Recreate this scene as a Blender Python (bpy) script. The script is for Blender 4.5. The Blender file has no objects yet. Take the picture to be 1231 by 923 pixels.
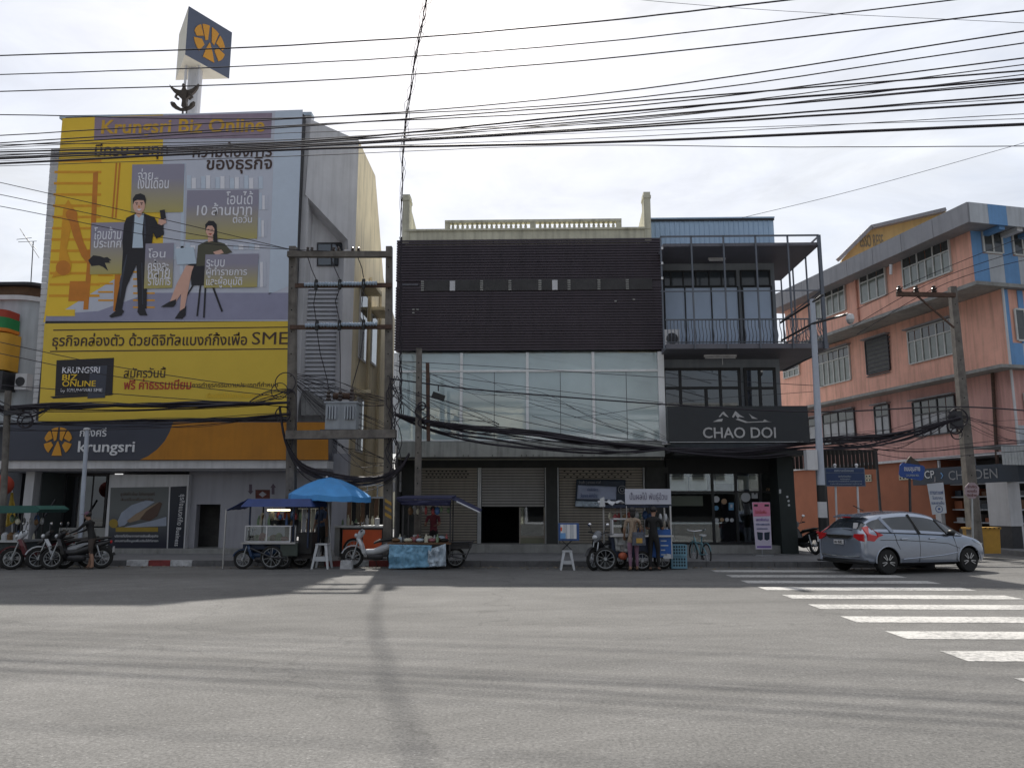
import bpy, bmesh, math, random
from mathutils import Vector, Matrix
rad = math.radians
random.seed(11)
sc = bpy.context.scene
COL = sc.collection
# ------------------------------------------------------------------ camera
CAM = Vector((0.0, 0.0, 1.62)); PITCH = rad(9.11); YAW = rad(1.6); FPX = 923.25
cd = bpy.data.cameras.new('camera'); cam = bpy.data.objects.new('camera', cd); COL.objects.link(cam)
cd.sensor_width = 36.0; cd.lens = FPX / 1231 * 36; cd.clip_start = 0.1; cd.clip_end = 2000
cam.location = CAM; cam.rotation_euler = (math.pi / 2 + PITCH, 0, YAW)
sc.camera = cam
# ------------------------------------------------------------------ sky and sun
SUN_AZ = rad(8.6); SUN_EL = rad(52)
w = bpy.data.worlds.new('World'); sc.world = w; w.use_nodes = True
nt = w.node_tree; nt.nodes.clear()
out = nt.nodes.new('ShaderNodeOutputWorld'); bg = nt.nodes.new('ShaderNodeBackground')
sky = nt.nodes.new('ShaderNodeTexSky'); sky.sky_type = 'NISHITA'; sky.sun_disc = False
sky.sun_elevation = SUN_EL; sky.sun_rotation = -SUN_AZ; sky.dust_density = 3.0; sky.air_density = 1.0
tc = nt.nodes.new('ShaderNodeTexCoord'); mp = nt.nodes.new('ShaderNodeMapping'); mp.inputs['Scale'].default_value = (1.0, 1.0, 2.6)
nz = nt.nodes.new('ShaderNodeTexNoise'); nz.inputs['Scale'].default_value = 2.6; nz.inputs['Detail'].default_value = 6; nz.inputs['Roughness'].default_value = 0.62; nz.inputs['Distortion'].default_value = 0.5
cr = nt.nodes.new('ShaderNodeValToRGB'); cr.color_ramp.elements[0].position = 0.36; cr.color_ramp.elements[0].color = (0.5, 0.5, 0.5, 1); cr.color_ramp.elements[1].position = 0.66; cr.color_ramp.elements[1].color = (0.95, 0.95, 0.95, 1)
cl = nt.nodes.new('ShaderNodeRGB'); cl.outputs[0].default_value = (6.5, 6.7, 7.05, 1)
mx = nt.nodes.new('ShaderNodeMix'); mx.data_type = 'RGBA'
L = nt.links.new
L(tc.outputs['Generated'], mp.inputs[0]); L(mp.outputs[0], nz.inputs['Vector']); L(nz.outputs['Fac'], cr.inputs[0]); L(cr.outputs[0], mx.inputs[0])
# thin cloud scatters forward: brightest round the sun, dimmer with the sun at one's back
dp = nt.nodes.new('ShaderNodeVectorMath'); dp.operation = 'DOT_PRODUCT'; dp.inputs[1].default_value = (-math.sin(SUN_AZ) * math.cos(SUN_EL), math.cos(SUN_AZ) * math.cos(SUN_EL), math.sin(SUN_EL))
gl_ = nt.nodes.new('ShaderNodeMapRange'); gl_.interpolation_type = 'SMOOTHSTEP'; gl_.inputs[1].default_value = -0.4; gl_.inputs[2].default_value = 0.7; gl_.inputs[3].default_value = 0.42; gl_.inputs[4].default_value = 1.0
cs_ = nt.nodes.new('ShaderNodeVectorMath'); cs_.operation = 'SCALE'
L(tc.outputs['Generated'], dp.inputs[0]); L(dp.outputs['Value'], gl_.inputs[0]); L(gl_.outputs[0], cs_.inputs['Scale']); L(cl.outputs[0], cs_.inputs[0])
nz2_ = nt.nodes.new('ShaderNodeTexNoise'); nz2_.inputs['Scale'].default_value = 5.5; nz2_.inputs['Detail'].default_value = 7; nz2_.inputs['Roughness'].default_value = 0.6; nz2_.inputs['Distortion'].default_value = 0.8
mq = nt.nodes.new('ShaderNodeMapRange'); mq.inputs[1].default_value = 0.35; mq.inputs[2].default_value = 0.68; mq.inputs[3].default_value = 0.87; mq.inputs[4].default_value = 1.08
ml = nt.nodes.new('ShaderNodeMath'); ml.operation = 'MULTIPLY'
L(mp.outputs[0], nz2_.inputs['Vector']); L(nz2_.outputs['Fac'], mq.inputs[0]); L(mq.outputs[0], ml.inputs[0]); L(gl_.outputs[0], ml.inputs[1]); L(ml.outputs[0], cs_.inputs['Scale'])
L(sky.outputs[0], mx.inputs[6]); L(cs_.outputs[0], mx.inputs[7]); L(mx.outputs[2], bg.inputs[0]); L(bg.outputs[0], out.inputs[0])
bg.inputs[1].default_value = 0.125
sd = bpy.data.lights.new('sun', 'SUN'); sd.energy = 5.0; sd.angle = rad(1.0); sd.color = (1.0, 0.95, 0.87)
sun = bpy.data.objects.new('sun', sd); COL.objects.link(sun)
SUNV = Vector((-math.sin(SUN_AZ) * math.cos(SUN_EL), math.cos(SUN_AZ) * math.cos(SUN_EL), math.sin(SUN_EL)))
sun.rotation_euler = SUNV.to_track_quat('Z', 'Y').to_euler(); sun.location = (0, 0, 40)
vs = sc.view_settings; vs.view_transform = 'Standard'; vs.look = 'None'; vs.gamma = 1; vs.use_curve_mapping = False; vs.exposure = 0.18
sc.cycles.max_bounces = 6; sc.cycles.diffuse_bounces = 3; sc.cycles.glossy_bounces = 3; sc.cycles.transparent_max_bounces = 8; sc.cycles.caustics_reflective = False; sc.cycles.caustics_refractive = False
sc.cycles.use_denoising = True
# ------------------------------------------------------------------ measuring: a pixel of the photograph to a point on a real plane
_R = Matrix.Rotation(YAW, 3, 'Z') @ Matrix.Rotation(math.pi / 2 + PITCH, 3, 'X')
def ray(px, py): return _R @ Vector(((px - 615.5) / FPX, -(py - 461.5) / FPX, -1.0))
def at(px, py, Y):
    d = ray(px, py); return CAM + d * ((Y - CAM.y) / d.y)
def gnd(px, py, z=0.0):
    d = ray(px, py); return CAM + d * ((z - CAM.z) / d.z)
def fr(px0, px1, py0, py1, Y):
    my, mx_ = (py0 + py1) / 2, (px0 + px1) / 2
    return at(px0, my, Y).x, at(px1, my, Y).x, at(mx_, py1, Y).z, at(mx_, py0, Y).z
# ------------------------------------------------------------------ materials
MATS = {}
def mat(name, col, rough=0.7, metal=0.0, var=0.12, scale=2.5, bump=0.0, bscale=60.0, streak=0.0, spec=0.5, coat=0.0):
    """A procedural surface: base colour varied by two sizes of noise (wear and dirt), optional rain streaks and fine relief."""
    if name in MATS: return MATS[name]
    m = bpy.data.materials.new(name); m.use_nodes = True; t = m.node_tree; n = t.nodes; l = t.links.new
    b = n['Principled BSDF']; b.inputs['Roughness'].default_value = rough; b.inputs['Metallic'].default_value = metal
    b.inputs['Specular IOR Level'].default_value = spec
    if coat: b.inputs['Coat Weight'].default_value = coat; b.inputs['Coat Roughness'].default_value = 0.05
    g = n.new('ShaderNodeNewGeometry')
    a = n.new('ShaderNodeTexNoise'); a.inputs['Scale'].default_value = scale; a.inputs['Detail'].default_value = 4; a.inputs['Roughness'].default_value = 0.65
    l(g.outputs['Position'], a.inputs['Vector'])
    mr = n.new('ShaderNodeMapRange'); mr.inputs[1].default_value = 0.3; mr.inputs[2].default_value = 0.7; mr.inputs[3].default_value = 1 - var; mr.inputs[4].default_value = 1 + var * 0.7
    l(a.outputs['Fac'], mr.inputs[0]); fac = mr.outputs[0]
    if streak:
        mpp = n.new('ShaderNodeMapping'); mpp.inputs['Scale'].default_value = (5, 5, 0.35); l(g.outputs['Position'], mpp.inputs[0])
        s = n.new('ShaderNodeTexNoise'); s.inputs['Scale'].default_value = 1.3; s.inputs['Detail'].default_value = 3; l(mpp.outputs[0], s.inputs['Vector'])
        r2 = n.new('ShaderNodeMapRange'); r2.inputs[1].default_value = 0.45; r2.inputs[2].default_value = 0.75; r2.inputs[3].default_value = 1.0; r2.inputs[4].default_value = 1 - streak
        l(s.outputs['Fac'], r2.inputs[0]); mm = n.new('ShaderNodeMath'); mm.operation = 'MULTIPLY'; l(fac, mm.inputs[0]); l(r2.outputs[0], mm.inputs[1]); fac = mm.outputs[0]
    vm = n.new('ShaderNodeVectorMath'); vm.operation = 'SCALE'; vm.inputs[0].default_value = col[:3]; l(fac, vm.inputs['Scale'])
    l(vm.outputs[0], b.inputs['Base Color'])
    if bump:
        nb = n.new('ShaderNodeTexNoise'); nb.inputs['Scale'].default_value = bscale; nb.inputs['Detail'].default_value = 2; l(g.outputs['Position'], nb.inputs['Vector'])
        bu = n.new('ShaderNodeBump'); bu.inputs['Strength'].default_value = bump; bu.inputs['Distance'].default_value = 0.02; l(nb.outputs['Fac'], bu.inputs['Height']); l(bu.outputs[0], b.inputs['Normal'])
    MATS[name] = m; return m
def mat_glass(name, tint, trans=0.6, gloss=(0.9, 0.95, 1.0), f0=0.18, rough=0.02):
    """Window glass: part tinted see-through, part mirror, more mirror at grazing angles."""
    m = bpy.data.materials.new(name); m.use_nodes = True; t = m.node_tree; n = t.nodes; l = t.links.new; n.clear()
    o = n.new('ShaderNodeOutputMaterial'); mixs = n.new('ShaderNodeMixShader'); tr = n.new('ShaderNodeBsdfTransparent'); gl = n.new('ShaderNodeBsdfGlossy'); lw = n.new('ShaderNodeLayerWeight')
    tr.inputs[0].default_value = (*[c * trans for c in tint], 1); gl.inputs[0].default_value = (*gloss, 1); gl.inputs['Roughness'].default_value = rough
    lw.inputs[0].default_value = 0.35; mr = n.new('ShaderNodeMapRange'); mr.inputs[3].default_value = f0; mr.inputs[4].default_value = 0.85
    l(lw.outputs['Fresnel'], mr.inputs[0]); l(mr.outputs[0], mixs.inputs[0]); l(tr.outputs[0], mixs.inputs[1]); l(gl.outputs[0], mixs.inputs[2]); l(mixs.outputs[0], o.inputs[0])
    MATS[name] = m; return m
def mat_film(name, film, share, tint, gloss=0.08):
    """Glass with a milky film: part pale and matt, part see-through, a little mirror."""
    m = bpy.data.materials.new(name); m.use_nodes = True; t = m.node_tree; n = t.nodes; l = t.links.new; n.clear()
    o = n.new('ShaderNodeOutputMaterial'); a = n.new('ShaderNodeMixShader'); b = n.new('ShaderNodeMixShader'); tr = n.new('ShaderNodeBsdfTransparent'); df = n.new('ShaderNodeBsdfDiffuse'); gl = n.new('ShaderNodeBsdfGlossy')
    tr.inputs[0].default_value = (*tint, 1); gl.inputs['Roughness'].default_value = 0.03; a.inputs[0].default_value = share; b.inputs[0].default_value = gloss
    g = n.new('ShaderNodeNewGeometry'); k = n.new('ShaderNodeTexNoise'); k.inputs['Scale'].default_value = 0.7; k.inputs['Detail'].default_value = 4; l(g.outputs['Position'], k.inputs['Vector'])
    mr = n.new('ShaderNodeMapRange'); mr.inputs[1].default_value = 0.3; mr.inputs[2].default_value = 0.7; mr.inputs[3].default_value = 0.82; mr.inputs[4].default_value = 1.08; l(k.outputs['Fac'], mr.inputs[0])
    vm = n.new('ShaderNodeVectorMath'); vm.operation = 'SCALE'; vm.inputs[0].default_value = film; l(mr.outputs[0], vm.inputs['Scale']); l(vm.outputs[0], df.inputs[0])
    l(tr.outputs[0], a.inputs[1]); l(df.outputs[0], a.inputs[2]); l(a.outputs[0], b.inputs[1]); l(gl.outputs[0], b.inputs[2]); l(b.outputs[0], o.inputs[0]); MATS[name] = m; return m
def mat_print(name, c0, c1, axis='Z', lo=0.0, hi=1.0):
    """Flat print whose ink runs from one colour to another along one axis of the sheet."""
    m = bpy.data.materials.new(name); m.use_nodes = True; t = m.node_tree; n = t.nodes; l = t.links.new
    b = n['Principled BSDF']; b.inputs['Roughness'].default_value = 0.55
    g = n.new('ShaderNodeNewGeometry'); s = n.new('ShaderNodeSeparateXYZ'); l(g.outputs['Position'], s.inputs[0])
    mr = n.new('ShaderNodeMapRange'); mr.inputs[1].default_value = lo; mr.inputs[2].default_value = hi; l(s.outputs[axis], mr.inputs[0])
    r = n.new('ShaderNodeMix'); r.data_type = 'RGBA'; r.inputs[6].default_value = (*c0, 1); r.inputs[7].default_value = (*c1, 1); l(mr.outputs[0], r.inputs[0]); l(r.outputs[2], b.inputs['Base Color'])
    MATS[name] = m; return m
def mat_emit(name, col, s):
    m = bpy.data.materials.new(name); m.use_nodes = True; b = m.node_tree.nodes['Principled BSDF']
    b.inputs['Base Color'].default_value = (*col, 1); b.inputs['Emission Color'].default_value = (*col, 1); b.inputs['Emission Strength'].default_value = s
    MATS[name] = m; return m
def srgb(r, g, b, k=1.0):
    return tuple(k * (((c / 255) / 12.92) if c <= 10 else (((c / 255) + 0.055) / 1.055) ** 2.4) for c in (r, g, b))
# ------------------------------------------------------------------ mesh building
ORG = {}
class MB:
    def __init__(s): s.v = []; s.f = []; s.mi = []; s.cur = 0
    def _add(s, vs, fs):
        k = len(s.v); s.v += [tuple(p) for p in vs]; s.f += [tuple(i + k for i in q) for q in fs]; s.mi += [s.cur] * len(fs); return s
    def box(s, x0, x1, y0, y1, z0, z1):
        x0, x1 = sorted((x0, x1)); y0, y1 = sorted((y0, y1)); z0, z1 = sorted((z0, z1))
        return s._add([(x0, y0, z0), (x1, y0, z0), (x1, y1, z0), (x0, y1, z0), (x0, y0, z1), (x1, y0, z1), (x1, y1, z1), (x0, y1, z1)],
                      [(0, 3, 2, 1), (4, 5, 6, 7), (0, 1, 5, 4), (1, 2, 6, 5), (2, 3, 7, 6), (3, 0, 4, 7)])
    def cbox(s, c, sx, sy, sz): return s.box(c[0] - sx / 2, c[0] + sx / 2, c[1] - sy / 2, c[1] + sy / 2, c[2] - sz / 2, c[2] + sz / 2)
    def prism(s, pts, ext):
        n = len(pts); e = Vector(ext); a = [Vector(p) for p in pts]; b = [p + e for p in a]
        return s._add(a + b, [tuple(range(n - 1, -1, -1)), tuple(range(n, 2 * n))] + [(i, (i + 1) % n, n + (i + 1) % n, n + i) for i in range(n)])
    def poly(s, pts): return s._add(pts, [tuple(range(len(pts)))])
    def tube(s, pts, r, n=6, caps=True):
        P = [Vector(p) for p in pts]; rs = r if isinstance(r, (list, tuple)) else [r] * len(P); vs, fs = [], []
        up0 = None
        for i, p in enumerate(P):
            d = (P[min(i + 1, len(P) - 1)] - P[max(i - 1, 0)])
            d = d.normalized() if d.length > 1e-9 else Vector((0, 0, 1))
            if up0 is None: up0 = d.orthogonal().normalized()
            u = up0 - d * up0.dot(d); u = u.normalized() if u.length > 1e-6 else d.orthogonal().normalized(); up0 = u; q = d.cross(u)
            for j in range(n):
                a = 2 * math.pi * j / n; vs.append(p + (u * math.cos(a) + q * math.sin(a)) * rs[i])
        for i in range(len(P) - 1):
            for j in range(n): fs.append((i * n + j, i * n + (j + 1) % n, (i + 1) * n + (j + 1) % n, (i + 1) * n + j))
        if caps: fs += [tuple(range(n - 1, -1, -1)), tuple(range((len(P) - 1) * n, len(P) * n))]
        return s._add(vs, fs)
    def bar(s, a, b, w, h=None):
        a, b = Vector(a), Vector(b); h = h or w; d = (b - a).normalized(); ref = Vector((0, 0, 1)) if abs(d.z) < 0.95 else Vector((0, 1, 0))
        u = d.cross(ref).normalized() * (w / 2); q = u.cross(d).normalized() * (h / 2)
        return s.prism([a - u - q, a + u - q, a + u + q, a - u + q], b - a)
    def lathe(s, prof, c=(0, 0, 0), axis='Z', n=16):
        vs, fs = [], []; c = Vector(c)
        for r, z in prof:
            for j in range(n):
                a = 2 * math.pi * j / n; x, y = r * math.cos(a), r * math.sin(a)
                p = {'Z': (x, y, z), 'Y': (x, z, y), 'X': (z, x, y)}[axis]; vs.append(c + Vector(p))
        for i in range(len(prof) - 1):
            for j in range(n): fs.append((i * n + j, i * n + (j + 1) % n, (i + 1) * n + (j + 1) % n, (i + 1) * n + j))
        if prof[0][0] > 1e-6: fs.append(tuple(range(n - 1, -1, -1)))
        if prof[-1][0] > 1e-6: fs.append(tuple(range((len(prof) - 1) * n, len(prof) * n)))
        return s._add(vs, fs)
    def ring(s, c, R, r, axis='Y', n=24, m=8, a0=0.0, a1=2 * math.pi):
        full = abs(a1 - a0 - 2 * math.pi) < 1e-6; pts = []
        for i in range(n + (0 if full else 1)):
            a = a0 + (a1 - a0) * i / n; x, y = R * math.cos(a), R * math.sin(a)
            pts.append(Vector(c) + Vector({'Y': (x, 0, y), 'X': (0, x, y), 'Z': (x, y, 0)}[axis]))
        if not full: return s.tube(pts, r, m)
        vs, fs = [], []; ax = Vector({'Y': (0, 1, 0), 'X': (1, 0, 0), 'Z': (0, 0, 1)}[axis])
        for p in pts:
            d = (p - Vector(c)).normalized()
            for j in range(m):
                b = 2 * math.pi * j / m; vs.append(p + (d * math.cos(b) + ax * math.sin(b)) * r)
        for i in range(n):
            for j in range(m): fs.append((i * m + j, i * m + (j + 1) % m, ((i + 1) % n) * m + (j + 1) % m, ((i + 1) % n) * m + j))
        return s._add(vs, fs)
    def ball(s, c, rx, ry=None, rz=None, n=12, m=8):
        ry = ry or rx; rz = rz or rx; vs, fs = [], []
        for i in range(m + 1):
            t = math.pi * i / m
            for j in range(n):
                a = 2 * math.pi * j / n; vs.append((c[0] + rx * math.sin(t) * math.cos(a), c[1] + ry * math.sin(t) * math.sin(a), c[2] + rz * math.cos(t)))
        for i in range(m):
            for j in range(n): fs.append((i * n + j, (i + 1) * n + j, (i + 1) * n + (j + 1) % n, i * n + (j + 1) % n))
        return s._add(vs, fs)
    def mesh(s, name, off=(0, 0, 0), smooth=False, weld=True):
        me = bpy.data.meshes.new(name); o = Vector(off)
        me.from_pydata([tuple(Vector(p) - o) for p in s.v], [], s.f)
        for i, p in enumerate(me.polygons): p.material_index = s.mi[i]
        bm = bmesh.new(); bm.from_mesh(me)
        if weld: bmesh.ops.remove_doubles(bm, verts=bm.verts, dist=1e-5)
        bmesh.ops.recalc_face_normals(bm, faces=bm.faces); bm.to_mesh(me); bm.free()
        if smooth:
            for p in me.polygons: p.use_smooth = True
            try: me.set_sharp_from_angle(angle=rad(40))
            except Exception: pass
        return me
    def build(s, name, m, parent=None, smooth=False):
        off = ORG.get(parent.name, (0, 0, 0)) if parent else (0, 0, 0)
        return link(name, s.mesh(name, off, smooth), m, parent)
def link(name, me, m, parent=None, loc=None):
    o = bpy.data.objects.new(name, me); COL.objects.link(o)
    if m is not None and not me.materials:
        for q in (m if isinstance(m, (list, tuple)) else [m]): me.materials.append(q)
    if parent: o.parent = parent; ORG[o.name] = ORG.get(parent.name, (0, 0, 0))
    if loc is not None: o.location = Vector(loc) - Vector(ORG.get(parent.name, (0, 0, 0)) if parent else (0, 0, 0))
    return o
def tag(o, label=None, cat=None, group=None, kind=None):
    if label: o['label'] = label
    if cat: o['category'] = cat
    if group: o['group'] = group
    if kind: o['kind'] = kind
    return o
def thing(name, label, cat, loc=(0, 0, 0), rz=0.0, group=None, world=False):
    """An Empty at the thing's base. world=True: its parts are given in world coordinates; else in its own."""
    o = bpy.data.objects.new(name, None); COL.objects.link(o); o.location = loc; o.rotation_euler = (0, 0, rz); o.empty_display_size = 0.2
    if world: ORG[o.name] = tuple(loc)
    return tag(o, label, cat, group)
def box(name, m, parent, x0, x1, y0, y1, z0, z1): return MB().box(x0, x1, y0, y1, z0, z1).build(name, m, parent)
def kids(o): return [c for c in bpy.data.objects if c.parent is o]
def copy_tree(o, parent=None):
    c = o.copy(); COL.objects.link(c)
    if parent: c.parent = parent
    for ch in list(o.children): copy_tree(ch, c)
    return c
UNIT = {}
def pieces(name, m, parent, specs):
    """Alike pieces in one loop: each an object of its own, boxes of one shared mesh when sizes agree. specs: (x0,x1,y0,y1,z0,z1)."""
    r = []
    for (x0, x1, y0, y1, z0, z1) in specs:
        key = (m.name, round(x1 - x0, 3), round(y1 - y0, 3), round(z1 - z0, 3))
        if key not in UNIT:
            a, b, c = [k / 2 for k in (x1 - x0, y1 - y0, z1 - z0)]; UNIT[key] = MB().box(-a, a, -b, b, -c, c).mesh(name)
        r.append(link(name, UNIT[key], m, parent, ((x0 + x1) / 2, (y0 + y1) / 2, (z0 + z1) / 2)))
    return r
def text(s, m, parent, x0, x1, z0, z1, y, name='lettering', bold=0.0, depth=0.004, fit=True, rot=None, align='C'):
    """Writing laid flat on a plane that faces the street (or, with rot, on any plane); fitted to the given rectangle."""
    cu = bpy.data.curves.new(name, 'FONT'); cu.body = s; cu.extrude = depth; cu.offset = bold; cu.resolution_u = 3
    o = bpy.data.objects.new(name, cu); COL.objects.link(o); bpy.context.view_layer.update()
    me = bpy.data.meshes.new_from_object(o.evaluated_get(bpy.context.evaluated_depsgraph_get())); bpy.data.objects.remove(o)
    if not me.vertices: return None
    xs = [v.co.x for v in me.vertices]; ys = [v.co.y for v in me.vertices]
    a, b, c, d = min(xs), max(xs), min(ys), max(ys); sx = (x1 - x0) / (b - a); sz = (z1 - z0) / (d - c)
    if not fit: sx = sz = min(sx, sz)
    off = Vector(ORG.get(parent.name, (0, 0, 0))) if (parent and rot is None) else Vector((0, 0, 0))
    ux = (x0 + x1) / 2
    for v in me.vertices:
        p = Vector((ux + (v.co.x - (a + b) / 2) * sx, y - v.co.z, z0 + (v.co.y - c) * sz))
        v.co = (rot @ p) if rot is not None else p - off
    me.materials.clear()
    if z1 - z0 < 0.2: return link(name, me, m, parent)
    # large writing: one object per letter (marks above and below stay with their letter)
    nv = len(me.vertices); root_ = list(range(nv))
    def find(i):
        while root_[i] != i: root_[i] = root_[root_[i]]; i = root_[i]
        return i
    for e in me.edges:
        a_, b_ = find(e.vertices[0]), find(e.vertices[1])
        if a_ != b_: root_[a_] = b_
    span = {}
    for i in range(nv): r_ = find(i); q_ = xs[i]; t_ = span.get(r_, (q_, q_)); span[r_] = (min(t_[0], q_), max(t_[1], q_))
    groups = []
    for r_, (lo, hi) in sorted(span.items(), key=lambda kv: kv[1][0]):
        if groups and lo < groups[-1][1] - 0.02: groups[-1][1] = max(groups[-1][1], hi); groups[-1][2].add(r_)
        else: groups.append([lo, hi, {r_}])
    last = None
    for lo, hi, rs_ in groups:
        idx = [i for i in range(nv) if find(i) in rs_]; mp_ = {j: k for k, j in enumerate(idx)}
        fs_ = [tuple(mp_[j] for j in p.vertices) for p in me.polygons if p.vertices[0] in mp_]
        n_ = bpy.data.meshes.new('letter'); n_.from_pydata([tuple(me.vertices[j].co) for j in idx], [], fs_); last = link('letter', n_, m, parent)
    bpy.data.meshes.remove(me)
    return last
def ptext(s, m, parent, px0, px1, py0, py1, Y, **k):
    x0, x1, z0, z1 = fr(px0, px1, py0, py1, Y); return text(s, m, parent, x0, x1, z0, z1, Y, **k)
def sheet(name, m, parent, pts, Y, t=0.003):
    """Flat print: an outline given in photograph pixels, laid as a thin sheet on the plane Y."""
    return MB().prism([at(px, py, Y) for px, py in pts], (0, t, 0)).build(name, m, parent)
def rect(px0, px1, py0, py1): return [(px0, py0), (px1, py0), (px1, py1), (px0, py1)]
def disc(cx, cy, r, n=20, ry=None, a0=0, a1=360): return [(cx + r * math.cos(rad(a0 + (a1 - a0) * i / n)), cy - (ry or r) * math.sin(rad(a0 + (a1 - a0) * i / n))) for i in range(n + (0 if a1 - a0 == 360 else 1))]
def wire_pts(a, b, sag, n=18):
    a, b = Vector(a), Vector(b); return [a.lerp(b, i / n) + Vector((0, 0, -4 * sag * (i / n) * (1 - i / n))) for i in range(n + 1)]
# ------------------------------------------------------------------ shared materials
M_conc = mat('concrete', (0.30, 0.30, 0.29), 0.85, var=0.25, scale=1.6, bump=0.3, streak=0.25)
M_concd = mat('concrete_dark', (0.13, 0.13, 0.13), 0.85, var=0.3, scale=2, bump=0.3)
M_pole = mat('concrete_pole', (0.17, 0.155, 0.14), 0.9, var=0.35, scale=4, bump=0.4, streak=0.3)
M_white = mat('white_paint', (0.62, 0.62, 0.64), 0.6, var=0.1, scale=1.5, streak=0.18)
M_cream = mat('cream_render', (0.82, 0.72, 0.52), 0.8, var=0.12, scale=0.8, streak=0.3, bump=0.1)
M_creamp = mat('pale_cream_render', (0.60, 0.58, 0.46), 0.8, var=0.18, scale=1.2, streak=0.35)
M_grey = mat('grey_render', (0.60, 0.60, 0.63), 0.8, var=0.1, scale=0.9, streak=0.18)
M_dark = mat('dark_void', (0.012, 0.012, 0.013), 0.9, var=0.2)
M_black = mat('black_rubber', (0.015, 0.015, 0.016), 0.6, var=0.2)
M_wire = mat('cable_black', (0.018, 0.014, 0.022), 0.6, var=0.1)
M_steel = mat('galvanised_steel', (0.42, 0.44, 0.46), 0.45, metal=0.6, var=0.15, scale=6)
M_dsteel = mat('dark_steel', (0.05, 0.05, 0.055), 0.45, metal=0.5, var=0.2, scale=8)
M_rust = mat('rusty_steel', (0.10, 0.06, 0.045), 0.8, metal=0.2, var=0.4, scale=9)
M_wood = mat('brown_wood', (0.14, 0.075, 0.04), 0.7, var=0.3, scale=7)
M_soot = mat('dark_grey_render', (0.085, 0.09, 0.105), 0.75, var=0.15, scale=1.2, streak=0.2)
M_glassd = mat_glass('dark_window_glass', (0.55, 0.62, 0.66), 0.35, f0=0.12)
M_glass = mat_glass('shop_glass', (0.9, 0.95, 0.95), 0.9, f0=0.06)
M_red = mat('red_paint', (0.20, 0.035, 0.035), 0.7, var=0.35, scale=5)
M_kw = mat('worn_white_paint', (0.50, 0.51, 0.53), 0.7, var=0.4, scale=6)
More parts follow.
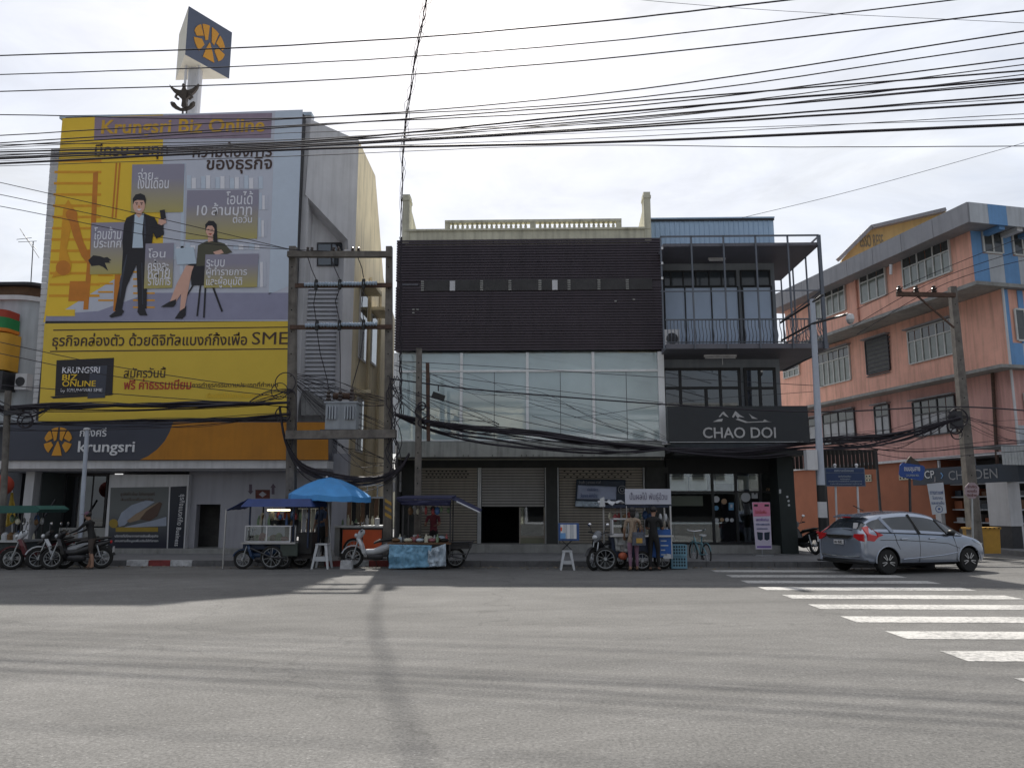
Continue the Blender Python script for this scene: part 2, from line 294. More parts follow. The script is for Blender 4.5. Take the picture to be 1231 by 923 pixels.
# asphalt: bleached, patched, with scuffed tyre sweeps and loose aggregate
def asphalt():
    m = bpy.data.materials.new('asphalt'); m.use_nodes = True; t = m.node_tree; n = t.nodes; l = t.links.new; b = n['Principled BSDF']; b.inputs['Specular IOR Level'].default_value = 0.3
    g = n.new('ShaderNodeNewGeometry')
    def noise(scale, det, ro=0.6, sx=1, sy=1, dist=0):
        mp = n.new('ShaderNodeMapping'); mp.inputs['Scale'].default_value = (sx, sy, 1); l(g.outputs['Position'], mp.inputs[0])
        k = n.new('ShaderNodeTexNoise'); k.inputs['Scale'].default_value = scale; k.inputs['Detail'].default_value = min(det, 4); k.inputs['Roughness'].default_value = ro; k.inputs['Distortion'].default_value = dist; l(mp.outputs[0], k.inputs['Vector']); return k.outputs['Fac']
    def rng(f, a, b_, c, d):
        r = n.new('ShaderNodeMapRange'); r.inputs[1].default_value = a; r.inputs[2].default_value = b_; r.inputs[3].default_value = c; r.inputs[4].default_value = d; l(f, r.inputs[0]); return r.outputs[0]
    def mul(a, c):
        q = n.new('ShaderNodeMath'); q.operation = 'MULTIPLY'; l(a, q.inputs[0]); l(c, q.inputs[1]); return q.outputs[0]
    # curved sweep: rotate coordinates slightly with distance by warping
    big = rng(noise(0.16, 4, 0.6, 0.7, 1.5, 1.2), 0.36, 0.66, 0.80, 1.10)
    # tyre sweeps: arcs about the far side of the junction
    sb = n.new('ShaderNodeVectorMath'); sb.operation = 'SUBTRACT'; sb.inputs[1].default_value = (16, -34, 0); l(g.outputs['Position'], sb.inputs[0])
    ln_ = n.new('ShaderNodeVectorMath'); ln_.operation = 'LENGTH'; l(sb.outputs[0], ln_.inputs[0]); sx_ = n.new('ShaderNodeSeparateXYZ'); l(sb.outputs[0], sx_.inputs[0])
    an_ = n.new('ShaderNodeMath'); an_.operation = 'ARCTAN2'; l(sx_.outputs[1], an_.inputs[0]); l(sx_.outputs[0], an_.inputs[1]); am_ = n.new('ShaderNodeMath'); am_.operation = 'MULTIPLY'; am_.inputs[1].default_value = 6.0; l(an_.outputs[0], am_.inputs[0])
    cm_ = n.new('ShaderNodeCombineXYZ'); l(ln_.outputs['Value'], cm_.inputs[0]); l(am_.outputs[0], cm_.inputs[1])
    k1 = n.new('ShaderNodeTexNoise'); k1.inputs['Scale'].default_value = 1.1; k1.inputs['Detail'].default_value = 5; k1.inputs['Roughness'].default_value = 0.7; k1.inputs['Distortion'].default_value = 0.5; l(cm_.outputs[0], k1.inputs['Vector'])
    sweep = rng(k1.outputs['Fac'], 0.36, 0.66, 0.87, 1.09)
    sweep2 = rng(noise(1.1, 4, 0.7, 1, 1, 1.0), 0.38, 0.64, 0.93, 1.05)
    mid = rng(noise(6.5, 4, 0.75), 0.3, 0.7, 0.80, 1.16)
    grit = rng(noise(34, 3, 0.8), 0.33, 0.67, 0.62, 1.36)
    vo = n.new('ShaderNodeTexVoronoi'); vo.inputs['Scale'].default_value = 17; l(g.outputs['Position'], vo.inputs['Vector'])
    peb = rng(vo.outputs['Distance'], 0.0, 0.22, 1.7, 0.98)
    f = mul(mul(mul(big, sweep), mul(mid, grit)), mul(peb, sweep2))
    # hairline cracks
    wv = n.new('ShaderNodeTexVoronoi'); wv.feature = 'DISTANCE_TO_EDGE'; wv.inputs['Scale'].default_value = 0.33
    nz2 = n.new('ShaderNodeTexNoise'); nz2.inputs['Scale'].default_value = 1.5; nz2.inputs['Detail'].default_value = 8; l(g.outputs['Position'], nz2.inputs['Vector'])
    mxv = n.new('ShaderNodeMix'); mxv.data_type = 'VECTOR'; mxv.inputs[0].default_value = 0.55; l(g.outputs['Position'], mxv.inputs[4]); l(nz2.outputs['Color'], mxv.inputs[5]); l(mxv.outputs[1], wv.inputs['Vector'])
    f = mul(f, rng(wv.outputs['Distance'], 0.0, 0.006, 0.80, 1.0))
    vm = n.new('ShaderNodeVectorMath'); vm.operation = 'SCALE'; vm.inputs[0].default_value = (0.162, 0.159, 0.154); l(f, vm.inputs['Scale']); l(vm.outputs[0], b.inputs['Base Color'])
    l(rng(mid, 0.8, 1.1, 0.72, 0.92), b.inputs['Roughness'])
    bu = n.new('ShaderNodeBump'); bu.inputs['Strength'].default_value = 0.55; bu.inputs['Distance'].default_value = 0.012; l(mul(grit, peb), bu.inputs['Height']); l(bu.outputs[0], b.inputs['Normal'])
    return m
M_asph = asphalt()
M_pave = mat('sidewalk_paving', (0.17, 0.17, 0.175), 0.85, var=0.25, scale=3, bump=0.3)
M_line = mat('road_line_white', (0.50, 0.49, 0.47), 0.8, var=0.16, scale=24, bump=0.3)
def worn_paint(m):
    t = m.node_tree; n = t.nodes; l = t.links.new; b = n['Principled BSDF']; src = b.inputs['Base Color'].links[0].from_socket
    g = n.new('ShaderNodeNewGeometry'); k = n.new('ShaderNodeTexNoise'); k.inputs['Scale'].default_value = 13; k.inputs['Detail'].default_value = 6; k.inputs['Roughness'].default_value = 0.75; l(g.outputs['Position'], k.inputs['Vector'])
    k2 = n.new('ShaderNodeTexNoise'); k2.inputs['Scale'].default_value = 0.9; k2.inputs['Detail'].default_value = 3; l(g.outputs['Position'], k2.inputs['Vector'])
    ad = n.new('ShaderNodeMath'); ad.operation = 'MULTIPLY_ADD'; ad.inputs[1].default_value = 0.5; l(k2.outputs['Fac'], ad.inputs[0]); l(k.outputs['Fac'], ad.inputs[2])
    r = n.new('ShaderNodeMapRange'); r.inputs[1].default_value = 0.60; r.inputs[2].default_value = 0.80; r.inputs[3].default_value = 0.85; r.inputs[4].default_value = 0.0; l(ad.outputs[0], r.inputs[0])
    x = n.new('ShaderNodeMix'); x.data_type = 'RGBA'; x.inputs[7].default_value = (0.15, 0.149, 0.147, 1); l(r.outputs[0], x.inputs[0]); l(src, x.inputs[6]); l(x.outputs[2], b.inputs['Base Color'])
worn_paint(M_line)
# ------------------------------------------------------------------ ground
road = tag(MB().poly([(-150, -60, 0), (150, -60, 0), (150, 240, 0), (-150, 240, 0)]).build('road', M_asph), 'grey bleached asphalt road at the crossing', kind='structure')
KY = 21.7; SX1 = 10.9
walk = tag(MB().box(-60, SX1, KY + 0.16, 48, -0.05, 0.15).build('sidewalk', M_pave), kind='structure')
EX0, EX1 = at(126, 680, KY).x, at(218, 680, KY).x; FX0, FX1 = at(378, 680, KY).x, at(462, 680, KY).x
x = -30.0; k = 0
M_kerbs = mat('kerb_concrete', (0.12, 0.12, 0.125), 0.85, var=0.3, scale=4)
while x < SX1 - 0.2:                                     # kerb stones, painted red and white before the bank
    L_ = 0.62; x1 = min(x + L_, SX1)
    painted = (EX0 < x < EX1) or (FX0 < x < FX1)
    m_ = (M_kw if k % 2 == 0 else M_red) if painted else M_kerbs
    pieces('kerb_stone', m_, walk, [(x + 0.006, x1 - 0.006, KY, KY + 0.15, -0.05, 0.155)]); x = x1; k += 1
# paving slabs of the sidewalk that can be told apart: a low step in front of the shops
walk2 = tag(MB().box(16.4, 60, 25.2, 60, -0.05, 0.16).build('sidewalk', M_pave), kind='structure')
pieces('kerb_stone', M_kerbs, walk2, [(16.4 + i * 1.0, 16.4 + i * 1.0 + 0.985, 25.0, 25.19, -0.05, 0.165) for i in range(12)])
# crosswalk: one sheet per stripe, ends worn
for i, Y0 in enumerate([7.55, 8.97, 10.38, 11.78, 13.22, 14.66, 16.1, 17.5, 18.95, 20.4]):
    xa, xb = 4.60 + 0.02 * (i % 3), 8.70 + 0.03 * (i % 2)
    pts = [(xa, Y0 - 0.3)]
    for j in range(1, 24): pts.append((xa + (xb - xa) * j / 24, Y0 - 0.3 + random.uniform(-0.012, 0.012)))
    pts += [(xb, Y0 - 0.3), (xb, Y0 + 0.3)]
    for j in range(23, 0, -1): pts.append((xa + (xb - xa) * j / 24, Y0 + 0.3 + random.uniform(-0.012, 0.012)))
    pts.append((xa, Y0 + 0.3))
    MB().prism([(p[0], p[1], 0.002) for p in pts], (0, 0, 0.003)).build('crosswalk_stripe', M_line, road)
pieces('lane_line', M_line, road, [(15.2, 17.4, 16.9, 17.02, 0.002, 0.005), (15.0, 22, 13.2, 13.32, 0.002, 0.005)])
# ------------------------------------------------------------------ bank building
BY = 25.3
M_bslat = mat('louvre_grey', (0.46, 0.47, 0.51), 0.6, var=0.12, scale=2)
bank = thing('bank_building', 'tall grey and cream bank building behind the yellow advertising billboard', 'building', (at(200, 500, BY).x, BY, 0), world=True)
bx0 = at(60, 300, BY).x; bx1 = at(367, 300, BY).x; bzt = at(250, 141, BY).z; bz1 = at(200, 556, BY).z
cA = Vector((bx1, BY, 0)); cB = Vector((at(427, 300, 26.4).x, 26.4, 0)); back = 33.0
box('upper_wall', M_grey, bank, bx0, bx1, BY, back, bz1, bzt)
# angled corner: an upper slab whose lower edge runs diagonally over the recessed wall
def qa(px, py, depth=0.0):                               # a pixel on the angled corner wall
    nrm = (cB - cA).normalized().cross(Vector((0, 0, 1))); d = ray(px, py); p0 = cA - nrm * depth
    return CAM + d * ((p0 - CAM).dot(nrm) / d.dot(nrm))
nrm = (cB - cA).normalized().cross(Vector((0, 0, 1)))
ztop = bzt - 0.15
MB().prism([(cA.x, cA.y, ztop), (cB.x, cB.y, ztop - 0.25), qa(427, 300), qa(419, 300), qa(418, 288), qa(367, 234)], -nrm * 0.55).build('corner_slab', M_grey, bank)
rc0, rc1 = cA - nrm * 0.56, cB - nrm * 0.56
MB().prism([(rc0.x, rc0.y, bz1), (rc1.x, rc1.y, bz1), (rc1.x, rc1.y, ztop - 0.3), (rc0.x, rc0.y, ztop - 0.1)], -nrm * 0.3).build('recessed_wall', M_grey, bank)
# pilaster between louvres and side wall, full height
MB().prism([qa(414, 300), qa(427, 300), Vector((cB.x, cB.y, 0.1)), Vector((qa(414, 300).x, qa(414, 300).y, 0.1))], -nrm * 0.54).build('corner_pilaster', M_grey, bank)
MB().prism([(cB.x + 0.002, cB.y, 0.1), (cB.x + 0.002, 29.6, 0.1), (cB.x + 0.002, 34.5, 0.1), (cB.x + 0.002, 34.5, 10.2), (cB.x + 0.002, 31.6, 11.3), (cB.x + 0.002, 29.4, ztop - 0.3), (cB.x + 0.002, cB.y, ztop - 0.26)], (-0.35, 0, 0)).build('side_wall', M_cream, bank)
MB().box(bx1, cB.x - 0.4, 28.5, 31.5, 0.1, ztop - 0.4).build('core_wall', M_grey, bank)
for (y0, y1, za, zb) in ((27.3, 28.5, 7.0, 9.6), (29.4, 30.4, 7.2, 9.2), (27.4, 28.4, 3.6, 5.6)):
    wnd = box('window', M_white, bank, cB.x + 0.005, cB.x + 0.05, y0, y1, za, zb)
    box('pane', M_glassd, wnd, cB.x + 0.051, cB.x + 0.056, y0 + 0.07, y1 - 0.07, za + 0.07, zb - 0.07)
    box('hood', M_cream, wnd, cB.x + 0.006, cB.x + 0.55, y0 - 0.2, y1 + 0.2, zb + 0.08, zb + 0.2)
for yy in (28.9, 30.9): MB().tube([(cB.x + 0.06, yy, 0.2), (cB.x + 0.06, yy, 10.5)], 0.05, 8).build('drain_pipe', M_cream, bank)
win = MB().prism([qa(381, 292, 0.55), qa(416, 292, 0.55), qa(416, 320, 0.55), qa(381, 320, 0.55)], nrm * 0.05).build('window', M_dsteel, bank)
for a, b in ((382.5, 397.5), (399.5, 415)): MB().prism([qa(a, 294, 0.49), qa(b, 294, 0.49), qa(b, 318.5, 0.49), qa(a, 318.5, 0.49)], nrm * 0.006).build('pane', M_glassd, win)
# grey louvres behind the transformer poles
for i in range(31):
    py = 339 + i * 5.1; a, b, c, d = qa(361, py, 0.5), qa(414, py, 0.5), qa(414, py + 4.6, 0.5), qa(361, py + 4.6, 0.5)
    t_ = Vector((0, 0, 0)) + nrm * 0.075
    MB().prism([a, b, c + t_, d + t_], (nrm * 0.03)).build('louvre', M_bslat, bank)
# small lean-to roof and gold return of the sign to the right
for i in range(9):
    MB().prism([qa(362 + i * 5, 470 + max(0, i * 3.2 - 4), 0.3), qa(367 + i * 5, 470 + max(0, i * 3.2 + 0.4 - 4), 0.3), qa(367 + i * 5, 499, -0.5), qa(362 + i * 5, 499, -0.5)], (0, 0.02, 0.02 + 0.015 * (i % 2))).build('roof_sheet', M_concd, bank)
# left return of the block, with narrow white glazed bricks beside the billboard
for i in range(44):
    py = 180 + i * 7.3; xa = at(66 - i * 0.52, py, BY).x; z1 = at(60, py, BY).z; z0 = at(60, py + 6.2, BY).z
    pieces('block', M_white, bank, [(xa - 0.10, xa + 0.20, BY - 0.06, BY - 0.003, z0 - 0.01, z1)])
# parapet rim
MB().box(bx0 - 0.1, bx1 + 0.02, BY - 0.05, BY + 0.3, bzt, bzt + 0.12).build('parapet_cap', mat('pale_blue_metal', (0.42, 0.50, 0.58), 0.5, var=0.05), bank)
# ground floor
gy = 26.6; soff = bz1
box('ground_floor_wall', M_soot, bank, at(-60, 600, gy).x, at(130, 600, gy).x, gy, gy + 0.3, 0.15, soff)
M_gwall = mat('bank_white_wall', (0.37, 0.37, 0.41), 0.7, var=0.08, scale=0.8, streak=0.15)
wy = 25.5
x0, x1, z0, z1 = fr(224, 350, 563, 681, wy)
ox0, ox1, oz0, oz1 = fr(234, 263, 606, 681, wy)
MB().box(x0, ox0, wy, wy + 0.3, 0.15, soff).box(ox0, ox1, wy, wy + 0.3, oz1, soff).box(ox1, x1, wy, wy + 0.3, 0.15, soff).build('front_wall', M_gwall, bank)
sh = box('roller_shutter', M_concd, bank, ox0 - 3.2, ox1 + 2.2, wy + 1.2, wy + 1.3, 0.15, soff)
pieces('slat', M_concd, sh, [(ox0 - 0.2, ox1 + 0.6, wy + 1.165, wy + 1.198, 0.17 + i * 0.1, 0.255 + i * 0.1) for i in range(24)])
x2 = at(395, 600, wy).x
MB().box(x1 + 0.002, x2, wy + 0.02, wy + 0.28, at(370, 604, wy).z, soff - 0.003).build('front_wall', M_gwall, bank)
box('lintel', M_dark, bank, x1 + 0.05, x2 - 0.05, wy - 0.03, wy + 0.018, at(370, 611, wy).z, at(370, 603, wy).z)
box('front_wall', M_gwall, bank, at(399, 600, wy).x, at(417, 600, wy).x, wy, wy + 0.35, 0.15, soff + 0.3)
cx0, cx1, _, _ = fr(25, 37, 563, 680, 25.2)
MB().prism([(cx0, 25.2, 0.15), (cx1 - 0.03, 25.2, 0.15), (cx1, 25.2, soff), (cx0 + 0.04, 25.2, soff)], (0, 0.35, 0)).build('column', M_white, bank)
# slanted green-grey side wall of the entrance, dark shop front with glass, low wall and handrail
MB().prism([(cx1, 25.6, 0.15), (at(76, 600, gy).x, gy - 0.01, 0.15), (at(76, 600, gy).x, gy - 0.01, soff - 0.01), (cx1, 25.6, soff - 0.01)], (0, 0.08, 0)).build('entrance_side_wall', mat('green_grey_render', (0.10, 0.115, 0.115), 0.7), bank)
door = box('glass_door', M_dsteel, bank, at(78, 600, gy).x, at(129, 600, gy).x, gy - 0.06, gy - 0.003, 0.2, soff - 0.25)
for a, b in ((80, 94), (96, 111), (113, 127)): box('pane', M_glassd, door, at(a, 600, gy).x, at(b, 600, gy).x, gy - 0.075, gy - 0.062, 0.32, soff - 0.4)
x0, x1, _, _ = fr(70, 131, 630, 668, 25.4)
lw_ = box('low_wall', M_conc, bank, x0, x1, 25.4, 25.75, 0.15, 0.95)
pieces('tile', M_conc, lw_, [(x0 + i * 0.42 + 0.01, x0 + i * 0.42 + 0.4, 25.375, 25.398, 0.2 + j * 0.37, 0.54 + j * 0.37) for i in range(4) for j in range(2)])
MB().tube([at(42, 639, 25.3), at(62, 608, 25.3), at(67, 600, 25.3)], 0.035, 6).tube([at(42, 639, 25.3), (at(42, 639, 25.3).x, 25.3, 0.15)], 0.03, 6).build('handrail', M_dsteel, bank)
# step and planter before the poster
x0, x1, _, _ = fr(127, 218, 668, 684, 24.9)
box('step', M_conc, bank, x0, x1 + 2.2, 24.9, 26.5, 0.149, 0.30)
# ledge under the sign and soffit
x0, x1, z0, z1 = fr(6, 395, 553.5, 563, 24.5)
box('sign_ledge', M_white, bank, x0 - 0.8, x1 - 0.05, 24.52, BY - 0.002, z0, z1)
box('soffit', M_gwall, bank, x0 - 0.8, x1 - 0.08, 24.7, 26.9, z0 - 0.06, z0 - 0.004)
# ------------------------------------------------------------------ fascia sign of the bank
M_slate = mat('sign_slate_vinyl', srgb(62, 66, 80), 0.45, var=0.08, scale=1.5)
M_gold = mat('sign_gold_vinyl', srgb(186, 122, 22), 0.5, var=0.12, scale=1.2, streak=0.12)
M_logo = mat('logo_gold', srgb(214, 150, 40), 0.5, var=0.06)
M_letter = mat('letter_white', (0.72, 0.73, 0.76), 0.5, var=0.05)
SY = 24.45
sg = thing('shop_sign', 'long slate and gold bank fascia sign reading krungsri above the pavement', 'sign', tuple(at(200, 552, SY)), world=True)
x0, x1, z0, z1 = fr(5, 395, 507, 553, SY)
box('sign_box', M_slate, sg, x0, x1, SY, SY + 0.5, z0, z1)
arc = [(208, 507.5), (204, 519), (198, 530), (189, 540), (178, 548), (168, 552.6)]
sheet('gold_panel', M_gold, sg, arc + [(394.6, 552.6), (394.6, 507.5)], SY - 0.008, 0.006)
def logo(m, parent, P):
    """The bank's emblem: six petals fanning over a trunk. P maps unit (u,v) to a point; v is up."""
    def arcp(r, a, b, k=6): return [(r * math.cos(rad(a + (b - a) * i / k)), r * math.sin(rad(a + (b - a) * i / k))) for i in range(k + 1)]
    petals = [arcp(1, 168, 128) + [(-0.40, 0.22), (-0.82, -0.02)], arcp(1, 122, 94) + [(-0.12, 0.12), (-0.28, 0.02)],
              arcp(1, 86, 58) + [(0.28, 0.02), (0.12, 0.12)], arcp(1, 52, 12) + [(0.82, -0.02), (0.40, 0.22)],
              arcp(1, 190, 232) + [(-0.32, -0.28), (-0.5, -0.02)], arcp(1, -10, -52) + [(0.32, -0.28), (0.5, -0.02)],
              [(-0.36, -1.0), (0.36, -1.0), (0.22, -0.5), (0.03, 0.0), (-0.03, 0.0), (-0.22, -0.5)]]
    for p in petals:
        a = [P(u, v) for u, v in p]; e = P(0, 0, 1) - P(0, 0, 0)
        MB().prism(a, e).build('emblem_petal', m, parent)
c_ = at(70, 530.5, SY); R_ = (at(87, 530, SY).x - at(53.5, 530, SY).x) / 2
logo(M_logo, sg, lambda u, v, k=0: Vector((c_.x + u * R_, SY - 0.002 - 0.02 * k, c_.z + v * R_)))
ptext('กรุงศรี', M_letter, sg, 96, 128, 514, 528, SY - 0.005, bold=0.01)
ptext('krungsri', M_letter, sg, 94, 162, 530, 547.5, SY - 0.005, bold=0.012, depth=0.02)
# ------------------------------------------------------------------ billboard
GY = 24.95
bb = thing('billboard', 'huge yellow and lilac advertising billboard covering the bank front', 'billboard', tuple(at(200, 505, GY)), world=True)
M_by = mat('print_yellow', srgb(240, 200, 56), 0.6, var=0.05, scale=0.8, bump=0.12, bscale=1.7)
M_by2 = mat('print_mustard', srgb(222, 190, 66), 0.6, var=0.05, scale=0.8, bump=0.12, bscale=1.7)
M_bl = mat('print_lilac', srgb(198, 202, 216), 0.6, var=0.05, scale=0.8, bump=0.12, bscale=1.7)
M_bl2 = mat('print_pale_blue', srgb(200, 212, 228), 0.6, var=0.04)
M_bfl = mat('print_floor', srgb(150, 150, 176), 0.6, var=0.06)
M_bk = mat('print_black', srgb(38, 36, 42), 0.6, var=0.05)
M_bp = mat('print_plum', srgb(84, 62, 66), 0.6, var=0.05)
M_bor = mat('print_orange', srgb(226, 160, 36), 0.6, var=0.08, scale=3)
M_bor2 = mat('print_amber', srgb(206, 128, 40), 0.6, var=0.1, scale=3)
M_bws = mat('print_white', srgb(232, 232, 240), 0.6, var=0.03)
M_bsh = mat('print_shirt', srgb(196, 212, 228), 0.6, var=0.04)
M_skin = mat('print_skin', srgb(222, 176, 158), 0.6, var=0.05)
M_bol = mat('print_olive', srgb(84, 82, 66), 0.6, var=0.05)
M_bred = mat('print_red', srgb(176, 62, 48), 0.6, var=0.05)
M_bbr = mat('print_brown', srgb(70, 50, 44), 0.6, var=0.05)
box('billboard_frame', M_dsteel, bb, at(62, 330, 25.05).x, at(357, 330, 25.05).x, GY + 0.02, BY - 0.065, at(200, 505, 25.05).z, at(200, 141, 25.05).z)
_ly = [0]
def lay(name, m, pts, lv): return sheet(name, m, bb, pts, GY - 0.005 * lv, 0.003)
TL, TR, BR, BL = (75, 142.5), (364, 132), (349, 500), (46, 507)
lay('print_sheet', M_by, [TL, (196, 138), (196, 300), (52, 388), (56, 360)], 0.2)
lay('print_sheet', M_bl, [(196, 138), TR, (353.5, 386), (52.5, 386), (55, 372), (196, 300)], 0.0)
lay('print_sheet', M_by2, [(53.5, 389), (353.3, 386), BR, BL], 0.1)
lay('print_panel', M_bl2, [(331, 134), (363, 132.5), (356, 340), (323, 354)], 1)
lay('print_panel', M_bfl, [(54.2, 386), (353, 384), (355, 352), (180, 352), (118, 374), (56, 378)], 1)
lay('title_band', mat('print_mauve', srgb(150, 132, 150), 0.6), [(114, 141), (327, 136), (325.5, 166), (113, 168)], 2)
ptext('Krungsri Biz Online', mat('print_title_gold', srgb(212, 166, 52), 0.6), bb, 122, 318, 143, 165, GY - 0.014, bold=0.02)
ptext('มีครบ จบทุก', M_bbr, bb, 114, 202, 172, 192, GY - 0.012, bold=0.012)
ptext('ความต้องการ', M_bbr, bb, 232, 327, 171, 189, GY - 0.012, bold=0.012)
ptext('ของธุรกิจ', M_bbr, bb, 248, 327, 189, 209, GY - 0.012, bold=0.014)
# machinery painted in yellow and orange on the left
for i in range(13): lay('machine_rib', M_bor, rect(66 - i * 0.6, 122 - i * 0.2, 192 + i * 13.5, 195 + i * 13.5), 1)
for p in ([(112, 208), (118, 206), (114, 300), (108, 300)], [(139, 196), (141, 196), (136, 262), (134, 262)], [(143, 196), (145, 196), (140, 262), (138, 262)], [(106, 300), (112, 300), (106, 372), (100, 372)], [(138, 330), (145, 330), (142, 374), (136, 374)], [(84, 338), (104, 338), (102, 362), (82, 362)]): lay('machine_column', M_bor2, p, 1.5)
for i in range(7): lay('machine_rib', M_bor, rect(118, 136, 300 + i * 10, 302 + i * 10), 1.2)
for i in range(10): lay('machine_rib', M_bor, rect(160, 186, 292 + i * 8.5, 294 + i * 8.5), 1.2)
lay('robot_arm', M_bor, [(70, 320), (72, 300), (76, 250), (82, 240), (88, 250), (92, 264), (86, 270), (80, 300), (86, 318), (84, 330), (70, 332), (62, 334)], 2.5)
lay('robot_arm', M_bor2, [(82, 262), (92, 260), (100, 290), (110, 312), (106, 318), (98, 308), (88, 284)], 2.8)
lay('robot_arm', M_bor2, disc(86, 258, 7), 3); lay('robot_arm', M_bor2, disc(76, 322, 9), 3)
lay('laptop_foot', M_by, rect(56, 90, 372, 380), 2)
# box captions
def caption(px0, px1, py0, py1, lines, tl, pv):
    """A half-clear grey caption card, grey above and ochre below, with its writing."""
    nm = 'print_card_%d' % int(px0); z1 = at(px0, py0, GY).z; z0 = at(px0, py1, GY).z
    m_ = mat_print(nm, srgb(184, 172, 104), srgb(150, 146, 164), 'Z', z0, z0 + (z1 - z0) * 0.7)
    c = lay('caption_card', m_, [(px0 + 2, py0), (px1 + 1, py0 - 1), (px1 - 1, py1 - 1), (px0, py1)], pv)
    for (s, a, b, y0, y1) in lines: ptext(s, M_bws, bb, a, b, y0, y1, GY - 0.005 * pv - 0.006, bold=0.008)
caption(157, 221, 198, 256, [('จ่าย', 166, 184, 203, 217), ('เงินเดือน', 166, 203, 213, 227)], 0, 3)
caption(108, 151, 268, 330, [('โอนข้าม', 113, 146, 273, 288), ('ประเทศ', 113, 146, 287, 298)], 0, 4.2)
caption(223, 310, 229, 288, [('โอนได้', 272, 304, 230, 246), ('10 ล้านบาท', 237, 303, 244, 259), ('ต่อวัน', 280, 303, 258, 268)], 0, 3)
# shelves and books behind
for (a, b, y0, y1, n_) in ((224, 316, 211, 227, 16), (206, 222, 294, 312, 3), (222, 312, 292, 300, 14), (311, 322, 232, 252, 3), (310, 321, 262, 285, 3), (308, 320, 312, 345, 3)):
    for i in range(n_):
        w_ = (b - a) / n_; lay('book', (M_bl2, M_bws, M_bl)[i % 3], [(a + i * w_ + 0.6, y0 + (i * 7 % 4)), (a + (i + 1) * w_, y0 + (i * 7 % 4)), (a + (i + 1) * w_, y1), (a + i * w_ + 0.6, y1)], 2)
lay('shelf', M_bl2, [(219, 196), (223, 196), (220, 330), (216, 330)], 2)
# standing man in a dark suit, phone raised
lay('trousers', M_bk, [(148, 296), (176, 296), (177, 320), (176, 371), (166, 371), (164, 318), (152, 345), (146, 374), (138, 373), (146, 330)], 5)
lay('jacket', M_bk, [(152, 262), (162, 257), (172, 256), (186, 262), (190, 270), (196, 266), (197, 282), (188, 287), (184, 280), (182, 297), (175, 300), (150, 302), (148, 312), (147, 290), (149, 270)], 5.4)
lay('shirt', M_bsh, [(162, 258), (173, 257), (171, 280), (172, 298), (159, 298), (161, 275)], 5.8)
lay('lapel', M_slate, [(162, 258), (160.6, 262), (158.6, 280), (159.4, 292), (160.2, 280), (161.4, 264)], 5.9); lay('lapel', M_slate, [(173, 257), (174.6, 262), (175.6, 280), (174, 292), (173.2, 280), (172.6, 264)], 5.9); lay('crease', M_slate, [(143.5, 340), (146, 330), (152, 306), (153, 306), (148, 334), (144, 362)], 5.2); lay('crease', M_slate, [(170, 316), (171, 316), (172, 366), (171, 366)], 5.2)
lay('head', M_skin, disc(167, 247, 7.2, 18, 10), 6); lay('neck', M_skin, [(163, 253), (171, 253), (170, 259), (167, 262), (164, 259)], 5.9)
lay('hair', M_bk, [(160, 246), (159.5, 239), (163, 234), (169, 232.6), (174, 235), (175.4, 240), (174.6, 246), (173, 241), (165, 240.5), (161.5, 242)], 6.4)
lay('brow', M_bk, rect(162.6, 165.8, 243.4, 244.2), 6.5); lay('brow', M_bk, rect(168.6, 171.8, 243.4, 244.2), 6.5); lay('eye', M_bk, disc(164.4, 245.6, 0.8, 8), 6.5); lay('eye', M_bk, disc(170.2, 245.6, 0.8, 8), 6.5); lay('nose', M_bor2, [(167, 246), (168.2, 249.6), (166, 249.6)], 6.5); lay('mouth', M_bws, [(164, 251.4), (170.6, 251.4), (167.3, 253.6)], 6.5)
lay('hand', M_skin, [(191, 263), (199, 262), (200, 268), (194, 271), (190, 269)], 6); lay('phone', M_bk, [(192, 253), (198, 252), (199.5, 263), (193.5, 264)], 6.4)
lay('shoe', M_bk, [(146, 371), (140, 373), (131, 380), (134, 382), (146, 379), (149, 374)], 5.6); lay('shoe', M_bk, [(166, 369), (174, 371), (177, 379), (168, 379), (165, 375)], 5.6)
# black gripper in mid-air
lay('gripper', M_bk, [(106, 313), (112, 307), (120, 308), (128, 311), (133, 316), (126, 316), (130, 326), (124, 321), (119, 319), (110, 320)], 5)
lay('gripper', M_bk, [(124, 310), (130, 314), (134, 313), (129, 309)], 5.1)
# seated woman
lay('chair', M_bk, [(228, 318), (262, 318), (262, 343), (230, 343)], 4.6)
for p in ([(240, 343), (242, 343), (238, 380), (236, 380)], [(254, 343), (256.5, 343), (268, 374), (266, 375)], [(246, 343), (248, 343), (246, 382), (244, 382)], [(231, 343), (233, 343), (220, 364), (219, 363)]): lay('chair_leg', M_bk, p, 4.7)
lay('skirt', M_bk, [(226, 318), (256, 312), (262, 326), (236, 334), (228, 334)], 5)
lay('leg', M_skin, [(224, 319), (233, 320), (224, 344), (209, 366), (203, 366), (212, 342)], 5.2); lay('leg', M_skin, [(222, 326), (231, 324), (226, 350), (221, 375), (216, 377), (218, 348)], 5.4)
lay('shoe', M_bk, [(203, 363), (211, 360), (212, 358), (211, 366), (208, 369), (193, 369)], 5.6); lay('shoe', M_bk, [(216, 374), (222, 370), (224, 367), (223, 379), (219, 383), (210, 383)], 5.7)
lay('top', M_bol, [(238, 295), (248, 290), (260, 290), (270, 293), (279, 303), (270, 306), (268, 318), (236, 320)], 5.5)
lay('hair', M_bk, [(247, 278), (246.6, 270), (251, 265.4), (257, 265.8), (260.4, 270), (261.6, 292), (257, 291), (256, 280)], 5.8); lay('neck', M_skin, [(250, 283), (255.5, 283), (256, 290), (250, 291)], 5.7)
lay('head', M_skin, disc(252.6, 277, 5.2, 16, 7.6), 6); lay('hair', M_bk, [(247, 276), (248, 269), (253, 267), (258.4, 270), (258.8, 276), (255, 271.4), (250, 271.4)], 6.2)
